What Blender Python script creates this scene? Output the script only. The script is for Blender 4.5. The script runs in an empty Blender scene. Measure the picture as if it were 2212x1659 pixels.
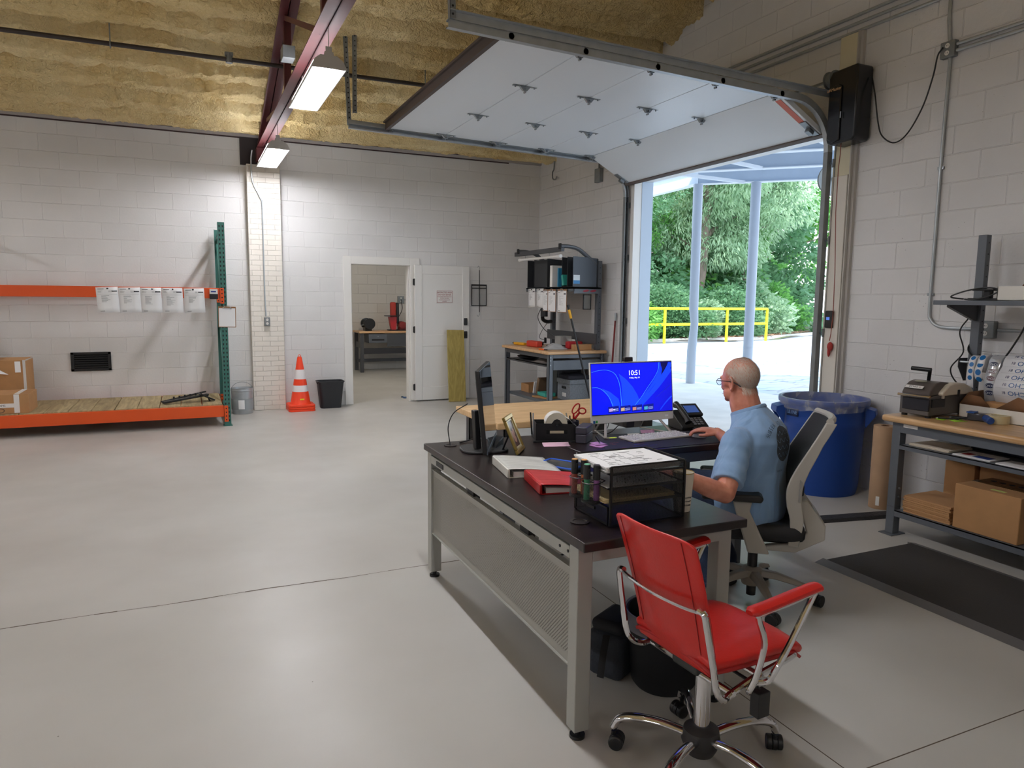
import bpy, bmesh, math, random
from math import pi, sin, cos, radians, sqrt, atan2
from mathutils import Vector, Matrix, noise
from mathutils.bvhtree import BVHTree
SC = bpy.context.scene
COL = SC.collection
W, H = 2212, 1659
# ---------------------------------------------------------------- camera
YAW, PITCH, ROLL, CAMZ, FPX = 0.427600892, 0.119696131, 0.0108313254, 1.5575, 1539.18
cam_d = bpy.data.cameras.new('camera'); cam = bpy.data.objects.new('camera', cam_d); COL.objects.link(cam)
cam_d.sensor_fit = 'HORIZONTAL'; cam_d.sensor_width = 36.0; cam_d.lens = 36.0 * FPX / W
cam_d.clip_start = .05; cam_d.clip_end = 300
fw = Vector((sin(YAW) * cos(PITCH), cos(YAW) * cos(PITCH), -sin(PITCH)))
r0 = Vector((cos(YAW), -sin(YAW), 0)); u0 = r0.cross(fw)
rt = cos(ROLL) * r0 + sin(ROLL) * u0; up = -sin(ROLL) * r0 + cos(ROLL) * u0
cam.matrix_world = Matrix(((rt.x, up.x, -fw.x, 0), (rt.y, up.y, -fw.y, 0), (rt.z, up.z, -fw.z, CAMZ), (0, 0, 0, 1)))
SC.camera = cam
# ---------------------------------------------------------------- view, sky, sun
SC.view_settings.view_transform = 'Standard'; SC.view_settings.look = 'None'
SC.view_settings.exposure = 0.25; SC.view_settings.gamma = 1.0; SC.view_settings.use_curve_mapping = False
SC.cycles.max_bounces = 7; SC.cycles.diffuse_bounces = 5; SC.cycles.glossy_bounces = 3
SC.cycles.transparent_max_bounces = 12; SC.cycles.transmission_bounces = 4
SC.cycles.sample_clamp_indirect = 4.0; SC.cycles.caustics_reflective = False; SC.cycles.caustics_refractive = False
SC.cycles.use_denoising = True
world = bpy.data.worlds.new('world'); SC.world = world; world.use_nodes = True
wn = world.node_tree.nodes; wl = world.node_tree.links
bg = wn['Background']; tc = wn.new('ShaderNodeTexCoord'); sep = wn.new('ShaderNodeSeparateXYZ'); rmp = wn.new('ShaderNodeValToRGB')
rmp.color_ramp.elements[0].position = 0.0; rmp.color_ramp.elements[0].color = (.88, .95, 1, 1)
rmp.color_ramp.elements[1].position = 0.7; rmp.color_ramp.elements[1].color = (.55, .76, 1, 1)
wl.new(tc.outputs['Generated'], sep.inputs[0]); wl.new(sep.outputs['Z'], rmp.inputs[0]); wl.new(rmp.outputs[0], bg.inputs['Color'])
bg.inputs['Strength'].default_value = 2.5
sd = bpy.data.lights.new('sun', 'SUN'); sd.energy = 3.3; sd.angle = radians(3); sd.color = (1, .96, .9)
sun = bpy.data.objects.new('sun', sd); COL.objects.link(sun)
sun.rotation_euler = Vector((-.62, -.25, .85)).to_track_quat('Z', 'Y').to_euler()

# ---------------------------------------------------------------- materials
def lin(c):
    return tuple(((x / 255) / 12.92 if x / 255 <= .04045 else ((x / 255 + .055) / 1.055) ** 2.4) for x in c)
MATS = {}
def pm(name, col, rough=.5, metal=0., var=0., vscale=4., bump=0., bscale=60., spec=.5, alpha=1., emit=0., coat=0., trans=0., stretch=None, sheen=0.):
    if name in MATS: return MATS[name]
    m = bpy.data.materials.new(name); m.use_nodes = True; MATS[name] = m
    nt = m.node_tree; N = nt.nodes; L = nt.links; b = N['Principled BSDF']
    c = lin(col) + (1,)
    b.inputs['Base Color'].default_value = c; b.inputs['Roughness'].default_value = rough; b.inputs['Metallic'].default_value = metal
    b.inputs['Specular IOR Level'].default_value = spec; b.inputs['Alpha'].default_value = alpha
    b.inputs['Coat Weight'].default_value = coat; b.inputs['Transmission Weight'].default_value = trans
    b.inputs['Sheen Weight'].default_value = sheen
    if emit: b.inputs['Emission Color'].default_value = c; b.inputs['Emission Strength'].default_value = emit
    if var or bump:
        t = N.new('ShaderNodeTexCoord'); src = t.outputs['Object']
        if stretch:
            mp = N.new('ShaderNodeMapping'); mp.inputs['Scale'].default_value = stretch; L.new(src, mp.inputs[0]); src = mp.outputs[0]
    if var:
        n = N.new('ShaderNodeTexNoise'); n.inputs['Scale'].default_value = vscale; n.inputs['Detail'].default_value = 5
        L.new(src, n.inputs['Vector'])
        r = N.new('ShaderNodeValToRGB'); r.color_ramp.elements[0].position = .3; r.color_ramp.elements[1].position = .7
        r.color_ramp.elements[0].color = tuple(x * (1 - var) for x in c[:3]) + (1,)
        r.color_ramp.elements[1].color = tuple(min(1, x * (1 + var)) for x in c[:3]) + (1,)
        L.new(n.outputs['Fac'], r.inputs[0]); L.new(r.outputs[0], b.inputs['Base Color'])
    if bump:
        n = N.new('ShaderNodeTexNoise'); n.inputs['Scale'].default_value = bscale; n.inputs['Detail'].default_value = 3
        L.new(src, n.inputs['Vector'])
        bp = N.new('ShaderNodeBump'); bp.inputs['Strength'].default_value = bump; bp.inputs['Distance'].default_value = .01
        L.new(n.outputs['Fac'], bp.inputs['Height']); L.new(bp.outputs[0], b.inputs['Normal'])
    return m
def block_mat(name, col, axis, off, bw, rh, mort, speck=0., dz=0., bumpd=.006, mcol=1.06):
    """painted masonry; axis: which object axis runs along the wall"""
    m = bpy.data.materials.new(name); m.use_nodes = True; MATS[name] = m
    nt = m.node_tree; N = nt.nodes; L = nt.links; b = N['Principled BSDF']; b.inputs['Roughness'].default_value = .55
    t = N.new('ShaderNodeTexCoord'); s = N.new('ShaderNodeSeparateXYZ'); cb = N.new('ShaderNodeCombineXYZ')
    L.new(t.outputs['Object'], s.inputs[0])
    a1 = N.new('ShaderNodeMath'); a1.operation = 'ADD'; a1.inputs[1].default_value = off; L.new(s.outputs[axis], a1.inputs[0]); L.new(a1.outputs[0], cb.inputs[0])
    a2 = N.new('ShaderNodeMath'); a2.operation = 'ADD'; a2.inputs[1].default_value = dz; L.new(s.outputs['Z'], a2.inputs[0]); L.new(a2.outputs[0], cb.inputs[1])
    # slight waviness of the joints
    nz = N.new('ShaderNodeTexNoise'); nz.inputs['Scale'].default_value = 3; L.new(t.outputs['Object'], nz.inputs['Vector'])
    vm = N.new('ShaderNodeVectorMath'); vm.operation = 'MULTIPLY_ADD'; vm.inputs[1].default_value = (.01, .01, 0); L.new(nz.outputs['Color'], vm.inputs[0]); L.new(cb.outputs[0], vm.inputs[2])
    br = N.new('ShaderNodeTexBrick'); br.inputs['Scale'].default_value = 1; br.inputs['Brick Width'].default_value = bw; br.inputs['Row Height'].default_value = rh
    br.inputs['Mortar Size'].default_value = mort; br.inputs['Mortar Smooth'].default_value = .6
    L.new(vm.outputs[0], br.inputs['Vector'])
    c = lin(col); br.inputs['Color1'].default_value = tuple(x * .97 for x in c) + (1,); br.inputs['Color2'].default_value = tuple(x * 1.02 for x in c) + (1,)
    br.inputs['Mortar'].default_value = tuple(min(1, x * mcol) for x in c) + (1,)
    n = N.new('ShaderNodeTexNoise'); n.inputs['Scale'].default_value = 1.3; n.inputs['Detail'].default_value = 6; L.new(t.outputs['Object'], n.inputs['Vector'])
    mr = N.new('ShaderNodeMapRange'); mr.inputs[1].default_value = .3; mr.inputs[2].default_value = .7; mr.inputs[3].default_value = .93; mr.inputs[4].default_value = 1.04
    L.new(n.outputs['Fac'], mr.inputs[0])
    mx = N.new('ShaderNodeVectorMath'); mx.operation = 'SCALE'; L.new(br.outputs['Color'], mx.inputs[0]); L.new(mr.outputs[0], mx.inputs['Scale'])
    last = mx.outputs[0]
    if speck:
        v = N.new('ShaderNodeTexVoronoi'); v.inputs['Scale'].default_value = 26; L.new(t.outputs['Object'], v.inputs['Vector'])
        n3 = N.new('ShaderNodeTexNoise'); n3.inputs['Scale'].default_value = 5; L.new(t.outputs['Object'], n3.inputs['Vector'])
        lt = N.new('ShaderNodeMath'); lt.operation = 'LESS_THAN'; L.new(v.outputs['Distance'], lt.inputs[0])
        m2 = N.new('ShaderNodeMapRange'); m2.inputs[1].default_value = .45; m2.inputs[2].default_value = .75; m2.inputs[3].default_value = 0; m2.inputs[4].default_value = .13 * speck
        L.new(n3.outputs['Fac'], m2.inputs[0]); L.new(m2.outputs[0], lt.inputs[1])
        mc = N.new('ShaderNodeMixRGB'); mc.inputs[2].default_value = (.2, .18, .17, 1); sc = N.new('ShaderNodeMath'); sc.operation = 'MULTIPLY'; sc.inputs[1].default_value = .6
        L.new(lt.outputs[0], sc.inputs[0]); L.new(sc.outputs[0], mc.inputs[0]); L.new(last, mc.inputs[1]); last = mc.outputs[0]
    L.new(last, b.inputs['Base Color'])
    n2 = N.new('ShaderNodeTexNoise'); n2.inputs['Scale'].default_value = 45; n2.inputs['Detail'].default_value = 4; L.new(t.outputs['Object'], n2.inputs['Vector'])
    b1 = N.new('ShaderNodeBump'); b1.inputs['Strength'].default_value = .25; b1.inputs['Distance'].default_value = .006; L.new(n2.outputs['Fac'], b1.inputs['Height'])
    b2 = N.new('ShaderNodeBump'); b2.invert = True; b2.inputs['Strength'].default_value = 1; b2.inputs['Distance'].default_value = bumpd
    L.new(br.outputs['Fac'], b2.inputs['Height']); L.new(b1.outputs[0], b2.inputs['Normal']); L.new(b2.outputs[0], b.inputs['Normal'])
    return m
def wood_mat(name, c1, c2, scale=(1, 12, 12), ns=3., rough=.4, dist=2., coat=0.):
    m = bpy.data.materials.new(name); m.use_nodes = True; MATS[name] = m
    nt = m.node_tree; N = nt.nodes; L = nt.links; b = N['Principled BSDF']; b.inputs['Roughness'].default_value = rough; b.inputs['Coat Weight'].default_value = coat
    t = N.new('ShaderNodeTexCoord'); mp = N.new('ShaderNodeMapping'); mp.inputs['Scale'].default_value = scale; L.new(t.outputs['Object'], mp.inputs[0])
    n = N.new('ShaderNodeTexNoise'); n.inputs['Scale'].default_value = ns; n.inputs['Detail'].default_value = 8; n.inputs['Distortion'].default_value = dist; L.new(mp.outputs[0], n.inputs['Vector'])
    r = N.new('ShaderNodeValToRGB'); r.color_ramp.elements[0].position = .3; r.color_ramp.elements[1].position = .72
    r.color_ramp.elements[0].color = lin(c1) + (1,); r.color_ramp.elements[1].color = lin(c2) + (1,)
    L.new(n.outputs['Fac'], r.inputs[0]); L.new(r.outputs[0], b.inputs['Base Color'])
    return m

# ---------------------------------------------------------------- mesh helper
def frame(o, x, z=None):
    """matrix with origin o, local X along x and local Z near z"""
    x = Vector(x).normalized(); z = Vector(z or (0, 0, 1)); y = z.cross(x).normalized(); z = x.cross(y)
    return Matrix(((x.x, y.x, z.x, o[0]), (x.y, y.y, z.y, o[1]), (x.z, y.z, z.z, o[2]), (0, 0, 0, 1)))
def TR(x=0, y=0, z=0, rz=0, rx=0, ry=0):
    return Matrix.Translation((x, y, z)) @ Matrix.Rotation(rz, 4, 'Z') @ Matrix.Rotation(ry, 4, 'Y') @ Matrix.Rotation(rx, 4, 'X')
def spline(pts, k=6, closed=False):
    pts = [Vector(p) for p in pts]; n = len(pts); out = []
    for i in range(n if closed else n - 1):
        p0 = pts[(i - 1) % n] if closed or i > 0 else pts[0] * 2 - pts[1]
        p1 = pts[i]; p2 = pts[(i + 1) % n]
        p3 = pts[(i + 2) % n] if closed or i + 2 < n else pts[-1] * 2 - pts[-2]
        for j in range(k):
            t = j / k
            out.append(.5 * ((2 * p1) + (p2 - p0) * t + (2 * p0 - 5 * p1 + 4 * p2 - p3) * t * t + (3 * p1 - p0 - 3 * p2 + p3) * t ** 3))
    if not closed: out.append(pts[-1])
    return out
class MB:
    def __init__(s, M=None): s.v = []; s.f = []; s.mi = []; s.cur = 0; s.M = M
    def mat(s, i): s.cur = i; return s
    def add(s, vs, fs, M=None):
        b = len(s.v)
        if M is not None: vs = [M @ Vector(p) for p in vs]
        if s.M is not None: vs = [s.M @ Vector(p) for p in vs]
        s.v += [tuple(p) for p in vs]; s.f += [tuple(i + b for i in f) for f in fs]; s.mi += [s.cur] * len(fs); return s
    def box(s, x0, x1, y0, y1, z0, z1, M=None):
        return s.add([(x0, y0, z0), (x1, y0, z0), (x1, y1, z0), (x0, y1, z0), (x0, y0, z1), (x1, y0, z1), (x1, y1, z1), (x0, y1, z1)],
                     [(0, 3, 2, 1), (4, 5, 6, 7), (0, 1, 5, 4), (1, 2, 6, 5), (2, 3, 7, 6), (3, 0, 4, 7)], M)
    def cb(s, c, d, M=None):
        return s.box(c[0] - d[0] / 2, c[0] + d[0] / 2, c[1] - d[1] / 2, c[1] + d[1] / 2, c[2] - d[2] / 2, c[2] + d[2] / 2, M)
    def bar(s, p0, p1, w, t, upv=None):
        """rectangular bar from p0 to p1, w wide (local y), t thick (local z)"""
        p0 = Vector(p0); p1 = Vector(p1); d = p1 - p0; u = upv or ((0, 0, 1) if abs(d.normalized().z) < .95 else (1, 0, 0))
        return s.box(0, d.length, -w / 2, w / 2, -t / 2, t / 2, frame(p0, d, u))
    def cyl(s, p0, p1, ra, rb=None, n=14, caps=True):
        p0 = Vector(p0); p1 = Vector(p1); rb = ra if rb is None else rb; d = p1 - p0
        F = frame(p0, d, (0, 0, 1) if abs(d.normalized().z) < .95 else (1, 0, 0)); L_ = d.length
        vs = [F @ Vector((0, ra * cos(2 * pi * i / n), ra * sin(2 * pi * i / n))) for i in range(n)] + [F @ Vector((L_, rb * cos(2 * pi * i / n), rb * sin(2 * pi * i / n))) for i in range(n)]
        fs = [(i, (i + 1) % n, n + (i + 1) % n, n + i) for i in range(n)]
        if caps: fs += [tuple(range(n - 1, -1, -1)), tuple(range(n, 2 * n))]
        return s.add(vs, fs)
    def tube(s, pts, r, n=8, closed=False, caps=True, M=None, flat=None):
        pts = [Vector(p) for p in pts]; m = len(pts); vs = []; fs = []
        rr = r if isinstance(r, (list, tuple)) else [r] * m
        prev = None
        for i, p in enumerate(pts):
            t = (pts[(i + 1) % m] - pts[i - 1]) if closed else (pts[min(i + 1, m - 1)] - pts[max(i - 1, 0)])
            t.normalize()
            if prev is None:
                a = Vector((0, 0, 1)) if abs(t.z) < .9 else Vector((1, 0, 0)); prev = a
            nrm = (prev - t * prev.dot(t)); nrm = nrm.normalized() if nrm.length > 1e-6 else t.orthogonal().normalized(); prev = nrm; bn = t.cross(nrm)
            fl = flat or (1, 1)
            for k in range(n): vs.append(p + nrm * rr[i] * fl[0] * cos(2 * pi * k / n) + bn * rr[i] * fl[1] * sin(2 * pi * k / n))
        for i in range(m if closed else m - 1):
            j = (i + 1) % m
            for k in range(n): fs.append((i * n + k, i * n + (k + 1) % n, j * n + (k + 1) % n, j * n + k))
        if caps and not closed: fs += [tuple(range(n - 1, -1, -1)), tuple((m - 1) * n + k for k in range(n))]
        return s.add(vs, fs, M)
    def lathe(s, prof, c=(0, 0, 0), n=24, M=None, sx=1, sy=1, cap=True):
        vs = []; fs = []
        for r, z in prof:
            for k in range(n): vs.append((c[0] + sx * r * cos(2 * pi * k / n), c[1] + sy * r * sin(2 * pi * k / n), c[2] + z))
        for i in range(len(prof) - 1):
            for k in range(n): fs.append((i * n + k, i * n + (k + 1) % n, (i + 1) * n + (k + 1) % n, (i + 1) * n + k))
        if cap: fs += [tuple(range(n - 1, -1, -1)), tuple((len(prof) - 1) * n + k for k in range(n))]
        return s.add(vs, fs, M)
    def prism(s, poly, z0, z1, M=None):
        n = len(poly)
        return s.add([(p[0], p[1], z0) for p in poly] + [(p[0], p[1], z1) for p in poly],
                     [tuple(range(n - 1, -1, -1)), tuple(range(n, 2 * n))] + [(i, (i + 1) % n, n + (i + 1) % n, n + i) for i in range(n)], M)
    def ell(s, c, r, M=None, nu=16, nv=10):
        vs = [(c[0] + r[0] * sin(pi * j / nv) * cos(2 * pi * i / nu), c[1] + r[1] * sin(pi * j / nv) * sin(2 * pi * i / nu), c[2] + r[2] * cos(pi * j / nv)) for j in range(1, nv) for i in range(nu)]
        a = len(vs); vs += [(c[0], c[1], c[2] + r[2]), (c[0], c[1], c[2] - r[2])]; fs = []
        for j in range(nv - 2):
            for i in range(nu): fs.append((j * nu + i, (j + 1) * nu + i, (j + 1) * nu + (i + 1) % nu, j * nu + (i + 1) % nu))
        for i in range(nu): fs.append((a, i, (i + 1) % nu)); fs.append((a + 1, (nv - 2) * nu + (i + 1) % nu, (nv - 2) * nu + i))
        return s.add(vs, fs, M)
    def grid(s, fn, nu, nv, M=None):
        vs = [fn(i / nu, j / nv) for j in range(nv + 1) for i in range(nu + 1)]
        return s.add(vs, [(j * (nu + 1) + i, j * (nu + 1) + i + 1, (j + 1) * (nu + 1) + i + 1, (j + 1) * (nu + 1) + i) for j in range(nv) for i in range(nu)], M)
    def build(s, name, mat, parent=None, bevel=0., ang=35, world=True, seg=2, solid=0., sub=0):
        me = bpy.data.meshes.new(name)
        vs = s.v
        if parent is not None and world and parent.name in ROOTM:
            inv = ROOTM[parent.name].inverted(); vs = [tuple(inv @ Vector(p)) for p in vs]
        me.from_pydata(vs, [], s.f)
        mats = mat if isinstance(mat, (list, tuple)) else [mat]
        for m in mats: me.materials.append(m)
        if len(mats) > 1: me.polygons.foreach_set('material_index', s.mi)
        me.update()
        bm = bmesh.new(); bm.from_mesh(me); bmesh.ops.recalc_face_normals(bm, faces=bm.faces)
        for e in bm.edges:
            if len(e.link_faces) == 2 and e.calc_face_angle(0) > radians(ang): e.smooth = False
        for f in bm.faces: f.smooth = True
        bm.to_mesh(me); bm.free()
        o = bpy.data.objects.new(name, me); COL.objects.link(o)
        if parent is not None:
            o.parent = parent
            if parent.name in ROOTM: ROOTM[o.name] = ROOTM[parent.name]
        if solid:
            md = o.modifiers.new('s', 'SOLIDIFY'); md.thickness = solid; md.offset = 0
        if bevel:
            md = o.modifiers.new('b', 'BEVEL'); md.width = bevel; md.segments = seg; md.limit_method = 'ANGLE'; md.angle_limit = radians(40)
        if sub:
            md = o.modifiers.new('u', 'SUBSURF'); md.levels = sub; md.render_levels = sub
        return o
ROOTM = {}
def thing(name, label, cat, loc=(0, 0, 0), rz=0, group=None, rot=None):
    o = bpy.data.objects.new(name, None); COL.objects.link(o); o.empty_display_size = .1
    M = TR(loc[0], loc[1], loc[2], rz) if rot is None else Matrix.Translation(loc) @ rot
    o.matrix_world = M; ROOTM[o.name] = M
    o['label'] = label; o['category'] = cat
    if group: o['group'] = group
    return o
def tag(o, label, cat, group=None):
    o['label'] = label; o['category'] = cat
    if group: o['group'] = group
    return o
def struct(o): o['kind'] = 'structure'; return o
def recenter(o, loc):
    """top-level single mesh: move the origin to loc"""
    loc = Vector(loc)
    o.data.transform(Matrix.Translation(-loc)); o.location = loc; return o
def dup(root, M, label=None, group=None):
    r = root.copy(); COL.objects.link(r); r.matrix_world = M
    if label: r['label'] = label
    if group: r['group'] = group
    for ch in list(root.children):
        c = ch.copy(); COL.objects.link(c); c.parent = r
        for g in list(ch.children):
            d = g.copy(); COL.objects.link(d); d.parent = c
    return r
def text(name, s, size, M, mat, parent=None, align='CENTER', depth=.0006, sx=1.):
    cu = bpy.data.curves.new(name, 'FONT'); cu.body = s; cu.size = size; cu.extrude = depth; cu.align_x = align; cu.align_y = 'CENTER'; cu.resolution_u = 3
    o = bpy.data.objects.new(name + '_tmp', cu); COL.objects.link(o)
    dg = bpy.context.evaluated_depsgraph_get(); me = bpy.data.meshes.new_from_object(o.evaluated_get(dg))
    bpy.data.objects.remove(o); bpy.data.curves.remove(cu)
    T = M @ Matrix.Diagonal((sx, 1, 1, 1))
    if parent is not None and parent.name in ROOTM: T = ROOTM[parent.name].inverted() @ T
    me.transform(T); me.name = name
    me.materials.clear(); me.materials.append(mat)
    ob = bpy.data.objects.new(name, me); COL.objects.link(ob)
    if parent is not None:
        ob.parent = parent
        if parent.name in ROOTM: ROOTM[ob.name] = ROOTM[parent.name]
    return ob
def bake(o):
    """apply modifiers"""
    dg = bpy.context.evaluated_depsgraph_get(); me = bpy.data.meshes.new_from_object(o.evaluated_get(dg))
    o.modifiers.clear(); o.data = me; return o
def face_xz(o, y=None):   # plane facing -Y (towards the camera side): local x -> +X, local y -> +Z
    return Matrix.Translation(o) @ Matrix.Rotation(pi / 2, 4, 'X')
def face_yz(o):           # plane facing -X: local x -> -Y, local y -> +Z
    return Matrix.Translation(o) @ Matrix.Rotation(-pi / 2, 4, 'Z') @ Matrix.Rotation(pi / 2, 4, 'X')
rnd = random.Random(7)

# shared materials
white = pm('white_paint', (232, 230, 226), .45, bump=.05)
offwhite = pm('off_white', (222, 216, 205), .5, bump=.08, bscale=30)
galv = pm('galvanised_steel', (176, 182, 186), .38, .5, var=.07, vscale=14)
galvd = pm('aged_steel', (132, 136, 138), .45, .4, var=.12, vscale=10)
chrome = pm('chrome', (225, 225, 228), .07, 1.)
zinc = pm('zinc_hardware', (150, 155, 158), .35, .9)
blackp = pm('black_plastic', (22, 22, 24), .42)
blackm = pm('black_matte', (26, 26, 28), .7)
rubber = pm('black_rubber', (30, 30, 31), .8)
greysteel = pm('grey_powdercoat', (92, 97, 104), .42, .1, var=.04)
greydark = pm('dark_grey_powdercoat', (70, 71, 74), .45, .1)
card = pm('cardboard', (176, 132, 88), .85, var=.06, vscale=9, bump=.1, bscale=40)
cardd = pm('cardboard_inside', (120, 84, 56), .9)
paper = pm('paper', (238, 238, 238), .7)
ink = pm('ink', (50, 50, 56), .8)
inkblue = pm('ink_blue', (35, 60, 130), .7)
redm = pm('red_plastic', (190, 20, 24), .35)
maroon = pm('maroon_primer', (92, 36, 40), .5, var=.12, vscale=6)
butcher = wood_mat('butcher_block', (196, 150, 104), (226, 186, 140), (1, 10, 10), 3., .32, .6)
# ================================================================ SETTING
XR, YB = 5.145, 10.312
RZ0, RS = 3.66, 0.30                      # roof: z = RZ0 + RS*(YB-y) up to the ridge
YR = 1.8
def roofz(y): return RZ0 + RS * (YB - y) if y > YR else RZ0 + RS * (YB - YR) - RS * (YR - y)
wallm = block_mat('painted_block_back', (223, 222, 221), 'X', -.3018, .4064, .2032, .0045, 0, bumpd=.0034)
wallr = block_mat('painted_block_side', (218, 217, 217), 'Y', .09, .4064, .2032, .0055, .9, bumpd=.0038)
floorm = bpy.data.materials.new('painted_concrete_floor'); floorm.use_nodes = True
def _floor():
    nt = floorm.node_tree; N = nt.nodes; L = nt.links; b = N['Principled BSDF']
    t = N.new('ShaderNodeTexCoord')
    n = N.new('ShaderNodeTexNoise'); n.inputs['Scale'].default_value = .9; n.inputs['Detail'].default_value = 4; n.inputs['Roughness'].default_value = .5; L.new(t.outputs['Object'], n.inputs['Vector'])
    r = N.new('ShaderNodeValToRGB'); r.color_ramp.elements[0].position = .3; r.color_ramp.elements[1].position = .75
    r.color_ramp.elements[0].color = lin((176, 173, 167)) + (1,); r.color_ramp.elements[1].color = lin((192, 190, 185)) + (1,)
    L.new(n.outputs['Fac'], r.inputs[0])
    # scattered dark chips
    v = N.new('ShaderNodeTexVoronoi'); v.inputs['Scale'].default_value = 3.3; L.new(t.outputs['Object'], v.inputs['Vector'])
    lt = N.new('ShaderNodeMath'); lt.operation = 'LESS_THAN'; L.new(v.outputs['Distance'], lt.inputs[0])
    lt.inputs[1].default_value = .011
    m2 = N.new('ShaderNodeMapRange'); m2.inputs[1].default_value = .55; m2.inputs[2].default_value = .8; lt.inputs[1].default_value = .011
    mc = N.new('ShaderNodeMixRGB'); mc.inputs[2].default_value = lin((110, 104, 96)) + (1,); L.new(lt.outputs[0], mc.inputs[0]); L.new(r.outputs[0], mc.inputs[1])
    L.new(mc.outputs[0], b.inputs['Base Color'])
    n4 = N.new('ShaderNodeTexNoise'); n4.inputs['Scale'].default_value = 2.5; n4.inputs['Detail'].default_value = 3; L.new(t.outputs['Object'], n4.inputs['Vector'])
    m4 = N.new('ShaderNodeMapRange'); m4.inputs[1].default_value = .3; m4.inputs[2].default_value = .7; m4.inputs[3].default_value = .31; m4.inputs[4].default_value = .44; L.new(n4.outputs['Fac'], m4.inputs[0]); L.new(m4.outputs[0], b.inputs['Roughness'])
    n5 = N.new('ShaderNodeTexNoise'); n5.inputs['Scale'].default_value = 5; n5.inputs['Detail'].default_value = 1; L.new(t.outputs['Object'], n5.inputs['Vector'])
    bp = N.new('ShaderNodeBump'); bp.inputs['Strength'].default_value = .12; bp.inputs['Distance'].default_value = .01; L.new(n5.outputs['Fac'], bp.inputs['Height']); L.new(bp.outputs[0], b.inputs['Normal'])
_floor()
XL, YF = -7.5, -5.5
struct(MB().box(XL - .2, XR + .3, YF - .2, 15.6, -.15, 0).build('floor', floorm))
b = MB().box(XL - .2, 2.15, YB, YB + .2, 0, RZ0).box(3.03, XR, YB, YB + .2, 0, RZ0).box(2.15, 3.03, YB, YB + .2, 2.03, RZ0)
struct(b.build('wall_back', wallm))
# side wall with the overhead door opening, gable above
OY0, OY1, OZ = 4.62, 7.62, 3.02
def gable(x0, x1, mat, name, holes=True):
    m = MB()
    P = lambda pts: m.prism(pts, x0, x1, Matrix(((0, 0, 1, 0), (1, 0, 0, 0), (0, 1, 0, 0), (0, 0, 0, 1))))
    top = [(YB + .2, roofz(YB) + .2), (YR, roofz(YR) + .24), (YF, roofz(YF) + .24)]
    if holes:
        P([(YF, 0), (OY0, 0), (OY0, OZ), (YF, OZ)]); P([(OY1, 0), (YB + .2, 0), (YB + .2, OZ), (OY1, OZ)])
        P([(YF, OZ), (YB + .2, OZ)] + top)
    else: P([(YF, 0), (YB + .2, 0)] + top)
    return struct(m.build(name, mat))
gable(XR, XR + .22, wallr, 'wall_right')
gable(XL - .2, XL, wallr, 'wall_left', False)
struct(MB().box(XL - .2, XR + .22, YF - .2, YF, 0, roofz(YF) + .24).build('wall_front', wallm))
# roof: sprayed foam under the deck
foam = bpy.data.materials.new('spray_foam'); foam.use_nodes = True
def _foam():
    nt = foam.node_tree; N = nt.nodes; L = nt.links; b = N['Principled BSDF']; b.inputs['Roughness'].default_value = .75
    t = N.new('ShaderNodeTexCoord'); n = N.new('ShaderNodeTexNoise'); n.inputs['Scale'].default_value = 1.1; n.inputs['Detail'].default_value = 7; L.new(t.outputs['Object'], n.inputs['Vector'])
    r = N.new('ShaderNodeValToRGB'); r.color_ramp.elements[0].position = .28; r.color_ramp.elements[1].position = .72
    r.color_ramp.elements[0].color = lin((226, 196, 132)) + (1,); r.color_ramp.elements[1].color = lin((250, 230, 178)) + (1,)
    L.new(n.outputs['Fac'], r.inputs[0]); L.new(r.outputs[0], b.inputs['Base Color'])
    n2 = N.new('ShaderNodeTexNoise'); n2.inputs['Scale'].default_value = 24; n2.inputs['Detail'].default_value = 3; n2.inputs['Distortion'].default_value = 1.2; L.new(t.outputs['Object'], n2.inputs['Vector'])
    bp = N.new('ShaderNodeBump'); bp.inputs['Strength'].default_value = 1.; bp.inputs['Distance'].default_value = .045; L.new(n2.outputs['Fac'], bp.inputs['Height']); L.new(bp.outputs[0], b.inputs['Normal'])
_foam()
def foam_pt(x, y):
    N_ = noise.noise
    wob = .10 * N_(Vector((x * .45, y * .6, 3))) + .035 * N_(Vector((x * 2.3, y * 1.5, 8)))
    ph = (y + wob) / .36; k = math.floor(ph); fr = ph - k                # ledges along the roof bands
    st = .6 + .5 * N_(Vector((x * .7, k * 3.1, 1)))
    kk = k; gate = min(1, max(.0, .72 + 1.2 * N_(Vector((x * .5, kk * 5.7, 4)))))
    q = min(1, max(0, (fr - .52) / .22)); q = q * q * (3 - 2 * q)
    led = 1 - .25 * fr - q * gate * .85; slot = 0; nod = 1 - .8 * q * gate
    big = N_(Vector((x * 1.0, y * 1.6, 0))); mid = N_(Vector((x * 5.0, y * 6.5, 7)))
    sm = N_(Vector((x * 11 + mid * 1.4, y * 14, 11))); fin = N_(Vector((x * 22 + sm * 1.5, y * 26, 5)))
    e = min(1, max(0, (YB - y) / .55)); e = e * e * (3 - 2 * e); g = .22 + .78 * e
    return min(roofz(y) + .2, roofz(y) + .035 * (1 - e) + .0 * e - g * (.21 * led + .02 * st + .035 * big + (.034 * mid + .030 * abs(sm) * 1.8 + .016 * fin) * nod))
m = MB(); NX, NY = 320, 620
x0, x1, y1 = -5.2, XR + .02, YB + .02
m.grid(lambda u, v: (x0 + (x1 - x0) * u, y1 - (y1 - 3.4) * v, foam_pt(x0 + (x1 - x0) * u, y1 - (y1 - 3.4) * v)), NX, NY)
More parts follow.
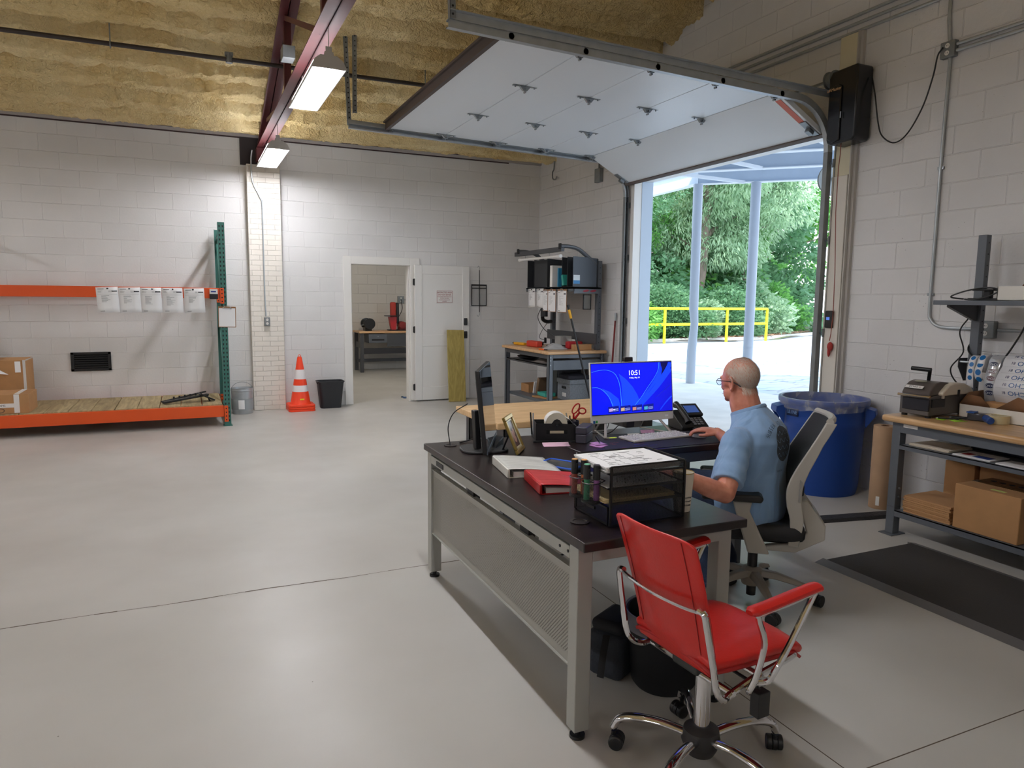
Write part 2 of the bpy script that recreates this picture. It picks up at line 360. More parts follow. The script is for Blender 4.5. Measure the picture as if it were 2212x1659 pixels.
deck = MB().prism([(YB + .5, roofz(YB + .5) + .22), (YR, roofz(YR) + .22), (YF - .3, roofz(YF - .3) + .22), (YF - .3, roofz(YF - .3) + .36), (YR, roofz(YR) + .36), (YB + .5, roofz(YB + .5) + .36)], XL - .3, XR + .4,
                 Matrix(((0, 0, 1, 0), (1, 0, 0, 0), (0, 1, 0, 0), (0, 0, 0, 1))))
m.v += []; base = len(m.v); m.v += deck.v; m.f += [tuple(i + base for i in f) for f in deck.f]; m.mi += [0] * len(deck.f)
struct(m.build('ceiling', foam, ang=80))
# eave plate and dark purlin along the back wall head
struct(MB().box(XL, XR, YB - .05, YB, RZ0 - .035, RZ0 + .01).build('trim_1', pm('plate_grey', (176, 172, 172), .6)))
m = MB(); x = XL
while x < XR - .2:
    l = rnd.uniform(.25, .6); z = RZ0 - .045 + rnd.uniform(0, .012)
    m.box(x, min(x + l, XR), YB - .062 - rnd.uniform(0, .006), YB - .05, RZ0 + .002 , RZ0 + .05 + rnd.uniform(-.02, .02)); x += l * .9
m.box(XL, XR, YB - .012, YB + .2, RZ0 + .01, RZ0 + .26)
m.box(XL, 4.6, YB - .012, YB - .002, RZ0 - .05, RZ0 - .034)
struct(m.build('trim_2', pm('purlin_brown', (62, 42, 40), .6)))
# control joints and crack in the slab
m = MB(); y = 3.86; x = XL
while x < 1.9:
    nx = x + rnd.uniform(.05, .14); dy = 3.86 + .014 * noise.noise(Vector((x * 2.2, 0, 0))); w = rnd.uniform(.0018, .0048)
    m.add([(x, y - w, .0006), (nx, dy - w, .0006), (nx, dy + w, .0006), (x, y + w, .0006)], [(0, 1, 2, 3)]); x = nx; y = dy
m.box(1.95, 1.954, -3, 3.85, .0001, .0008); m.box(1.0, XR, 1.524, 1.528, .0001, .0008)
struct(m.build('trim_3', pm('joint_brown', (96, 84, 72), .9)))
# brick pier under the truss
pierm = block_mat('painted_brick_pier', (232, 226, 216), 'X', 0, .205, .0677, .0035, .3, bumpd=.006, mcol=.93)
struct(MB().box(.785, 1.205, YB - .13, YB, 0, 3.27).build('trim_4', pierm, bevel=.006))
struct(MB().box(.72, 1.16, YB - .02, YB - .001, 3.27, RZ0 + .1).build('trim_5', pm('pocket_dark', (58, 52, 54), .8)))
# door to the back room: casing, jamb
m = MB(); yc = YB - .022
m.box(2.045, 2.155, yc, YB, 0, 2.13).box(3.025, 3.165, yc, YB, .02, 2.13).box(2.155, 3.025, yc, YB, 2.02, 2.13)
m.box(2.15, 2.165, YB, YB + .2, 0, 2.03).box(3.015, 3.03, YB, YB + .2, 0, 2.03).box(2.15, 3.03, YB, YB + .2, 2.015, 2.03)
m.box(3.0, 3.015, YB + .02, YB + .05, 0, 2.02)
struct(m.build('trim_6', white, bevel=.003))
# open door leaf (swung against the wall)
dr = thing('door_1', 'x', 'x', (3.10, 10.24, 0)); del dr['label']; del dr['category']; struct(dr)
M = TR(3.075, YB - .075, 0, radians(1.2))
m = MB(M); w = .865
m.box(0, w, 0, .035, .02, 2.03); leaf = m
fr = MB(M); t = -.007
for a in ((0, .11, .02, 2.03), (w - .11, w, .02, 2.03), (.11, w - .11, 1.9, 2.03), (.11, w - .11, .02, .22), (.11, w - .11, .83, 1.0)): fr.box(a[0], a[1], t, .001, a[2], a[3])
leaf.v += []; lf = leaf.build('door_leaf', white, dr)
fr.build('door_frame_rail', white, lf, bevel=.004)
for z in (.22, 1.08, 1.78): MB(M).cyl((-.012, -.004, z - .05), (-.012, -.004, z + .05), .009, n=10).box(-.03, -.002, -.002, .004, z - .045, z + .045).build('hinge', blackm, dr)
MB(M).box(w - .095, w - .035, -.028, -.006, 1.14, 1.25).build('deadbolt', blackp, dr, bevel=.012)
h = MB(M).box(w - .095, w - .035, -.028, -.006, .94, 1.05).build('door_lock', blackp, dr, bevel=.012)
MB(M).cyl((w - .065, -.03, .995), (w - .065, -.06, .995), .012).cyl((w - .065, -.055, .995), (w - .17, -.055, .998), .008).build('door_handle', blackp, h)
# sign on the door
sg = MB(M).box(.335, .595, -.004, -.001, 1.475, 1.665)
s = sg.build('sign', white, dr, bevel=.002)
redink = pm('sign_red', (150, 30, 34), .6)
q = MB(M)
for a in ((.342, .588, 1.480, 1.484), (.342, .588, 1.656, 1.660), (.342, .346, 1.48, 1.66), (.584, .588, 1.48, 1.66)): q.box(a[0], a[1], -.0052, -.004, a[2], a[3])
q.build('sign_border', redink, s)
for tx, sz, z in (('RESTRICTED AREA', .031, 1.632), ('DO NOT ENTER', .031, 1.598), ('AUTHORIZED PERSONNEL ONLY', .0165, 1.568), ('BEYOND THIS POINT', .0165, 1.548), ('SECURITY ID OR ESCORT', .0165, 1.522), ('REQUIRED', .0165, 1.502)):
    text('sign_lettering', tx, sz, M @ face_xz((.465, -.0052, z)), redink, s, sx=.9)
# back room beyond the door
struct(MB().box(1.2, 6.2, 15.3, 15.5, 0, 3.0).build('wall_backroom_rear', block_mat('backroom_block', (208, 205, 200), 'X', .1, .4064, .2032, .004)))
struct(MB().box(1.0, 1.2, YB + .2, 15.5, 0, 3.0).box(6.2, 6.4, YB + .2, 15.5, 0, 3.0).build('wall_backroom_side', wallr))
struct(MB().box(1.0, 6.4, YB + .2, 15.5, 3.0, 3.1).build('ceiling_backroom', white))
o = MB().box(2.4, 3.6, 12.3, 12.6, 2.93, 2.995).build('ceiling_light', pm('backroom_diffuser', (255, 246, 232), .5, emit=22.)); tag(recenter(o, (3, 12.45, 2.93)), 'flat ceiling light inside the back room above the doorway view', 'ceiling light')
struct(MB().box(XR + .3, 6.4, YB + .2, 15.6, -.15, 0).build('floor_backroom', floorm))
# overhead door opening: frame boards and steel jambs
m = MB().box(XR - .045, XR, 4.44, 4.60, 0, 2.62)
struct(m.build('trim_7', offwhite, bevel=.004))
struct(MB().box(XR - .04, XR, 4.43, 4.60, 2.62, 3.76).build('trim_8', pm('cream_board', (214, 206, 178), .55), bevel=.004))
struct(MB().box(XR - .03, XR, 4.38, 4.415, 0, 3.76).box(XR - .06, XR - .03, 4.405, 4.415, 0, 3.76).build('trim_9', pm('steel_edge', (186, 182, 176), .5)))
m = MB().box(XR - .04, XR, OY1 - .01, OY1 + .06, 0, OZ).box(XR, XR + .07, OY1 - .01, OY1, 0, OZ)
struct(m.build('trim_10', white))
struct(MB().box(XR, XR + .22, OY0, OY0 + .008, 0, OZ).box(XR, XR + .22, OY0, OY1, OZ - .008, OZ).build('trim_11', white))
struct(MB().box(XR + .07, XR + .235, OY1 - .016, OY1, 0, OZ).build('trim_12', pm('jamb_blue', (190, 205, 222), .5)))
struct(MB().box(XR - .02, XR + .25, OY0, OY1, 0, .012).build('trim_13', galvd))
# ================================================================ OUTSIDE
lot = bpy.data.materials.new('lot_asphalt'); lot.use_nodes = True
def _lot():
    nt = lot.node_tree; N = nt.nodes; L = nt.links; b = N['Principled BSDF']; b.inputs['Roughness'].default_value = .85
    t = N.new('ShaderNodeTexCoord'); mp = N.new('ShaderNodeMapping'); mp.inputs['Rotation'].default_value = (0, 0, radians(25)); mp.inputs['Scale'].default_value = (.7, 2.2, 1); L.new(t.outputs['Object'], mp.inputs[0])
    v = N.new('ShaderNodeTexVoronoi'); v.feature = 'DISTANCE_TO_EDGE'; v.inputs['Scale'].default_value = 1.1
    nn = N.new('ShaderNodeTexNoise'); nn.inputs['Scale'].default_value = 2.5; L.new(mp.outputs[0], nn.inputs['Vector'])
    va = N.new('ShaderNodeVectorMath'); va.operation = 'MULTIPLY_ADD'; va.inputs[1].default_value = (.9, .9, 0); L.new(nn.outputs['Color'], va.inputs[0]); L.new(mp.outputs[0], va.inputs[2]); L.new(va.outputs[0], v.inputs['Vector'])
    r = N.new('ShaderNodeValToRGB'); r.color_ramp.elements[0].position = .0; r.color_ramp.elements[1].position = .05
    r.color_ramp.elements[0].color = lin((126, 130, 150)) + (1,); r.color_ramp.elements[1].color = lin((206, 212, 222)) + (1,)
    L.new(v.outputs['Distance'], r.inputs[0])
    n = N.new('ShaderNodeTexNoise'); n.inputs['Scale'].default_value = .35; n.inputs['Detail'].default_value = 6; L.new(t.outputs['Object'], n.inputs['Vector'])
    r2 = N.new('ShaderNodeValToRGB'); r2.color_ramp.elements[0].position = .48; r2.color_ramp.elements[1].position = .62; r2.color_ramp.elements[0].color = (0, 0, 0, 1); r2.color_ramp.elements[1].color = (.55, .55, .55, 1)
    L.new(n.outputs['Fac'], r2.inputs[0])
    mx = N.new('ShaderNodeMixRGB'); mx.inputs[2].default_value = lin((222, 204, 192)) + (1,); L.new(r2.outputs[0], mx.inputs[0]); L.new(r.outputs[0], mx.inputs[1]); L.new(mx.outputs[0], b.inputs['Base Color'])
_lot()
struct(MB().box(XR + .3, 60, -15, 60, -.15, -.004).build('ground_lot', lot))
struct(MB().box(XR + .25, 8.9, -2, 13.5, -.1, .0).build('ground_apron', pm('concrete_apron', (232, 226, 220), .85, var=.06, vscale=3)))
ca = pm('canopy_steel', (194, 206, 220), .5, var=.04)
cw = pm('canopy_flange', (226, 230, 234), .5)
cz = 3.6
def ibeam(m, p0, p1, d=.26, w=.14):
    p0 = Vector(p0); p1 = Vector(p1)
    m.mat(0).bar(p0 + Vector((0, 0, d / 2)), p1 + Vector((0, 0, d / 2)), .012, d)
    m.mat(1).bar(p0, p1, w, .014); m.bar(p0 + Vector((0, 0, d)), p1 + Vector((0, 0, d)), w, .014)
cn = thing('canopy', 'blue-grey steel loading canopy outside the open overhead door', 'canopy', (7.5, 9, 0))
A = Vector((8.35, 10.45, cz)); B = Vector((9.06, 9.78, cz)); dg_ = (B - A).normalized()
E_ = A + dg_ * 7; nrm = Vector((-dg_.y, dg_.x, 0))
for nm, p, q_ in (('edge_beam', A, E_), ('edge_beam', A, Vector((8.62, 14, cz))), ('cross_beam', Vector((5.6, 11.3, cz)), Vector((10.6, 6.5, cz))), ('cross_beam', Vector((5.6, 9.55, cz)), Vector((9.4, 5.9, cz))), ('cross_beam', Vector((5.6, 7.8, cz)), Vector((8.3, 5.1, cz)))):
    m = MB(); ibeam(m, p, q_); m.build(nm, [ca, cw], cn)
for p, q_ in (((5.6, 9.6, cz), (8.9, 9.9, cz)), ((5.6, 8.1, cz), (8.2, 8.75, cz)), ((5.5, 6.2, cz), (9.2, 7.6, cz))):
    MB().bar(p, q_, .05, .05).build('brace', cw, cn)
m = MB(); x = 5.4
while x < 13.6:
    m.box(x, x + .16, 4, 14.5, cz + .30, cz + .31).box(x + .16, x + .32, 4, 14.5, cz + .335, cz + .345).box(x + .155, x + .165, 4, 14.5, cz + .30, cz + .345).box(x + .315, x + .325, 4, 14.5, cz + .30, cz + .345); x += .32
dk = m.build('roof_deck', ca, cn)
# keep the deck inside the canopy edge
bm = bmesh.new(); bm.from_mesh(dk.data); inv = ROOTM[cn.name].inverted()
for co, no in ((A, Vector((dg_.y, -dg_.x, 0)) * -1),):
    bmesh.ops.bisect_plane(bm, geom=bm.verts[:] + bm.edges[:] + bm.faces[:], plane_co=inv @ co, plane_no=no, clear_outer=True)
bm.to_mesh(dk.data); bm.free()
colm = pm('column_paint', (176, 184, 196), .45)
MB().tube([(8.63, 10.80, 0), (8.52, 10.66, .62), (8.40, 10.46, 1.15), (8.36, 10.45, 1.4), (8.35, 10.45, cz)], [.085, .085, .07, .083, .085], 16).build('post', colm, cn)
MB().cyl((9.06, 9.78, 0), (9.06, 9.78, cz), .085, n=16).build('post', colm, cn)
MB().cyl((12.2, 6.85, 0), (12.2, 6.85, cz), .085, n=16).build('post', colm, cn)
fo = thing('wall_fan', 'grey round wall fan mounted outside beside the overhead door', 'fan', (5.62, 5.05, 2.7))
Mf = frame((5.62, 5.10, 2.70), (-.35, -1, 0), (0, 0, 1)) @ Matrix.Scale(.6, 4)
MB().lathe([(.05, 0), (.17, .02), (.23, .06), (.25, .11), (.24, .12), (.10, .115)], n=28, M=Mf @ Matrix.Rotation(pi / 2, 4, 'Y')).build('housing', galvd, fo)
MB().tube([(5.62, 5.10, 2.70), (5.56, 4.9, 2.72), (5.37, 4.8, 2.72)], .015).build('bracket', galvd, fo)
# yellow railing
yel = pm('safety_yellow', (236, 222, 40), .45)
rl = thing('railing', 'yellow steel guard rail at the far edge of the lot', 'railing', (17, 21.3, 0))
PR = [Vector((13.0, 21.05, 0)), Vector((15.61, 21.09, 0)), Vector((18.59, 21.25, 0)), Vector((20.75, 21.45, 0))]
def rpt(p, z): return (p.x, p.y, z)
for p in [Vector((9.9, 21.0, 0))] + PR: MB().cyl(rpt(p, 0), rpt(p, 1.25), .055, n=10).build('post', yel, rl)
for z in (1.25, .68): MB().tube([(9.9, 21.0, z)] + [rpt(p, z) for p in PR], .05, 10).build('rail', yel, rl)
struct(MB().tube([(8, 21.2, .02), (15, 21.5, .02), (21, 21.95, .02), (28, 25.2, .02), (40, 32, .02)], .12, 4).build('ground_kerb', pm('kerb', (196, 186, 178), .8)))
m = MB(); 
m.grid(lambda u, v: (6 + 46 * u, 21.5 + 26 * v + max(0, 6 + 46 * u - 21) * .55 * (1 - v), .02 + .5 * v + .18 * noise.noise(Vector((u * 14, v * 9, 0)))), 60, 30)
struct(m.build('ground_verge', pm('verge', (104, 110, 78), .95, var=.35, vscale=2.5)))
m = MB(); r_ = random.Random(3)
for i in range(1800):
    x = r_.uniform(17, 27); y = 21.9 + max(0, x - 21) * .52 + abs(r_.gauss(0, .5)); a = r_.uniform(0, pi); s_ = r_.uniform(.03, .07)
    m.add([(-s_, -s_ * .5, 0), (s_, -s_ * .5, r_.uniform(0, .04)), (s_, s_ * .5, .02), (-s_, s_ * .5, 0)], [(0, 1, 2, 3)], TR(x, y, .1 + r_.uniform(0, .06), a))
o = m.build('fallen_leaves', pm('dry_leaves', (168, 130, 104), .9, var=.3)); o['kind'] = 'stuff'; o['label'] = 'dry brown leaves along the far kerb of the lot'; o['category'] = 'leaves'
# trees
def leafmat(name, c1, c2):
    m = bpy.data.materials.new(name); m.use_nodes = True; nt = m.node_tree; N = nt.nodes; L = nt.links; b = N['Principled BSDF']; b.inputs['Roughness'].default_value = .5
    t = N.new('ShaderNodeTexCoord'); n = N.new('ShaderNodeTexNoise'); n.inputs['Scale'].default_value = 1.6; n.inputs['Detail'].default_value = 6; n.inputs['Roughness'].default_value = .7; L.new(t.outputs['Object'], n.inputs['Vector'])
    r = N.new('ShaderNodeValToRGB'); r.color_ramp.elements[0].position = .3; r.color_ramp.elements[1].position = .7; r.color_ramp.elements[0].color = lin(c1) + (1,); r.color_ramp.elements[1].color = lin(c2) + (1,)
    L.new(n.outputs['Fac'], r.inputs[0]); L.new(r.outputs[0], b.inputs['Base Color'])
    tl = N.new('ShaderNodeBsdfTranslucent'); L.new(r.outputs[0], tl.inputs[0]); mx = N.new('ShaderNodeMixShader'); mx.inputs[0].default_value = .4
    L.new(b.outputs[0], mx.inputs[1]); L.new(tl.outputs[0], mx.inputs[2]); L.new(mx.outputs[0], N['Material Output'].inputs[0])
    return m
bark = pm('bark', (132, 116, 104), .95, var=.3, vscale=6, bump=.6, bscale=14, stretch=(1, 1, .25))
def leaves(n, blobs, ln, wd, droop, seed):
    r = random.Random(seed); m = MB()
    tot = sum(b[3] ** 2 for b in blobs)
    for (bx, by, bz, br, fz) in blobs:
        k = int(n * br ** 2 / tot)
        for i in range(k):
            d = Vector((r.gauss(0, 1), r.gauss(0, 1), r.gauss(0, 1))).normalized(); q = br * r.uniform(.55, 1.03) ** .7
            p = Vector((bx, by, bz)) + Vector((d.x * q, d.y * q, d.z * q * fz))
            ax = Vector((d.x + r.gauss(0, .5), d.y + r.gauss(0, .5), -droop + r.gauss(0, .45))).normalized()
            sd_ = ax.cross(Vector((r.gauss(0, 1), r.gauss(0, 1), r.gauss(0, 1)))).normalized(); l = ln * r.uniform(.7, 1.3); w = wd * r.uniform(.7, 1.3)
            m.add([p, p + ax * l * .5 + sd_ * w, p + ax * l, p + ax * l * .5 - sd_ * w], [(0, 1, 2, 3)])
    return m
L1 = leafmat('foliage_pale', (126, 164, 124), (206, 230, 190)); L2 = leafmat('foliage_bright', (84, 150, 70), (166, 224, 124)); L3 = leafmat('foliage_deep', (82, 130, 88), (148, 190, 142))
def blobs(seed, H0, H1, R, n):
    r = random.Random(seed); out = []
    for i in range(n):
        z = r.uniform(H0, H1); t = (z - H0) / (H1 - H0); rr = R * (1 - .45 * abs(t - .35)); a = r.uniform(0, 2 * pi); q = rr * sqrt(r.random()) * .8
        out.append((q * cos(a), q * sin(a), z, r.uniform(.9, 1.5), r.uniform(.5, .75)))
    return out
def tree(label, x, y, H0, H1, R, tr, mat, seed, ln=.2, wd=.03, droop=.8, n=15000, lean=(0, 0), nb=26):
    t = thing('tree', label, 'tree', (x, y, 0), group='trees beyond the lot')
    r = random.Random(seed); L_ = H1 * .8
    m = MB(TR(x, y, 0))
    P = [Vector((lean[0] * k / 6 + r.uniform(-.12, .12) * (k > 0), lean[1] * k / 6, L_ * k / 6)) for k in range(7)]
    m.tube(spline(P, 4), [tr * (1 - .75 * i / 24) for i in range(25)], 10)
    for k in range(7):
        p = P[2] + (P[5] - P[2]) * r.random(); a = r.uniform(0, 2 * pi); l = R * r.uniform(.5, .8)
        m.tube(spline([p, p + Vector((cos(a) * l * .5, sin(a) * l * .5, l * .35)), p + Vector((cos(a) * l, sin(a) * l, l * .5))], 4), [tr * .35 * (1 - .8 * i / 8) for i in range(9)], 7)
    m.build('trunk', bark, t)
    f = leaves(n, blobs(seed, H0, H1, R, nb), ln, wd, droop, seed); f.M = None
    f.v = [(a + x, b_ + y, c) for a, b_, c in f.v]
    f.build('crown', mat, t, ang=180)
    return t
T1 = tree('tall pale green tree with drooping narrow leaves and a thick leaning trunk', 19.9, 25.2, 3.4, 11.5, 3.6, .42, L1, 11, .26, .028, 1.3, 30000, (1.2, 0), 34)
T2 = tree('bushy deep green tree behind the left end of the yellow rail', 15.6, 24.6, .8, 8.5, 2.6, .24, L3, 21, .16, .03, .5, 20000)
T3 = tree('bright green tree standing behind the middle of the yellow rail', 18.2, 28.5, 1.5, 9.5, 3.2, .28, L2, 31, .15, .045, .3, 20000)
T4 = tree('bright green tree past the right end of the yellow rail', 24.6, 28.8, .8, 9.5, 3.4, .3, L2, 41, .15, .045, .3, 22000)
T5 = tree('deep green tree with thin dark trunk, right of the tall pale tree', 23.4, 25.9, 3.6, 10.5, 2.9, .2, L1, 51, .22, .03, 1.0, 20000, (.8, 0))
for lb, x, y, mt, k in (('distant deep green tree showing between the two bright green ones', 21.5, 33, L3, 61), ('distant deep green tree at the left end of the woods', 15, 31, L3, 71), ('distant deep green tree at the right end of the woods', 28.5, 33, L3, 81), ('outermost deep green tree far left beyond the lot', 10.5, 27, L3, 91), ('deep green tree behind the large pale shrub past the rail', 26.2, 28.5, L3, 95), ('distant bright green tree closing the right edge of the woods', 32.5, 34, L2, 97)):
    tree(lb, x, y, .3, 13, 4.6, .3, mt, k, .3, .09, .3, 16000, (0, 0), 40)
bl = MB(); sm = leaves(5200, [(0, 0, .55, .95, .75), (.7, .2, .45, .75, .75), (-.7, .1, .5, .7, .8), (.1, .3, 1.1, .7, .8)], .13, .03, 0, 5)
def shrub(label, x, y, s, mat, rz=0):
    o = sm.build('shrub', mat, None, ang=180) if not hasattr(shrub, 'o') else shrub.o.copy()
    if not hasattr(shrub, 'o'): shrub.o = o
    else:
        COL.objects.link(o)
        if mat is not shrub.o.data.materials[0]: o.data = o.data.copy(); o.data.materials[0] = mat
    o.location = (x, y, .05); o.scale = (s, s, s); o.rotation_euler = (0, 0, rz); tag(o, label, 'shrub', 'shrubs along the far edge of the lot'); return o
for i, (x, y, s, mt, lb) in enumerate(((13.2, 22.6, 1.3, L3, 'deep green shrub at the left end of the yellow rail'), (15.2, 22.5, 1.2, L2, 'bright green shrub behind the left post of the yellow rail'), (17.0, 22.7, 1.3, L3, 'deep green shrub midway along the yellow rail'),
    (18.6, 22.9, .95, L1, 'low pale shrub behind the middle post of the yellow rail'), (20.0, 23.4, 1.3, L3, 'deep green shrub behind the last post of the yellow rail'), (21.9, 24.2, 1.3, L3, 'rounded deep green shrub just past the yellow rail end'),
    (23.4, 25.0, 1.6, L1, 'large pale shrub past the yellow rail'), (25.3, 26.3, 1.5, L2, 'bright green shrub farthest right beyond the lot'), (22.6, 27.0, 2.4, L3, 'tall deep green shrub under the trees right of the rail'), (17.6, 25.5, 2.2, L3, 'tall deep green shrub under the trees behind the rail'),
    (20.6, 26.6, 2.3, L2, 'tall bright green shrub between the tree trunks'), (26.4, 29, 2.6, L3, 'tall deep green shrub far right under the trees'), (14.0, 25.0, 2.3, L2, 'tall bright green shrub left of the rail posts'))):
    shrub(lb, x, y, s, mt, i * 1.3)
# ================================================================ LAMPS, TRUSS, OVERHEAD DOOR
glow = pm('lamp_diffuser', (250, 250, 255), .5, emit=92.); upglow = pm('added_ceiling_glow', (250, 250, 255), .5, emit=30.)  # upglow: emission for the added strips that lift the ceiling
refl = pm('lamp_reflector', (150, 150, 150), .4)
fixb = pm('lamp_housing', (198, 196, 192), .45)
def fixture(y, x=1.0, label='', src=None):
    if src is not None: return dup(src, TR(x, y, 3.18), label)
    t = thing('ceiling_light', label, 'ceiling light', (x, y, 3.18), group='fluorescent lights under the roof trusses')
    M = ROOTM[t.name]; L_ = 1.25
    m = MB(M)
    pr = [(-.125, 0), (-.125, .012), (-.10, .06), (-.06, .085), (.06, .085), (.10, .06), (.125, .012), (.125, 0), (.118, 0), (.095, .05), (.055, .076), (-.055, .076), (-.095, .05), (-.118, 0)]
    X2 = Matrix(((1, 0, 0, 0), (0, 0, 1, 0), (0, 1, 0, 0), (0, 0, 0, 1)))
    m.prism(pr, 0, L_, X2)
    m.prism([(-.125, 0), (-.125, .012), (-.10, .06), (-.06, .09), (-.035, .09), (-.03, .115), (.03, .115), (.035, .09), (.06, .09), (.10, .06), (.125, .012), (.125, 0)], -.006, .0, X2)
    m.prism([(-.125, 0), (-.125, .012), (-.10, .06), (-.06, .09), (-.035, .09), (-.03, .115), (.03, .115), (.035, .09), (.06, .09), (.10, .06), (.125, .012), (.125, 0)], L_, L_ + .006, X2)
    m.build('housing', fixb, t)
    m = MB(M)
    for s in (-1, 1):
        m.add([(s * .055, .005, .035), (s * .055, L_ - .005, .035), (s * .114, L_ - .005, .004), (s * .114, .005, .004)], [(0, 1, 2, 3)])
        m.add([(s * .055, .005, .035), (s * .055, L_ - .005, .035), (s * .052, L_ - .005, .07), (s * .052, .005, .07)], [(0, 1, 2, 3)])
    m.build('reflector', refl, t)
    MB(M).prism([(.046 * cos(a * pi / 8), .034 - .036 * sin(a * pi / 8)) for a in range(9)], .02, L_ - .02, X2).build('lens', glow, t)
    u = MB(M)
    for s in (-1, 1): u.add([(s * .101, .05, .061), (s * .101, L_ - .05, .061), (s * .075, L_ - .05, .0787), (s * .075, .05, .0787)], [(0, 1, 2, 3)])
    u.build('added_glow_strip', upglow, t)  # glow strips added on the housing slopes to brighten the foam ceiling
    for yy in (.0, L_): MB(M).box(-.022, .022, yy - .004, yy + .004, .10, .15).tube([(0, yy, .15), (0, yy + .01, .285)], .003, 6).build('hanger', fixb, t)
    return t
l1 = fixture(5.42, 1.0, 'larger-looking fluorescent light under the maroon truss, above the open floor')
l2 = fixture(8.55, 1.0, 'fluorescent light under the truss right above the painted brick pier', l1)
k = 0
for x in (1.0, -4.6):  # unseen fixtures, added to light the rest of the room
    for y in ((2.3, -3.9) if x > 0 else (2.3, -.8, -3.9)) + ((5.42, 8.55) if x < 0 else ()):
        nm = {2.3: 'overhead the camera', -.8: 'just behind the camera', -3.9: 'by the front wall', 5.42: 'midway along', 8.55: 'at the back wall end of'}[y]
        fixture(y, x, 'unseen added fluorescent light %s under the %s truss' % (nm, 'main' if x > 0 else 'left hand'), l1)

def truss(x, label, src=None):
    if src is not None: return dup(src, TR(x, 0, 0), label)
    t = thing('roof_truss', label, 'truss', (x, 0, 0), group='maroon roof trusses')
    M = ROOTM[t.name]
    zb = 3.47; m = MB(M)
    for s in (-1, 1):
        m.box(s * .004, s * .085, YF, 10.2, zb, zb + .008) if s > 0 else m.box(-.085, -.004, YF, 10.2, zb, zb + .008)
        m.box(*sorted((s * .004, s * .012)), YF, 10.2, zb, zb + .09)
    m.build('bottom_chord', maroon, t)
    m = MB(M); c0 = (10.25, roofz(10.25) - .27); c1 = (YR, roofz(YR) - .27)
    for s in (-1, 1):
        a, b_ = Vector((s * .045, c0[0], c0[1])), Vector((s * .045, c1[0], c1[1]))
        m.bar(a, b_, .08, .01); m.bar(a + Vector((-s * .036, 0, .06)), b_ + Vector((-s * .036, 0, .06)), .009, .12)
        a2 = Vector((s * .045, YF, roofz(YF) - .27)); m.bar(b_, a2, .08, .01)
    m.build('top_chord', maroon, t)
    tz = lambda y: roofz(y) - .29
    webs = [((9.75, zb), (9.9, tz(9.9))), ((7.65, zb), (7.55, tz(7.55))), ((7.72, zb), (9.35, tz(9.35))), ((5.5, zb), (5.45, tz(5.45))), ((5.6, zb), (7.5, tz(7.5))), ((3.4, zb), (3.4, tz(3.4))), ((3.5, zb), (5.35, tz(5.35))), ((1.8, zb), (1.8, tz(1.8)))]
    for i, (a, b_) in enumerate(webs):
        w = .07 if i in (0, 1, 3, 5, 7) else .045
        MB(M).bar((-.03, a[0], a[1] + .02), (-.03, b_[0], b_[1]), .008, w, (0, 1, 0)).bar((.0, a[0], a[1] + .02), (.0, b_[0], b_[1]), w, .008, (0, 1, 0)).build('web', maroon, t)
    MB(M).box(-.09, .09, 10.06, 10.24, 3.3, zb).build('bearing_plate', maroon, t)
    return t
tr1 = truss(1.0, 'maroon double-angle steel roof truss carrying two fluorescent lights')
truss(-4.6, 'maroon steel roof truss left of the view, parallel to the main one', tr1)
# junction box on the truss
o = MB().box(.80, .90, 6.35, 6.5, 3.5, 3.6).build('junction_box', galvd, None, bevel=.004); tag(recenter(o, (.85, 6.4, 3.5)), 'grey metal junction box beside the truss behind the larger light', 'junction box')
# fire pipe with hanger
pp = thing('pipe', 'long thin dark ceiling pipe hung under the foam roof', 'pipe', (0, 8.2, 3.95))
MB().cyl((XL, 8.2, 3.92), (XR, 8.2, 3.99), .022, n=10).build('tube', pm('dark_pipe', (52, 44, 42), .5), pp)
for x in (-.57, 2.6, -3.5):
    MB().cyl((x, 8.2, 3.95), (x, 8.2, 4.28), .006, n=8).tube([(x - .0, 8.2 + .035 * cos(a), 3.96 + .04 * sin(a)) for a in [k * pi / 6 for k in range(13)]], .006, 6).build('hanger_rod', zinc, pp)
MB().cyl((.5, 8.2, 3.93), (.5, 8.2, 4.02), .035, n=10).box(.46, .54, 8.17, 8.23, 4.0, 4.03).build('sprinkler_fitting', galvd, pp)

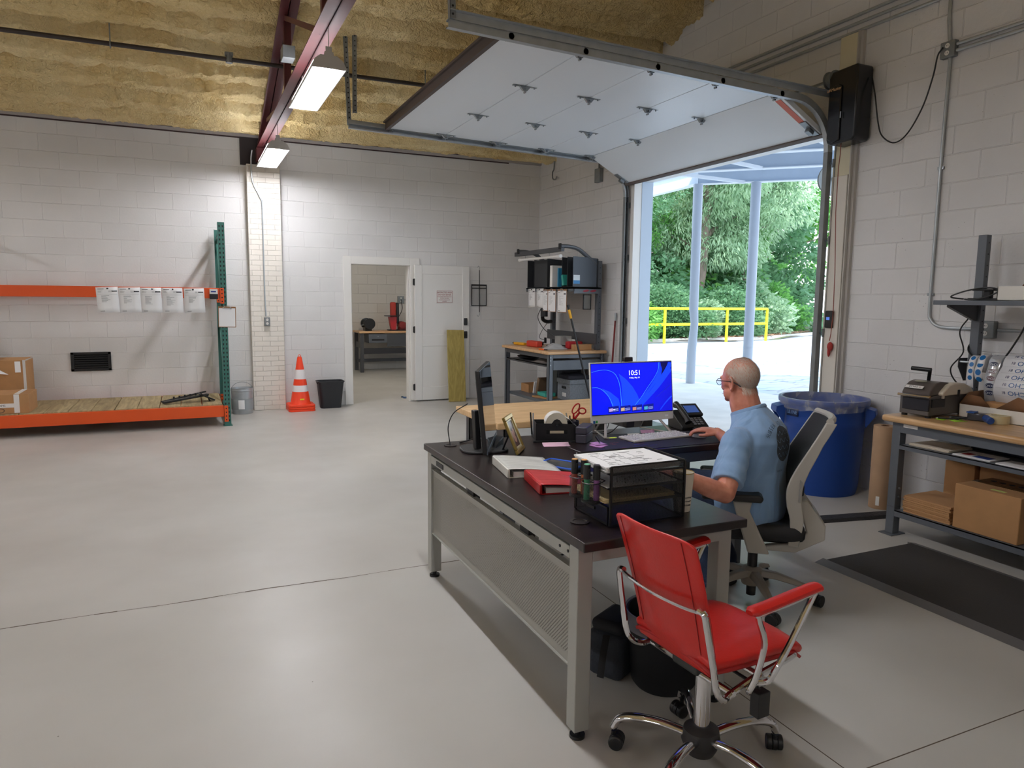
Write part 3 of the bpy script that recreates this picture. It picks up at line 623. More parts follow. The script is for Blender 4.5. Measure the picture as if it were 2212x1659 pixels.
# ---- overhead sectional door
dpan = pm('door_panel_skin', (238, 243, 248), .35, bump=.12, bscale=120)
dbrown = pm('door_strut_brown', (74, 62, 58), .5, .2)
gd = thing('overhead_door', 'white sectional overhead door rolled up on ceiling tracks over the opening', 'garage door', (3.5, 6.15, 3.3))
J = [(2.03, 3.335), (2.65, 3.32), (3.27, 3.30), (3.885, 3.282), (4.50, 3.262), (5.02, 2.985)]
for i in range(5):
    a, b_ = J[i], J[i + 1]; d = Vector((b_[0] - a[0], 0, b_[1] - a[1])); L_ = d.length
    M = frame((a[0], 0, a[1]), d, (0, 0, 1))
    sct = MB(M).box(.003, L_ - .003, -7.68, -4.67, 0, .045) if False else MB(M).box(.003, L_ - .003, 4.67, 7.68, 0, .045)
    s_ = sct.build('door_section', dpan, gd, bevel=.004)
    if i == 0: MB(M).box(-.035, .0, 4.65, 7.70, -.02, .07).box(-.055, -.035, 4.65, 7.7, .05, .07).build('strut', dbrown, s_)
    if i == 4: MB(M).box(L_ - .004, L_ + .035, 4.65, 7.70, -.012, .05).build('bottom_rail', pm('rail_brown', (96, 84, 78), .5), s_, bevel=.003); MB(M).box(L_ + .035, L_ + .05, 4.65, 7.7, .0, .04).build('bottom_seal', rubber, s_)
    if i == 4:
        MB(M).box(.08, .45, 4.70, 4.76, -.003, -.001).build('warning_label', pm('warning_red', (214, 120, 104), .6), s_)
        for yy in (4.68, 7.60): MB(M).box(L_ - .2, L_ - .01, yy, yy + .07, -.012, -.001).box(L_ - .12, L_ - .06, yy + .01, yy + .06, -.045, -.012).build('corner_bracket', zinc, s_, bevel=.003)
def hinge(p, wing=.11):
    m = MB(Matrix.Translation(p))
    m.box(-wing, wing, -.014, .014, -.005, -.001).prism([(-.05, 0), (.05, 0), (.02, -.035), (-.02, -.035)], -.012, .012, Matrix(((1, 0, 0, 0), (0, 0, 1, 0), (0, 1, 0, -.004), (0, 0, 0, 1))))
    m.cyl((0, -.03, -.024), (0, .03, -.024), .008, n=8).cyl((0, -.012, -.05), (0, .012, -.05), .009, n=8)
    for sx in (-.8, .8): m.cyl((wing * sx, 0, -.004), (wing * sx, 0, -.016), .006, n=6)
    return m
for i in range(1, 5):
    for yy in (4.70, 5.62, 6.67, 7.62):
        hinge((J[i][0], yy, J[i][1])).build('hinge', zinc, gd)
for i in range(5):
    for yy, s in ((4.66, -1), (7.69, 1)):
        MB().cyl((J[i][0] + (.04 if i == 0 else 0), yy - s * .05, J[i][1] - .02), (J[i][0] + (.04 if i == 0 else 0), yy + s * .05, J[i][1] - .02), .006, n=8).cyl((J[i][0] + (.04 if i == 0 else 0), yy + s * .03, J[i][1] - .02), (J[i][0] + (.04 if i == 0 else 0), yy + s * .05, J[i][1] - .02), .022, n=12).build('roller', zinc, gd)
# tracks (a thing on each side)
def ctrack(pts, y, s, wid=.045, dep=.055):
    """C-channel swept along pts in XZ; s = side the lip opens to"""
    pts = [Vector((p[0], y, p[1])) for p in pts]; n = len(pts); m = MB()
    prof = [(-dep / 2, 0), (dep / 2, 0), (dep / 2, -s * wid), (dep / 2 - .012, -s * wid), (dep / 2 - .012, -s * (wid - .003)), (dep / 2 - .003, -s * (wid - .003)), (dep / 2 - .003, -s * .003), (-dep / 2 + .003, -s * .003), (-dep / 2 + .003, -s * (wid - .003)), (-dep / 2 + .012, -s * (wid - .003)), (-dep / 2 + .012, -s * wid), (-dep / 2, -s * wid)]
    k = len(prof); vs = []; fs = []
    for i, p in enumerate(pts):
        t = (pts[min(i + 1, n - 1)] - pts[max(i - 1, 0)]).normalized(); nn = Vector((-t.z, 0, t.x))
        for a, b_ in prof: vs.append(p + nn * a + Vector((0, b_, 0)))
    for i in range(n - 1):
        for j in range(k): fs.append((i * k + j, i * k + (j + 1) % k, (i + 1) * k + (j + 1) % k, (i + 1) * k + j))
    fs += [tuple(range(k)), tuple((n - 1) * k + j for j in range(k))]
    return m.add(vs, fs)
for y, s, lb, xe in ((4.61, -1, 'galvanised curved overhead door track on the near side with drum above', 1.62), (7.76, 1, 'galvanised curved overhead door track on the far side', 1.62)):
    t = thing('door_track', lb, 'door track', (5.07, y, 0), group='overhead door tracks')
    arc = [(4.66 + .41 * sin(a), 2.83 + .41 * cos(a)) for a in [k * pi / 24 for k in range(13)]]
    ctrack([(xe, 3.33), (3.2, 3.285)] + arc, y, s).build('horizontal_track', galv, t)
    ctrack([(5.07, 2.83), (5.07, .02)], y, s).build('vertical_track', galvd, t)
    # wall angle
    MB().box(5.10, 5.14, y + s * .03 - .003, y + s * .03 + .003, .02, 3.2).box(5.136, 5.142, min(y + s * .03, y + s * .1), max(y + s * .03, y + s * .1), .02, 3.35).build('wall_angle', galvd, t)
    # top angle along the horizontal track
    MB().bar((xe, y + s * .012, 3.375), (5.1, y + s * .012, 3.29), .004, .05).bar((xe, y + s * .028, 3.40), (5.1, y + s * .028, 3.31), .036, .004).build('top_angle', galv, t)
    for z in (.45, 1.25, 2.05, 2.7): MB().box(5.085, 5.135, y + s * .0 - .03, y + s * .035 + .02, z, z + .07).cyl((5.07, y, z + .035), (5.11, y, z + .035), .009, n=8).build('bracket', zinc, t)
    def perf(m, p0, p1, up_, w=.045):
        m.bar(p0, p1, w, .003, up_)
    for xx, dz in ((xe + .02, 0),):
        for k, (a, b_) in enumerate((((xx, y + s * .03, 3.35), (xx - .03, y + s * .03, 4.75 if s < 0 else 4.3)), ((xx + .06, y + s * .035, 3.48), (xx + .07, y + s * .035, 4.75 if s < 0 else 4.45)))):
            hm = MB(); hm.bar(a, b_, .04, .004, (0, 1, 0)).bar((a[0] - .018, a[1] + .018, a[2]), (b_[0] - .018, b_[1] + .018, b_[2]), .004, .04, (0, 1, 0))
            hp = hm.build('hanger_angle', galvd, t)
            hh = MB(); L_ = Vector(b_) - Vector(a)
            for q in range(int(L_.length / .05)):
                c = Vector(a) + L_ * ((q + .5) * .05 / L_.length); hh.cyl(c + Vector((0, -.004, 0)), c + Vector((0, .004, 0)), .008, n=6)
            hh.build('slot', blackm if k == 0 else blackm, hp)
# lift drum, shaft, opener
sh = thing('torsion_shaft', 'steel torsion shaft with cable drums above the overhead door', 'shaft', (5.03, 6, 3.42))
MB().cyl((5.02, 4.5, 3.405), (5.02, 7.85, 3.405), .0127, n=10).build('rod', zinc, sh)
for y in (4.62, 7.78): MB().lathe([(.03, 0), (.075, 0), (.075, .008), (.06, .012), (.062, .06), (.075, .064), (.075, .072), (.03, .074)], n=24, M=TR(5.02, y, 3.405) @ Matrix.Rotation(pi / 2, 4, 'X')).build('cable_drum', galvd, sh)
for y in (4.55, 6.2, 7.85): MB().box(5.0, 5.14, y - .003, y + .003, 3.34, 3.47).build('bearing_plate', galvd, sh)
op = thing('door_opener', 'black wall-mounted overhead door opener with a hanging red release cord', 'door opener', (5.05, 4.4, 2.87))
m = MB(); m.prism([(-.15, 0), (-.16, .03), (-.16, .52), (-.13, .57), (.11, .58), (.12, .55), (.12, .02), (.10, -.01), (-.11, -.02)], -.09, .09, frame((5.02, 4.385, 2.87), (0, -1, 0)) @ Matrix.Rotation(pi / 2, 4, 'X') if False else Matrix(((0, 0, 1, 5.03), (-1, 0, 0, 4.385), (0, 1, 0, 2.87), (0, 0, 0, 1))))
ob = m.build('body', pm('opener_black', (20, 21, 26), .25), op, bevel=.012)
MB().prism([(-.14, .03), (-.14, .44), (-.06, .46), (-.02, .44), (-.02, .01), (-.09, .0)], .09, .105, Matrix(((0, 0, -1, 5.03), (-1, 0, 0, 4.385), (0, 1, 0, 2.87), (0, 0, 0, 1)))).build('front_cover', pm('opener_gloss', (28, 29, 34), .18), op, bevel=.01)
text('logo', 'LiftMaster', .035, face_yz((4.923, 4.475, 3.29)), pm('logo_amber', (214, 170, 120), .5), op)
MB().box(4.921, 4.924, 4.39, 4.40, 3.05, 3.10).build('indicator', zinc, op)
MB().tube([(5.0, 4.44, 2.86), (5.0, 4.44, 2.78), (5.0, 4.45, 2.66), (5.03, 4.475, 2.3), (5.06, 4.47, 1.8), (5.08, 4.48, 1.45), (5.08, 4.49, 1.28), (5.08, 4.50, 1.22)], .0035, 6).build('release_cord', pm('cord_rust', (150, 84, 72), .8), op)
MB().ell((5.08, 4.49, 1.17), (.02, .028, .04)).ell((5.08, 4.50, 1.13), (.012, .014, .05)).build('knot', pm('knot_red', (170, 56, 50), .8), op)
cd = MB().tube(spline([(5.08, 4.25, 3.36), (5.07, 4.20, 3.2), (5.09, 4.17, 2.98), (5.1, 4.13, 2.87), (5.1, 4.02, 2.80), (5.1, 3.91, 2.85), (5.1, 3.80, 3.02), (5.1, 3.735, 3.22), (5.1, 3.71, 3.36), (5.08, 3.66, 3.40)], 8), .0055, 8).build('opener_cable', blackp)
tag(recenter(cd, (5.1, 4.0, 2.8)), 'black power cord sagging from the door opener to the wall outlet', 'cord')
ac = thing('keypad', 'black door control keypad with small blue screen on the opening frame', 'keypad', (5.08, 4.52, 1.40))
MB().box(5.075, 5.1, 4.485, 4.56, 1.33, 1.48).build('case', blackp, ac, bevel=.008)
MB().box(5.073, 5.0755, 4.51, 4.545, 1.40, 1.425).build('display', pm('lcd_blue', (90, 130, 220), .4, emit=.5), ac)
# conduits
def conduit(label, pts, r=.011, k=6, clamps=(), sp=True, nm='conduit', group=None):
    t = thing(nm, label, 'conduit', pts[0], group=group)
    MB().tube(spline(pts, k) if sp else pts, r, 10).build('tube', galv, t)
    for c in clamps: MB().cb(c, (.012, .05, .02)).cyl(Vector(c) + Vector((0, -.022, 0)), Vector(c) + Vector((-.012, -.022, 0)), .006, n=8).build('clamp', zinc, t)
    return t
X_ = XR - .014
conduit('thin conduit dropping down the side wall and bending toward the packing bench', [(X_, 3.67, 5.6), (X_, 3.665, 3.6), (X_, 3.655, 3.52), (X_, 3.645, 3.44)], .013, sp=False)
conduit('steel conduit running down from the high outlet and bending toward the packing bench', [(X_, 3.635, 3.33), (X_, 3.635, 3.2), (X_, 3.64, 2.6), (X_, 3.64, 2.0), (X_, 3.638, 1.52), (X_, 3.62, 1.43), (X_, 3.56, 1.385), (X_, 3.46, 1.375), (X_, 3.30, 1.375), (X_, 3.26, 1.375)], .012, clamps=[(XR - .008, 3.64, 2.55), (XR - .008, 3.64, 1.62)])
conduit('steel conduit leaving the packing bench outlet along the side wall', [(X_, 3.12, 1.375), (X_, 0.5, 1.375)], .012, sp=False)
for i, z in enumerate((3.775, 3.80, 3.825)):
    conduit(('lowest', 'middle', 'topmost')[i] + ' of three parallel conduits high on the side wall', [(X_, 9.0, z + .04 * i), (X_, -3, z + .04 * i)], .013, sp=False, group='conduits high on the side wall')
for i, z in enumerate((3.365, 3.41)):
    conduit(('lower', 'upper')[i] + ' of two conduits leaving the high outlet box', [(X_ - .01, 3.58, z), (X_ - .01, -1, z)], .013, sp=False, group='conduit pair at the high outlet')
def outlet(label, M, w=.07, h=.115, n=1):
    t = thing('outlet_box', label, 'outlet', (0, 0, 0), rot=M)
    MB(M).box(-w / 2, w / 2, -h / 2, h / 2, 0, .045).build('box', galvd, t, bevel=.005)
    for s in (-1, 1):
        f = MB(M).lathe([(.0, 0), (.017, 0), (.017, .003), (0, .003)], (0, s * h * .22, .045), 16).build('receptacle', white, t)
        MB(M).box(-.007, -.004, s * h * .22 - .004, s * h * .22 + .006, .048, .0485).box(.004, .007, s * h * .22 - .004, s * h * .22 + .006, .048, .0485).build('slot', blackm, f)
    return t
outlet('steel outlet box high on the side wall with the opener cord plugged in', face_yz((XR, 3.64, 3.385)), .11, .115)
outlet('steel outlet box on the side wall behind the packing bench post', face_yz((XR, 3.19, 1.375)), .12, .12)
outlet('steel outlet box low on the white brick pier', face_xz((.985, YB - .13, 1.21)), .075, .115)
conduit('thin conduit snaking down the white brick pier to an outlet', [(.86, 10.14, 3.44), (.845, 10.16, 3.33), (.845, 10.165, 3.13), (.87, 10.165, 3.0), (.955, 10.165, 2.82), (.965, 10.165, 2.7), (.965, 10.165, 1.6), (.975, 10.165, 1.28)], .009, 5)
t = thing('junction_box', 'grey square junction box high on the side wall near the corner', 'junction box', (5.1, 8.49, 3.17)); MB().box(5.09, XR, 8.42, 8.56, 3.12, 3.3).build('box', galvd, t, bevel=.005); MB().cyl((5.12, 8.49, 3.3), (5.12, 8.49, 4.1), .012, n=10).build('stub', galvd, t)
o = MB().tube(spline([(5.12, 9.79, 4.1), (5.12, 9.79, 3.55), (5.1, 9.8, 3.45), (5.09, 9.77, 3.35), (5.1, 9.70, 3.33), (5.11, 9.68, 3.37)], 6), .01, 8).build('pipe_hook', galvd); tag(recenter(o, (5.12, 9.79, 3.4)), 'bent steel hook hanging high beside the back corner', 'hook')
# wall vent
vt = thing('wall_vent', 'black louvred vent set in the back wall above the storage rack deck', 'vent', (-1.115, YB, .71))
MB().box(-1.335, -1.30, YB - .02, YB, .595, .83).box(-.93, -.895, YB - .02, YB, .595, .83).box(-1.335, -.895, YB - .02, YB, .8, .83).box(-1.335, -.895, YB - .02, YB, .595, .625).build('frame', blackp, vt, bevel=.003)
for k in range(6): MB().box(-1.3, -.93, YB - .014, YB - .002, .635 + .028 * k, .648 + .028 * k).build('louver', blackm, vt)
MB().box(-1.3, -.93, YB - .003, YB - .001, .62, .805).build('backing', pm('void', (8, 8, 10), .9), vt)
# ================================================================ BACK WALL THINGS
teal = pm('rack_teal', (58, 112, 102), .42, .1, var=.06)
orange = pm('rack_orange', (222, 84, 24), .4, var=.03)
deckw = wood_mat('treated_deck_board', (146, 130, 98), (188, 170, 128), (9, 1, 9), 2.2, .75, 1.2)
rk = thing('storage_rack', 'green and orange steel storage rack with a low wooden deck', 'storage rack', (-1, 9.65, 0))
def rack_post(x, y, z1=2.40):
    m = MB(); s = .0375
    m.box(x - s, x + s, y - .003, y, .008, z1) if y < 9.6 else m.box(x - s, x + s, y, y + .003, .008, z1)
    yy = y if y < 9.6 else y
    for q in (-1, 1): m.box(*sorted((x + q * s, x + q * (s - .003))), *(sorted((y, y + .07 * (1 if y < 9.6 else -1)))), .008, z1)
    m.box(x - .05, x + .05, y - .02, y + .09, 0, .008) if y < 9.6 else m.box(x - .05, x + .05, y - .09, y + .02, 0, .008)
    p = m.build('upright', teal, rk)
    h = MB(); z = .06
    while z < z1 - .03:
        for q in (-.018, .018):
            yy = y - .0038 if y < 9.6 else y + .0038
            h.prism([(q - .008, z + .018), (q + .008, z + .018), (q + .005, z - .006), (q - .005, z - .006)], yy - .0005, yy + .0005, Matrix(((1, 0, 0, x), (0, 0, 1, 0), (0, 1, 0, 0), (0, 0, 0, 1))))
        z += .0508
    h.build('slot_holes', blackm, p); return p
for x in (.40, -2.42):
    rack_post(x, 9.09); rack_post(x, 10.2, 2.40)
    for z0, z1 in ((.15, .15), (.25, 1.15), (1.2, 1.2), (1.3, 2.2), (2.28, 2.28)): MB().bar((x, 9.13, z0), (x, 10.16, z1), .03, .03).build('brace', teal, rk)
for y in (9.075, 10.185):
    for z0, z1 in ((1.52, 1.64), (.115, .25)):
        MB().box(-2.38, .36, y, y + .04, z0, z1).build('beam', orange, rk, bevel=.004)
        for x in (-2.40, .385):
            p = MB().box(x - .022, x + .022, y - .016, y + .002, z0 - .06, z1 - .0).build('beam_connector', orange, rk, bevel=.003)
            if x > 0:
                r = MB()
                for k in range(4): r.cyl((x, y - .018, z0 - .035 + k * .045), (x, y - .0155, z0 - .035 + k * .045), .008, n=8)
                r.build('rivet', blackm, p)
x = -2.38
for k in range(12):
    w = .2275; MB().box(x + .004 * (k % 2) + .002, x + w - .003, 9.118, 10.185, .225, .262).build('deck_board', deckw, rk, bevel=.004); x += w
def sheet(label, M, w=.216, h=.28, lines=0, cat='paper', group=None, magnet=True, nm='paper_sheet', seed=0):
    """printed letter sheet hanging in local XY (x right, y up, top at y=0)"""
    t = thing(nm, label, cat, (0, 0, 0), rot=M, group=group); r = random.Random(seed)
    MB(M).grid(lambda u, v: ((u - .5) * w, -h * v, .0015 + .004 * sin(pi * v) * (u - .3)), 3, 5).build('sheet', paper, t, solid=.0006)
    m = MB(M)
    y = -.03
    m.box(-w * .42, -w * .14, -.022, -.016, .0045, .005)
    for k in range(3): m.box(-w * .42, -w * .42 + r.uniform(.02, .05), -.04 - k * .007, -.0385 - k * .007, .0045, .005).box(w * .05, w * .05 + r.uniform(.02, .05), -.04 - k * .007, -.0385 - k * .007, .0045, .005)
    m.box(w * .2, w * .45, -.052, -.040, .0045, .0048); m.box(-w * .45, w * .45, -.080, -.079, .0045, .005)
    for k in range(7 + lines):
        y = -.095 - k * .011; x0_ = -w * .28
        m.box(x0_, x0_ + r.uniform(.03, .09), y, y + .0022, .0045, .0052)
    m.box(-w * .38, -w * .18, -h + .017, -h + .021, .004, .005)
    m.build('print', ink, t)
    if magnet: MB(M).cyl((r.uniform(-.02, .02), -.015, .004), (r.uniform(-.01, .01), -.015, .014), .008, n=10).build('magnet', blackp, t)
    return t
for i, (px, tilt) in enumerate(((-.793, -2.5), (-.575, -1.5), (-.36, -.6), (-.142, -.5), (.085, -1.5))):
    nm = ('leftmost', 'second', 'middle', 'fourth', 'rightmost')[i]
    sheet('printed order sheet, %s of five pinned to the orange rack beam' % (nm if i in (0, 2, 4) else nm + ' from the left'), face_xz((px, 9.0725, 1.632)) @ Matrix.Rotation(radians(-tilt), 4, 'Z'), seed=i, lines=i % 4, group='order sheets on the rack beam')
t = thing('card_holder', 'small white and black card box stuck to the orange rack beam', 'card holder', (.30, 9.06, 1.52))
MB().box(.25, .34, 9.03, 9.072, 1.51, 1.57).build('lower_box', blackp, t, bevel=.003); MB().box(.252, .338, 9.035, 9.07, 1.57, 1.625).build('upper_box', white, t, bevel=.003); MB().box(.265, .32, 9.0335, 9.0345, 1.59, 1.605).build('printed_band', inkblue, t)
def clipboard(label, M, w=.23, h=.315, seed=0, group=None, blank=False):
    t = thing('clipboard', label, 'clipboard', (0, 0, 0), rot=M, group=group)
    MB(M).box(-w / 2, w / 2, -h, 0, 0, .004).build('board', pm('hardboard', (146, 104, 66), .6), t, bevel=.003)
    m = MB(M).box(-.05, .05, -.028, -.012, .004, .010).tube([(-.04, -.014, .012), (-.025, .006, .014), (.025, .006, .014), (.04, -.014, .012)], .003, 6).cyl((-.04, -.016, .010), (.04, -.016, .010), .005, n=8)
    m.build('clip', chrome, t)
    s = MB(M).box(-w / 2 + .008, w / 2 - .008, -h + .008, -.02, .0045, .006).build('sheet', paper, t)
    if not blank:
        m = MB(M); r = random.Random(seed)
        m.box(-w * .4, -w * .2, -.045, -.04, .0062, .0068).box(w * .2, w * .42, -.07, -.055, .0062, .0066)
        for k in range(11):
            m.box(-w * .3, -w * .3 + r.uniform(.03, .12), -.09 - .012 * k, -.0885 - .012 * k, .0062, .0068)
        m.box(-w * .4, -w * .2, -h + .02, -h + .026, .0062, .0068); m.build('print', ink, s)
    return t
clipboard('clipboard with a blank sheet hung on the green rack upright', face_xz((.435, 9.083, 1.425)) @ Matrix.Rotation(radians(-1), 4, 'Z'), .195, .245, blank=True)
# boxes on the rack
tapew = pm('printed_tape', (226, 224, 220), .35)
def carton(label, x0, x1, y0, y1, z0, z1, cat='box', bits=None, nm='cardboard_box', group=None):
    t = thing(nm, label, cat, ((x0 + x1) / 2, (y0 + y1) / 2, z0), group=group)
    b_ = MB().box(x0, x1, y0, y1, z0, z1).build('carton', card, t, bevel=.004)
    MB().box((x0 + x1) / 2 - .001, (x0 + x1) / 2 + .001, y0 + .01, y1 - .01, z1, z1 + .0006).build('flap_seam', cardd, b_)
    return t, b_
t, b_ = carton('long taped cardboard box lying lowest on the rack deck', -2.35, -1.60, 9.14, 9.62, .262, .47)
MB().box(-2.3, -1.72, 9.137, 9.14, .33, .375).box(-1.735, -1.685, 9.1375, 9.14, .27, .468).box(-1.735, -1.685, 9.14, 9.6, .4715, .473).build('packing_tape', tapew, t)
for k, (xx, s) in enumerate(((-2.2, 'AMS'), (-2.02, 'AMS'), (-1.84, 'AMS'))): text('tape_print', s, .03, face_xz((xx, 9.1365, .352)), ink, t)
MB().tube([(-1.86 + .035 * cos(a), 9.1385, .30 + .022 * sin(a)) for a in [k * pi / 8 for k in range(17)]], .0025, 5).build('printed_mark', ink, t)
t, b_ = carton('tall cardboard box with a peeling label behind the long taped box', -2.35, -1.70, 9.66, 10.12, .262, .80)
MB().box(-1.725, -1.698, 9.657, 9.66, .262, .80).box(-1.699, -1.6975, 9.66, 10.1, .79, .802).build('clear_tape', pm('clear_tape', (206, 204, 200), .25), t)
MB().box(-1.80, -1.745, 9.655, 9.6575, .66, .785).build('label', paper, t)
MB().add([(-2.06, 9.657, .765), (-2.03, 9.657, .68), (-1.86, 9.64, .64), (-2.0, 9.60, .66)], [(0, 1, 2), (1, 3, 2), (0, 3, 1)]).build('peeling_label', paper, t)
# folded black stand on the deck
t = thing('folding_stand', 'black plastic folded equipment stand lying on the right end of the rack deck', 'stand', (-.05, 9.45, .262))
m = MB(); m.bar((-.30, 9.3, .285), (.20, 9.45, .345), .07, .025).bar((-.32, 9.42, .28), (.18, 9.62, .36), .03, .02)
m.build('frame', blackp, t, bevel=.006)
MB().bar((.10, 9.42, .36), (.26, 9.46, .275), .14, .02).bar((.18, 9.44, .345), (.22, 9.44, .262), .02, .02).build('foot', blackp, t, bevel=.006)
for k in range(6): MB().cyl((-.18 + .06 * k, 9.36 + .02 * k, .31 + .006 * k), (-.18 + .06 * k, 9.36 + .02 * k, .345 + .006 * k), .01, n=8).build('peg', blackp, t)
# bucket
t = thing('metal_bucket', 'grey metal paint pail with a wire handle beside the rack', 'bucket', (.63, 10.03, 0))
M = ROOTM[t.name]
MB(M).lathe([(.128, 0), (.13, .004), (.137, .30), (.141, .305), (.141, .315), (.137, .318), (.139, .34), (.134, .34), (.13, .30), (.12, .28)], n=28, cap=False).lathe([(0, .012), (.128, .012)], n=28, cap=False).build('body', galv, t)
MB(M).lathe([(.0, .302), (.134, .304), (.136, .309), (.134, .313), (0, .306)], n=24, cap=False).build('lid', pm('dried_paint', (60, 62, 60), .6), t)
MB(M).tube([(.139 * cos(a), .02 + .0 * sin(a), .30 + .115 * sin(a)) for a in [k * pi / 14 for k in range(15)]], .003, 6).build('handle', zinc, t)
MB(M).lathe([(.1378, .06), (.1395, .20)], n=28, cap=False).build('label_band', pm('pail_label', (150, 156, 158), .5), t)
l = MB(M)
for a0, a1, mt in ((-2.0, -1.45, 0),):
    l.grid(lambda u, v: ((.139 + .0015 * v) * cos(a0 + (a1 - a0) * u), (.139 + .0015 * v) * sin(a0 + (a1 - a0) * u), .07 + .12 * v), 8, 1)
l.build('paper_label', paper, t)
# cones
coneo = pm('cone_orange', (244, 66, 22), .45, emit=0); conew = pm('cone_reflector', (232, 226, 226), .3)
def cone(z0, i, label):
    t = thing('traffic_cone', label, 'traffic cone', (1.378, 10.03, z0), group='stacked traffic cones'); M = ROOTM[t.name]; p = .175
    MB(M).prism([(-p + .03, -p), (p - .03, -p), (p, -p + .03), (p, p - .03), (p - .03, p), (-p + .03, p), (-p, p - .03), (-p, -p + .03)], 0, .028).build('base', coneo, t, bevel=.006)
    def rr(z): return .135 - (.135 - .03) * (z - .028) / .64
    zs = [.028, .20, .285, .37, .50, .60, .668]
    c = MB(M); c.lathe([(.145, .028), (rr(.06) , .05), (rr(.2), .20)], n=28, cap=False).lathe([(rr(.285), .285), (rr(.37), .37)], n=28, cap=False).lathe([(rr(.5), .50), (rr(.66), .66), (.022, .675), (.0, .676)], n=28, cap=False)
    c.build('cone_body', coneo, t)
    MB(M).lathe([(rr(.2) + .001, .20), (rr(.285) + .001, .285)], n=28, cap=False).build('reflective_collar', conew, t)
    MB(M).lathe([(rr(.37) + .001, .37), (rr(.5) + .001, .50)], n=28, cap=False).build('reflective_collar', conew, t)
    if i == 2:
        MB(M).tube([(.018 * cos(a), 0, .672 + .03 * sin(a)) for a in [k * pi / 8 for k in range(9)]], .004, 6).build('handle', coneo, t)
        g = MB(M); g.grid(lambda u, v: ((rr(.1) + .003) * cos(-1.75 + .45 * u), (rr(.1) + .003) * sin(-1.75 + .45 * u), .09 + .02 * v), 6, 1); g.build('label', yel, t)
    return t
for i, lb in enumerate(('orange traffic cone at the bottom of the stack, only its base showing', 'orange traffic cone in the middle of the stack, only its base showing', 'orange and white striped traffic cone topmost on the stack')): cone(i * .031, i, lb)
# waste bin by the door
def taper_bin(t, M, w0, d0, w1, d1, h, mat, th=.004, rim=.012):
    m = MB(M)
    def ring(w, d, z, r=.05):
        out = []
        for cx, cy, a0 in ((w / 2 - r, d / 2 - r, 0), (-w / 2 + r, d / 2 - r, pi / 2), (-w / 2 + r, -d / 2 + r, pi), (w / 2 - r, -d / 2 + r, 1.5 * pi)):
            for k in range(5): out.append((cx + r * cos(a0 + k * pi / 8), cy + r * sin(a0 + k * pi / 8), z))
        return out
    R_ = [ring(w0, d0, 0), ring(w1, d1, h - rim), ring(w1 + .02, d1 + .02, h - rim), ring(w1 + .02, d1 + .02, h), ring(w1 - 2 * th, d1 - 2 * th, h), ring(w0 - 2 * th, d0 - 2 * th, .01)]
    n = 20; vs = [p for q in R_ for p in q]; fs = []
    for i in range(len(R_) - 1):
        for k in range(n): fs.append((i * n + k, i * n + (k + 1) % n, (i + 1) * n + (k + 1) % n, (i + 1) * n + k))
    fs += [tuple(range(n - 1, -1, -1)), tuple((len(R_) - 1) * n + k for k in range(n))]
    return m.add(vs, fs)
t = thing('waste_bin', 'black rectangular plastic waste bin between the cones and the door', 'waste bin', (1.80, 10.13, 0))
M = ROOTM[t.name]; taper_bin(t, M, .28, .19, .35, .26, .38, blackp).build('body', pm('bin_black', (34, 36, 40), .5), t)
MB(M).box(-.185, -.165, -.04, .04, .345, .365).box(.165, .185, -.04, .04, .345, .365).build('handle_lug', blackp, t, bevel=.003)
# wooden board leaning on the open door
M = frame((3.53, 10.0, .0), (1, 0, 0), (0, 0, 1)); 
brd = MB(TR(3.665, 10.02, 0, 0, radians(-8.5)) @ Matrix.Rotation(radians(1.2), 4, 'Y')).box(-.135, .135, -.012, .012, .002, 1.085).build('wooden_board', wood_mat('pine_board', (150, 132, 66), (186, 166, 96), (7, 7, 1), 2.0, .7, 2.5), bevel=.003)
tag(recenter(brd, (3.66, 10.02, 0)), 'tall greenish wooden board leaning on the open white door', 'board')
# hanging clear pocket with bungee
t = thing('document_pocket', 'clear black-edged document pocket hanging by a bungee right of the door', 'document pocket', (4.12, 10.29, 1.6))
yy = YB - .012
m = MB()
for a in ((3.99, 4.245, 1.742, 1.765), (3.99, 4.245, 1.435, 1.447), (3.99, 4.002, 1.44, 1.76), (4.233, 4.245, 1.44, 1.76), (3.99, 4.245, 1.70, 1.712)): m.box(a[0], a[1], yy - .004, yy, a[2], a[3])
m.build('border', blackm, t); MB().box(4.0, 4.235, yy - .003, yy - .001, 1.445, 1.745).build('clear_sheet', pm('clear_vinyl', (196, 196, 196), .12, alpha=.35), t)
MB().tube([(4.118, yy - .012, 1.98), (4.118, yy - .012, 1.72), (4.122, yy - .012, 1.45), (4.122, yy - .012, 1.34)], .006, 8).build('bungee', blackm, t)
MB().tube(spline([(4.118, yy - .012, 1.97), (4.118, yy - .012, 2.02), (4.105, yy - .012, 2.045), (4.09, yy - .012, 2.02)], 5), .003, 6).build('hook', zinc, t)
MB().tube(spline([(4.122, yy - .012, 1.35), (4.12, yy - .012, 1.30), (4.10, yy - .012, 1.275), (4.08, yy - .012, 1.30)], 5), .003, 6).build('hook', zinc, t)
# blue cloth
cl = MB().grid(lambda u, v: (3.0 + .24 * u, 10.63 + .16 * v, .004 + .03 * max(0, sin(u * 7 + v * 4)) * (1 - abs(2 * v - 1))), 14, 10).build('cloth', pm('shop_cloth', (40, 72, 110), .9)); tag(recenter(cl, (3.1, 10.7, 0)), 'crumpled blue shop cloth on the floor just inside the doorway', 'cloth')
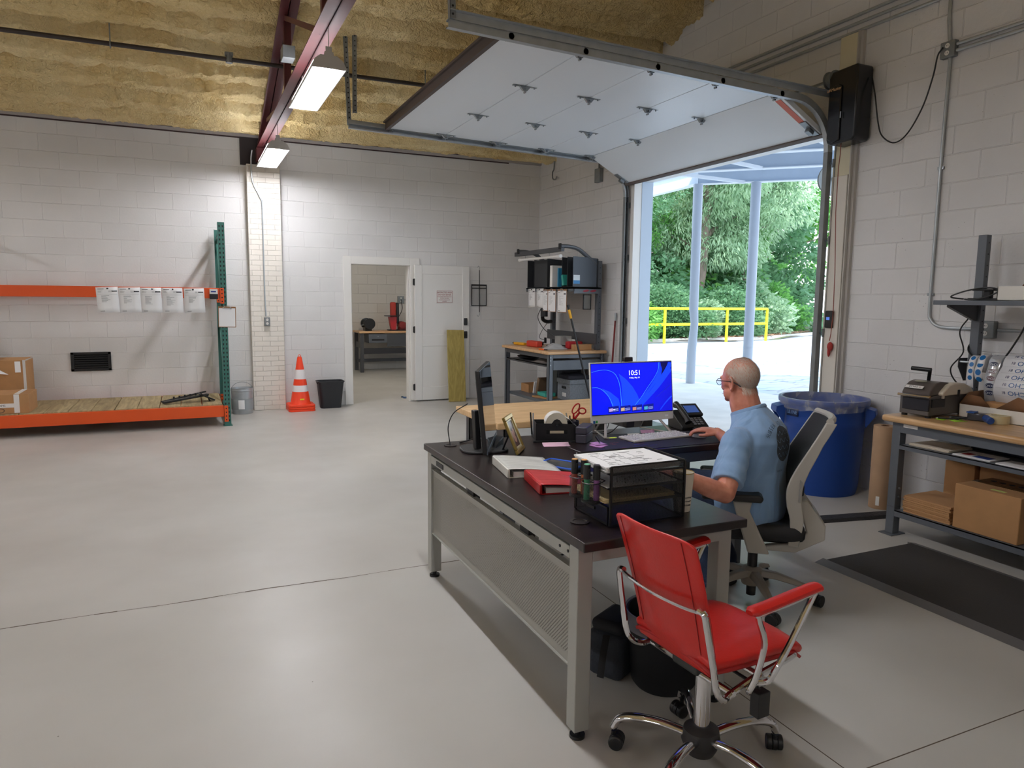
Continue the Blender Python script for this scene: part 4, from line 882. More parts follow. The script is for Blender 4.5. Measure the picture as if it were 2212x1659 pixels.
# ================================================================ BACK ROOM BENCH
t = thing('workbench', 'dark grey workbench with drawer seen through the open doorway', 'workbench', (3.9, 15.0, 0))
MB().box(3.20, 4.9, 14.58, 15.22, .81, .85).build('worktop', butcher, t, bevel=.008)
for x in (3.26, 4.84):
    for y in (14.64, 15.16): MB().box(x - .035, x + .035, y - .035, y + .035, 0, .81).build('leg', greydark, t)
    MB().box(x - .02, x + .02, 14.68, 15.12, .5, .62).build('side_rail', greydark, t)
dw = MB().box(3.40, 3.78, 14.6, 15.0, .61, .79).build('drawer', greysteel, t, bevel=.003); MB().box(3.46, 3.72, 14.592, 14.6, .655, .69).build('drawer_pull', blackm, dw); MB().cyl((3.59, 14.585, .74), (3.59, 14.6, .74), .01).build('lock', zinc, dw)
MB().box(3.78, 4.8, 14.6, 14.62, .53, .79).build('front_panel', greydark, t); MB().box(3.3, 4.8, 14.62, 14.64, .38, .5).build('stringer', pm('dark_rail', (44, 44, 48), .6), t)
MB().box(3.25, 4.85, 15.05, 15.15, .18, .24).build('foot_shelf', greydark, t)
t = thing('bench_grinder', 'black bench grinder on the workbench in the back room', 'grinder', (3.42, 14.85, .85))
MB().cyl((3.42, 14.72, 1.0), (3.42, 14.98, 1.0), .07, n=20).build('motor', blackp, t, bevel=.004)
for y in (14.69, 15.01): MB().cyl((3.44, y - .025, 1.0), (3.44, y + .025, 1.0), .115, n=24).build('wheel_guard', blackp, t, bevel=.006)
MB().box(3.36, 3.5, 14.74, 14.96, .85, .93).build('base', blackp, t, bevel=.006); MB().bar((3.36, 14.8, .98), (3.27, 14.72, .97), .04, .01).bar((3.38, 14.7, 1.10), (3.24, 14.68, 1.12), .06, .004).build('tool_rest', galv, t)
t = thing('belt_sander', 'red upright belt sander on the workbench in the back room', 'sander', (3.98, 14.85, .85))
MB().box(3.915, 4.04, 14.80, 14.88, 1.12, 1.45).build('belt', pm('belt_red', (176, 62, 54), .8), t, bevel=.03)
MB().box(4.035, 4.10, 14.80, 14.9, 1.0, 1.44).build('belt_guard', blackp, t, bevel=.02)
MB().box(3.78, 4.02, 14.68, 14.82, 1.155, 1.17).build('table', blackm, t); MB().prism([(3.88, 1.14), (4.04, 1.14), (4.03, .87), (3.93, .87)], 14.78, 14.9, Matrix(((1, 0, 0, 0), (0, 0, 1, 0), (0, 1, 0, 0), (0, 0, 0, 1)))).build('stand', redm, t)
MB().cyl((4.16, 14.74, .97), (4.16, 14.95, .97), .075).box(4.1, 4.28, 14.78, 14.95, .87, 1.02).build('motor', pm('motor_red', (130, 30, 26), .5), t, bevel=.005); MB().box(3.88, 4.3, 14.74, 14.98, .85, .87).build('base', blackm, t)
t = outlet('steel outlet box on the rear wall of the back room', face_xz((4.27, 15.3, 1.5)), .14, .16)
MB().cyl((4.33, 15.28, 1.5), (5.5, 15.28, 1.5), .012).build('stub', galv, t); 
o = MB().tube(spline([(4.27, 15.24, 1.50), (4.25, 15.1, 1.3), (4.15, 15.0, 1.15), (4.08, 14.93, 1.05)], 6), .008, 6).build('sander_cable', blackp); tag(recenter(o, (4.2, 15.1, 1.2)), 'black power cord running from the back room outlet to the sander', 'cord')
# ================================================================ CORNER WORKBENCH
t = thing('workbench', 'grey steel workbench with overhead shelf in the back right corner', 'workbench', (4.65, 8.85, 0))
X0, X1, Y0, Y1, Z1 = 4.20, 5.09, 8.12, 9.60, .88
MB().box(X0, X1, Y0, Y1, Z1 - .042, Z1).build('worktop', butcher, t, bevel=.012)
for x in (X0 + .07, X1 - .06):
    for y in (Y0 + .06, Y1 - .06):
        m = MB().box(x - .03, x + .03, y - .03, y - .024, 0, Z1 - .042).box(x - .03, x - .024, y - .03, y + .03, 0, Z1 - .042).box(x + .024, x + .03, y - .03, y + .03, 0, Z1 - .042).box(x - .045, x + .045, y - .045, y + .045, 0, .006)
        lg = m.build('leg', greysteel, t)
        if y < 9: 
            for z in (.10, .17, .70, .76, .80): MB().cyl((x - .012, y - .035, z), (x - .012, y - .028, z), .009, n=8).build('bolt', zinc, lg)
MB().box(X0 + .1, X1 - .09, Y0 + .03, Y0 + .034, .635, .76).build('end_panel', greysteel, t); MB().box(X0 + .1, X1 - .09, Y0 + .03, Y0 + .06, .79, .835).build('top_rail', greysteel, t)
MB().box(X0 + .04, X0 + .06, Y0 + .09, Y1 - .09, .78, .835).build('front_rail', greydark, t)
MB().box(X0 + .04, X1 - .05, Y0 + .09, Y1 - .09, .69, .70).box(X0 + .04, X0 + .045, Y0 + .09, Y1 - .09, .67, .70).build('drawer_shelf', greydark, t)
MB().box(X0 + .10, X1 - .05, Y0 + .06, Y1 - .06, .16, .20).build('lower_shelf', greysteel, t, bevel=.003)
for y in (8.24, 9.52):
    up_ = MB().box(4.975, 5.035, y - .035, y + .035, Z1, 2.06).build('upright_post', greysteel, t, bevel=.003)
    h = MB(); z = .98
    while z < 2.0: h.cyl((5.005, y - .037, z), (5.005, y - .034, z), .006, n=6); z += .0762
    h.build('punched_hole', blackm, up_)
    MB().tube(spline([(5.0, y, 1.97), (4.93, y, 2.03), (4.80, y, 2.13), (4.68, y, 2.205), (4.55, y, 2.232), (4.42, y, 2.232)], 6), .032, 10, flat=(.8, 1.1)).build('light_arm', greysteel, t)
MB().box(4.42, 4.47, 8.22, 9.66, 2.165, 2.225).build('light_bar', greydark, t, bevel=.003)
for y in (8.24, 9.52): MB().box(4.405, 4.42, y - .03, y + .03, 2.195, 2.268).build('arm_cap', blackm, t, bevel=.003)
MB().box(4.60, 5.0, 8.18, 9.62, 1.69, 1.712).box(4.60, 4.606, 8.18, 9.62, 1.655, 1.712).box(4.60, 5.0, 8.18, 8.186, 1.63, 1.712).build('upper_shelf', greysteel, t)
MB().box(4.96, 4.975, 8.2, 9.62, .96, 1.10).build('back_rail', greydark, t)
for k in range(2): MB(Matrix.Translation((4.78 + .11 * k, 8.179, 1.665)) @ Matrix.Rotation(-.12, 4, 'Y')).cyl((0, 0, 0), (0, -.002, 0), .0, n=3).ell((0, 0, 0), (.048, .002, .014)).build('logo_sticker', pm('sticker_red', (150, 30, 50), .4), t)
lt = thing('task_light', 'slim white tube light hanging under the corner bench light bar', 'task light', (4.45, 8.9, 2.1))
MB().cyl((4.45, 8.36, 2.11), (4.45, 9.50, 2.11), .017, n=12).build('tube_body', white, lt); MB().cyl((4.45, 8.28, 2.11), (4.45, 8.38, 2.11), .026, n=12).cyl((4.45, 9.48, 2.11), (4.45, 9.56, 2.11), .024, n=12).build('end_cap', white, lt, bevel=.008)
for y in (8.6, 9.35): MB().tube([(4.45, y, 2.12), (4.45, y, 2.17)], .003, 6).build('hanger', zinc, lt)
# file dividers on the shelf
bind = pm('organiser_black', (44, 46, 50), .5); bindg = pm('organiser_grey', (84, 92, 102), .5)
def rbox(x0, x1, y0, y1, z0, z1): return MB().box(x0, x1, y0, y1, z0, z1)
def obj1(nm, label, cat, mb, mat, loc, bevel=0., group=None, **k):
    o = mb.build(nm, mat, None, bevel=bevel, **k); tag(recenter(o, loc), label, cat, group); return o
t = thing('file_organiser', 'black upright file organiser with side panels on the corner bench shelf', 'file organiser', (4.8, 8.9, 1.712))
for y, mt in ((8.215, bindg), (8.37, bind), (8.52, bind), (8.95, bind), (9.36, bind), (9.58, bind)): MB().prism([(4.60, 1.713), (4.97, 1.713), (4.97, 2.09), (4.60, 2.11)], y - .004, y + .004, Matrix(((1, 0, 0, 0), (0, 0, 1, 0), (0, 1, 0, 0), (0, 0, 0, 1)))).build('divider', mt, t)
MB().box(4.955, 4.97, 8.2, 9.58, 1.713, 2.08).box(4.60, 4.97, 8.2, 9.58, 1.7125, 1.718).build('back_panel', bind, t)
MB().box(4.602, 4.606, 8.96, 9.35, 1.72, 2.1).build('front_panel', pm('panel_black', (38, 40, 44), .45), t)
MB().box(4.605, 4.70, 8.2085, 8.2108, 1.755, 1.87).build('label', pm('label_white', (222, 232, 238), .4), t)
MB().box(4.605, 4.70, 8.208, 8.2085, 1.755, 1.80).build('label_band', pm('label_blue', (46, 132, 196), .4), t)
obj1('binder', 'white ring binder standing in the corner bench file organiser', 'binder', rbox(4.58, 4.86, 8.76, 8.83, 1.719, 2.01), white, (4.7, 8.8, 1.719), .003)
obj1('file_folder', 'blue and green file standing beside the white binder on the shelf', 'folder', rbox(4.59, 4.82, 8.60, 8.625, 1.719, 1.97), pm('folder_blue', (44, 130, 170), .5), (4.7, 8.6, 1.719), .002)
obj1('case', 'teal plastic case tipped over in the file organiser', 'case', MB(TR(4.66, 8.50, 1.765, 0, radians(-16))).box(-.06, .12, -.022, .022, -.03, .115), pm('teal_plastic', (60, 170, 156), .4), (4.66, 8.5, 1.73), .006)
# sheets and clipboards under the shelf edge
def hang(y): return face_yz((4.594, y, 1.70))
sheet('printed order sheet nearest the corner, hanging from the bench shelf edge', hang(9.42) @ Matrix.Rotation(.03, 4, 'Z'), .225, .27, seed=11, group='sheets hanging from the corner bench shelf')
sheet('printed order sheet second from the corner on the bench shelf edge', hang(9.15) @ Matrix.Rotation(.01, 4, 'Z'), .22, .27, seed=12, group='sheets hanging from the corner bench shelf')
for i, (y, w, lb) in enumerate(((8.965, .15, 'narrow-looking clipboard, leftmost of three under the corner bench shelf'), (8.76, .23, 'clipboard with printed sheet, middle of three under the corner bench shelf'), (8.46, .255, 'clipboard with printed sheet, rightmost of three under the corner bench shelf'))):
    clipboard(lb, face_yz((4.588 - .004 * i, y, 1.685)), w, .30 if w < .2 else .31, seed=20 + i, group='clipboards under the corner bench shelf')
t = thing('picture_frame', 'small empty black frame hanging under the near end of the shelf', 'frame', (4.85, 8.15, 1.55))
m = MB()
for a in ((4.76, 4.77, 1.42, 1.62), (4.87, 4.88, 1.42, 1.62), (4.76, 4.88, 1.42, 1.43), (4.76, 4.88, 1.61, 1.62)): m.box(a[0], a[1], 8.21, 8.222, a[2], a[3])
m.build('border', blackm, t); MB().box(4.77, 4.87, 8.216, 8.218, 1.43, 1.61).build('pane', pm('dull_pane', (120, 118, 112), .3, alpha=.6), t)
t = thing('monitor_mount', 'black monitor arm with dangling cables on the corner bench post', 'monitor arm', (4.95, 9.4, 1.35))
MB().tube(spline([(4.96, 9.50, 1.22), (4.85, 9.42, 1.22), (4.76, 9.38, 1.26), (4.74, 9.34, 1.36)], 5), .028, 10).box(4.71, 4.75, 9.2, 9.36, 1.30, 1.42).build('arm', blackp, t, bevel=.004)
MB().tube(spline([(4.74, 9.4, 1.42), (4.70, 9.42, 1.28), (4.74, 9.30, 1.12), (4.80, 9.10, 1.03), (4.86, 9.0, 1.0)], 6), .006, 6).tube(spline([(4.9, 9.5, 1.2), (4.8, 9.46, 1.1), (4.78, 9.52, .98), (4.82, 9.40, .95)], 6), .004, 6).build('cable', blackp, t)
MB().cyl((4.86, 9.02, 1.0), (4.90, 8.86, .985), .02).build('plug', blackp, t); MB().cyl((4.90, 8.86, .985), (4.92, 8.66, .98), .017).build('connector', white, t)
# bench clutter
Z = .881
obj1('cordless_tool', 'yellow hand tool with black tips lying on the corner bench', 'tool', MB(TR(4.42, 9.40, Z, radians(-78))).box(-.14, .11, -.035, .035, .003, .04).mat(1).cyl((-.22, .02, .022), (-.14, .01, .022), .014).mat(0), [pm('tool_yellow', (226, 166, 30), .4), blackp], (4.42, 9.4, Z), .008)
obj1('hand_crank', 'black crank tool standing up behind the yellow tool', 'tool', MB().bar((4.7, 9.47, Z + .03), (4.7, 9.16, Z + .05), .025, .02).bar((4.7, 9.17, Z + .04), (4.7, 9.17, Z + .12), .03, .03).box(4.66, 4.74, 9.3, 9.4, Z, Z + .03), blackp, (4.7, 9.3, Z), .003)
obj1('tool_case', 'red tool case on the corner bench', 'case', MB(TR(4.45, 9.02, Z, radians(-84))).box(-.14, .14, -.05, .05, 0, .085), pm('case_red', (196, 60, 40), .45), (4.45, 9.02, Z), .015)
obj1('plastic_box', 'clear plastic tub on the corner bench behind the plastic bag', 'container', rbox(4.72, 4.90, 8.75, 8.92, Z, Z + .16), pm('clear_plastic', (214, 214, 212), .15, alpha=.4), (4.8, 8.83, Z), .006)
obj1('tray', 'small black tray of parts on the corner bench', 'tray', rbox(4.56, 4.74, 8.62, 8.80, Z, Z + .045), blackp, (4.64, 8.7, Z), .004)
o = MB(TR(4.5, 8.5, Z)).grid(lambda u, v: ((u - .5) * .34, (v - .5) * .26, .004 + (.075 * sin(pi * u) * sin(pi * v)) * (1 + .5 * noise.noise(Vector((u * 5, v * 5, 1))))), 16, 14).build('plastic_bag', pm('poly_bag', (196, 196, 196), .2, alpha=.75, bump=.6, bscale=25)); tag(recenter(o, (4.5, 8.5, Z)), 'crumpled clear plastic bag on the near end of the corner bench', 'bag')
obj1('utility_knife', 'orange utility knife on the front edge of the corner bench', 'knife', MB(TR(4.28, 8.42, Z, radians(-72))).box(-.07, .03, -.012, .012, 0, .018).mat(1).box(.03, .08, -.009, .009, 0, .014).mat(0), [pm('knife_orange', (240, 110, 40), .4), blackp], (4.28, 8.42, Z), .003)
obj1('small_box', 'small tan cardboard box at the near end of the corner bench', 'box', rbox(4.66, 4.92, 8.24, 8.33, Z, Z + .075), card, (4.8, 8.28, Z), .002)
obj1('tool_pouch', 'red pouch on the corner bench behind the small tan box', 'pouch', MB(TR(4.84, 8.55, Z)).box(-.13, .1, -.05, .05, 0, .10), pm('pouch_red', (180, 34, 40), .7), (4.84, 8.55, Z), .02)
for i, (x, y, s) in enumerate(((4.62, 8.9, .03), (4.86, 8.68, .035), (4.60, 8.84, .022), (4.7, 8.58, .03))):
    obj1('hardware_part', 'small metal part, %s on the corner bench' % ('nearest the red case', 'beside the clear tub', 'in front of the clear tub', 'behind the plastic bag')[i], 'part', MB().cyl((x - s, y, Z + s * .6), (x + s, y + .02, Z + s * .6), s * .6, n=12), galvd if i % 2 else blackp, (x, y, Z), .003)
# under the corner bench
obj1('black_pouch', 'black pouch lying in the corner bench drawer shelf', 'pouch', MB(TR(4.45, 9.2, .702)).ell((0, 0, .03), (.14, .25, .03)), blackm, (4.45, 9.2, .702))
o = MB(TR(4.38, 8.55, .702)).grid(lambda u, v: ((u - .5) * .22, (v - .5) * .42, .003 + .05 * sin(pi * u) * sin(pi * v) * (1 + .6 * noise.noise(Vector((u * 6, v * 8, 4))))), 12, 16).build('plastic_bag', pm('grey_bag', (130, 124, 120), .35, bump=.5, bscale=30)); tag(recenter(o, (4.38, 8.55, .702)), 'grey plastic bag stuffed in the corner bench drawer shelf', 'bag')
t = thing('open_box', 'small open cardboard box at the far end of the corner bench lower shelf', 'box', (4.6, 9.35, .2))
m = MB(); m.box(4.47, 4.70, 9.22, 9.48, .201, .206)
for a in ((4.47, 4.474, 9.22, 9.48), (4.696, 4.70, 9.22, 9.48), (4.47, 4.70, 9.22, 9.224), (4.47, 4.70, 9.476, 9.48)): m.box(*a, .206, .32)
m.build('carton', card, t)
obj1('brown_book', 'brown paper bundle leaning behind the middle of the lower shelf', 'bundle', MB(TR(4.62, 9.08, .203, 0, radians(14))).box(-.1, .1, -.03, .03, 0, .24), pm('kraft_brown', (120, 96, 74), .85), (4.6, 9.1, .2), .012)
obj1('white_book', 'white bound book leaning against the brown paper bundle', 'book', MB(TR(4.57, 9.165, .203, 0, radians(14))).box(-.06, .1, -.012, .012, 0, .17), paper, (4.57, 9.16, .2), .002)
t = thing('metal_box', 'dark grey metal case standing on the lower shelf of the corner bench', 'case', (4.8, 8.8, .2)); MB().box(4.62, 4.98, 8.60, 8.96, .2, .60).build('case_body', greydark, t, bevel=.004); MB().box(4.608, 4.62, 8.62, 8.94, .22, .58).build('case_front', pm('case_grey', (62, 68, 72), .4), t)
obj1('teal_case', 'teal plastic tray on the corner bench lower shelf', 'tray', rbox(4.40, 4.56, 8.56, 8.80, .226, .275), pm('teal_plastic', (60, 170, 156), .4), (4.5, 8.7, .2), .004)
obj1('wood_scrap', 'thin brown panel under the teal tray', 'panel', MB(TR(4.46, 8.68, .201, .3)).box(-.1, .12, -.16, .16, 0, .022), card, (4.46, 8.68, .2))
t = thing('fabric_box', 'grey felt storage box with lid on the near end of the lower shelf', 'storage box', (4.72, 8.35, .2))
felt = pm('grey_felt', (122, 126, 132), .95, var=.2, vscale=60, bump=.4, bscale=200)
MB().box(4.58, 4.95, 8.20, 8.55, .201, .43).build('box_body', felt, t, bevel=.006); MB().box(4.572, 4.958, 8.192, 8.558, .43, .49).build('lid', felt, t, bevel=.006)
MB().box(4.572, 4.581, 8.30, 8.42, .36, .395).build('handle_opening', blackm, t, bevel=.008); MB().box(4.574, 4.58, 8.30, 8.40, .255, .305).build('label_holder', white, t)
obj1('black_bag', 'flat black bag lying on top of the grey felt storage box', 'bag', MB(TR(4.74, 8.38, .49)).box(-.17, .17, -.15, .14, .0, .055).ell((0, 0, .04), (.15, .13, .04)), pm('bag_black', (34, 32, 40), .8), (4.74, 8.38, .49), .02)
# broom handle and red pole
t = thing('broom', 'black broom handle with a yellow grip leaning on the corner bench', 'broom', (4.12, 7.95, 0))
P0 = Vector((4.77, 7.85, .0)); P1 = Vector((4.43, 8.03, 1.48)); 
dd = P1 - P0; MB().cyl(P0 + dd * .08, P0 + dd * .89, .013, n=12).cyl(P0 + dd * .955, P1, .017, n=12).build('handle', blackp, t)
MB().cyl(P0 + dd * .885, P0 + dd * .96, .0175, n=12).build('grip', pm('tool_yellow', (226, 166, 30), .4), t)
MB(frame(P0, (1, .3, 0), (0, 0, 1))).box(-.15, .15, -.03, .03, .0, .12).build('bristle_head', blackm, t, bevel=.01)
t = thing('pole', 'dark red pole with a grey tip leaning on the side wall by the door track', 'pole', (5.08, 8.0, 0))
MB().cyl((5.05, 7.98, 0), (5.115, 7.98, 1.28), .012, n=10).build('shaft', pm('pole_red', (120, 26, 30), .4), t); MB().cyl((5.115, 7.98, 1.28), (5.12, 7.98, 1.38), .015, n=10).build('tip', galv, t)
# ================================================================ DESK AREA
desktop = wood_mat('dark_desk_laminate', (26, 19, 20), (44, 33, 32), (2, 14, 2), 3., .3, .5)
silver = pm('silver_frame', (166, 166, 160), .4, .25)
def perfm():
    m = bpy.data.materials.new('perforated_panel'); m.use_nodes = True; nt = m.node_tree; N = nt.nodes; L = nt.links; b = N['Principled BSDF']
    b.inputs['Base Color'].default_value = lin((160, 158, 150)) + (1,); b.inputs['Roughness'].default_value = .45; b.inputs['Metallic'].default_value = .2
    t = N.new('ShaderNodeTexCoord'); s = N.new('ShaderNodeSeparateXYZ'); L.new(t.outputs['Object'], s.inputs[0])
    def mth(op, a, bb=None):
        n = N.new('ShaderNodeMath'); n.operation = op
        for i, v in enumerate((a, bb)):
            if v is None: continue
            if isinstance(v, (int, float)): n.inputs[i].default_value = v
            else: L.new(v, n.inputs[i])
        return n.outputs[0]
    P_ = .0155
    def cell(sy, sz):
        a = mth('SUBTRACT', mth('FRACT', mth('ADD', mth('DIVIDE', s.outputs['Y'], P_), sy + 100)), .5); c = mth('SUBTRACT', mth('FRACT', mth('ADD', mth('DIVIDE', s.outputs['Z'], P_), sz + 100)), .5)
        return mth('LESS_THAN', mth('ADD', mth('MULTIPLY', a, a), mth('MULTIPLY', c, c)), .052)
    h = mth('MAXIMUM', cell(0, 0), cell(.5, .5))
    # plain margin
    my = mth('MULTIPLY', mth('LESS_THAN', mth('ABSOLUTE', s.outputs['Y']), .765), mth('LESS_THAN', mth('ABSOLUTE', s.outputs['Z']), .148))
    h = mth('MULTIPLY', h, my)
    tr = N.new('ShaderNodeBsdfTransparent'); mx = N.new('ShaderNodeMixShader'); L.new(h, mx.inputs[0]); L.new(b.outputs[0], mx.inputs[1]); L.new(tr.outputs[0], mx.inputs[2]); L.new(mx.outputs[0], N['Material Output'].inputs[0])
    return m
dk = thing('office_desk', 'dark brown L-shaped office desk on a silver steel frame', 'desk', (1.6, 2.9, 0))
MB().box(1.172, 1.875, 1.98, 3.75, .716, .75).build('desktop', desktop, dk, bevel=.004)
MB().box(1.877, 3.0, 3.13, 3.75, .716, .75).build('return_top', desktop, dk, bevel=.004)
def dleg(x, y, z1=.715, s=.03):
    l = MB().box(x - s, x + s, y - s, y + s, .035, z1).build('leg', silver, dk, bevel=.003)
    MB().cyl((x, y, .0), (x, y, .012), .028, n=16).cyl((x, y, .012), (x, y, .036), .012, n=10).build('levelling_foot', blackp, l)
for x, y in ((1.215, 2.07), (1.215, 3.69), (1.825, 2.07), (1.825, 3.69)): dleg(x, y)
MB().box(1.185, 1.245, 2.10, 3.66, .655, .700).build('side_beam', silver, dk, bevel=.003); MB().box(1.795, 1.855, 2.10, 3.66, .655, .70).build('side_beam', silver, dk, bevel=.003)
for y in (2.07, 3.69): MB().box(1.245, 1.80, y - .03, y + .03, .655, .715).build('end_beam', silver, dk, bevel=.003)
MB().box(1.897, 2.97, 3.15, 3.21, .655, .715).build('return_beam', greysteel, dk, bevel=.003); MB().box(1.897, 2.97, 3.67, 3.72, .655, .715).build('return_beam', greysteel, dk, bevel=.003)
for x, y in ((2.93, 3.19), (2.93, 3.69)): MB().box(x - .025, x + .025, y - .025, y + .025, .0, .66).build('return_leg', greysteel, dk, bevel=.003)
for y in (2.5, 3.1): MB().box(1.20, 1.23, y - .04, y + .04, .60, .66).build('panel_bracket', blackm, dk)
MB().box(1.30, 1.40, 2.2, 3.5, .62, .655).build('cable_tray', greydark, dk)
pn = MB().box(-.0015, .0015, -.785, .785, -.18, .18).build('modesty_panel', perfm(), dk, world=False); pn.parent = dk; inv = ROOTM[dk.name].inverted(); pn.location = inv @ Vector((1.20, 2.88, .44))
MB().box(1.205, 1.225, 2.06, 3.66, .615, .622).box(1.205, 1.225, 2.06, 3.66, .255, .262).build('panel_lip', silver, pn) if False else None
o = MB().box(1.19, 1.217, 2.10, 3.66, .6185, .623).box(1.19, 1.217, 2.10, 3.66, .257, .2615).build('panel_lip', silver, dk)
MB().box(1.181, 1.1855, 3.45, 3.56, .665, .69).build('badge', blackp, dk, bevel=.002)
for x, y, nm in ((1.275, 2.19, 'near'), (1.29, 3.64, 'far')):
    g = MB().lathe([(.0, .7502), (.034, .7502), (.036, .7535), (.026, .7545), (.024, .752), (0, .752)], (x, y, 0), 24, cap=False).build('grommet', pm('grommet_dark', (44, 38, 38), .4), dk)
for y in (2.11, 2.17): MB().cyl((1.183, y, .68), (1.186, y, .68), .006, n=8).build('bolt', blackm, dk)
# cables under/around
o = MB().tube(spline([(1.29, 3.64, .75), (1.285, 3.66, .85), (1.31, 3.64, .93), (1.36, 3.56, .99)], 8), .003, 6).build('monitor_cable', blackp); tag(recenter(o, (1.29, 3.64, .75)), 'thin black cable rising from the far grommet to the left monitor', 'cable')
o = MB().tube(spline([(1.33, 3.0, .62), (1.30, 2.8, .60), (1.29, 2.62, .55), (1.30, 2.45, .53), (1.33, 2.3, .6)], 8), .004, 6).build('hanging_cable', blackp); tag(recenter(o, (1.3, 2.6, .6)), 'loop of black cable sagging under the main desktop', 'cable')
# left monitor (nearly edge-on)
t = thing('monitor', 'black desktop monitor on a rounded stand at the left end of the desk', 'monitor', (1.41, 3.49, .75))
P0, P1 = Vector((1.30, 3.16, .795)), Vector((1.555, 3.64, .795)); xd = (P1 - P0).normalized(); n_ = Vector((xd.y, -xd.x, 0)); upv = (Vector((0, 0, 1)) - n_ * .10).normalized()
Mm = Matrix(((xd.x, n_.x, upv.x, P0.x), (xd.y, n_.y, upv.y, P0.y), (xd.z, n_.z, upv.z, P0.z), (0, 0, 0, 1))); Lm = (P1 - P0).length; Hm = .415
MB(Mm).box(0, Lm, -.012, .010, 0, Hm).build('panel_shell', blackp, t, bevel=.003)
MB(Mm).prism([(.1, .06), (Lm - .1, .06), (Lm - .1, Hm - .06), (.1, Hm - .06)], -.026, -.012, Matrix(((1, 0, 0, 0), (0, 0, 1, 0), (0, 1, 0, 0), (0, 0, 0, 1)))).build('rear_housing', blackp, t, bevel=.01)
MB(Mm).box(.004, Lm - .004, .010, .0115, .016, Hm - .004).build('screen', pm('dark_glass', (14, 15, 18), .06, coat=1.), t)
MB(Mm).box(0, Lm, .0095, .014, 0, .016).build('lower_bezel', pm('bezel_sheen', (92, 104, 118), .25, .4), t)
MB().bar((1.375, 3.45, .765), (1.365, 3.46, .97), .045, .03, (1, 0, 0)).build('stand_neck', blackp, t, bevel=.004)
m = MB(); n = 40; pr = []
for k in range(n):
    a = 2 * pi * k / n; c, s_ = cos(a), sin(a); r = 1 / ((abs(c) ** 3.2 + abs(s_) ** 3.2) ** (1 / 3.2)); pr.append((.125 * c * r, .11 * s_ * r))
m.prism(pr, 0, .012, TR(1.42, 3.47, .7505, radians(-10))).build('stand_base', pm('stand_grey', (46, 46, 48), .4), t, bevel=.003)
# photo frame
gold = pm('gold_frame', (176, 150, 84), .35, .6)
t = thing('photo_frame', 'gold photo frame leaning back on the desk beside the left monitor', 'photo frame', (1.58, 3.34, .75))
a, b_ = Vector((1.52, 3.275, .7515)), Vector((1.62, 3.405, .7515)); xd = (b_ - a).normalized(); n_ = Vector((xd.y, -xd.x, 0)); upv = (Vector((0, 0, 1)) - n_ * .42).normalized(); n2 = xd.cross(upv)
Mf = Matrix(((xd.x, upv.x, n2.x, a.x), (xd.y, upv.y, n2.y, a.y), (xd.z, upv.z, n2.z, a.z), (0, 0, 0, 1))); w, h = .165, .205
def framebars(i, o_, z0, z1):
    m = MB(Mf); m.box(i, w - i, i, o_, z0, z1).box(i, w - i, h - o_, h - i, z0, z1).box(i, o_, o_, h - o_, z0, z1).box(w - o_, w - i, o_, h - o_, z0, z1); return m
framebars(0, .022, 0, .016).build('outer_moulding', gold, t, bevel=.003); framebars(.022, .034, 0, .010).build('inner_moulding', pm('cream_liner', (214, 206, 170), .4, .3), t, bevel=.002)
pc = MB(Mf).box(.03, w - .03, .03, h - .03, .002, .006).build('picture', pm('photo_print', (96, 66, 60), .3, var=.6, vscale=38), t)
MB(Mf).ell((.07, .10, .0062), (.016, .022, .0004)).ell((.10, .11, .0062), (.015, .020, .0004)).ell((.085, .075, .0062), (.022, .02, .0004)).build('printed_figures', pm('photo_skin', (196, 150, 128), .4), pc)
MB().bar(Mf @ Vector((w / 2, h * .6, -.002)), Mf @ Vector((w / 2, h * .6, -.002)) + Vector((0, 0, -.125)) - n_ * .05, .04, .003, n_).build('easel_leg', blackm, t)
# black adapter behind the frame
t = thing('power_adapter', 'black wedge-shaped adapter lying between monitor base and photo frame', 'adapter', (1.5, 3.5, .75))
MB(TR(1.50, 3.50, .751, radians(48))).prism([(-.08, 0), (.07, 0), (.07, .05), (-.02, .035)], -.025, .025, Matrix(((1, 0, 0, 0), (0, 0, 1, 0), (0, 1, 0, 0), (0, 0, 0, 1)))).build('adapter_body', blackp, t, bevel=.004)
MB(TR(1.53, 3.60, .751, radians(10))).box(-.05, .05, -.03, .03, 0, .04).build('adapter_block', blackp, t, bevel=.004)
MB().tube(spline([(1.56, 3.62, .775), (1.5, 3.68, .78), (1.42, 3.70, .758), (1.36, 3.68, .753)], 6), .003, 6).build('lead', blackp, t)
# binders
def binder(label, x, y, rz, L_, w, hh, mat, mat2):
    t = thing('binder', label, 'binder', (x, y, .751), rz); M = ROOTM[t.name]
    MB(M).box(0, .012, 0, L_, 0, hh).build('spine', mat, t, bevel=.003)
    MB(M).box(.006, w, 0, L_, 0, .003).build('lower_cover', mat, t)
    MB(M).grid(lambda u, v: (.006 + (w - .006) * u, L_ * v, hh - (hh - .017) * u ** 1.6 + .0025 * sin(v * 9 + u * 5) * u), 14, 16).build('upper_cover', mat2, t, solid=.003)
    MB(M).prism([(.03, .004), (w - .012, .004), (w - .012, .014), (.03, hh * .62)], .006, L_ - .006, Matrix(((1, 0, 0, 0), (0, 0, 1, 0), (0, 1, 0, 0), (0, 0, 0, 1)))).build('page_block', paper, t)
    MB(M).tube([(.022, L_ * .5, .004), (.014, L_ * .5, hh * .5), (.03, L_ * .5, hh * .75), (.045, L_ * .5, hh * .6)], .002, 6).build('ring', chrome, t); return t
wv = pm('white_vinyl', (222, 222, 216), .25, bump=.4, bscale=18, stretch=(.5, 4, 1)); rv = pm('red_vinyl', (206, 62, 66), .25, bump=.4, bscale=16, stretch=(.5, 4, 1)); rs_ = pm('red_spine', (180, 30, 34), .35)
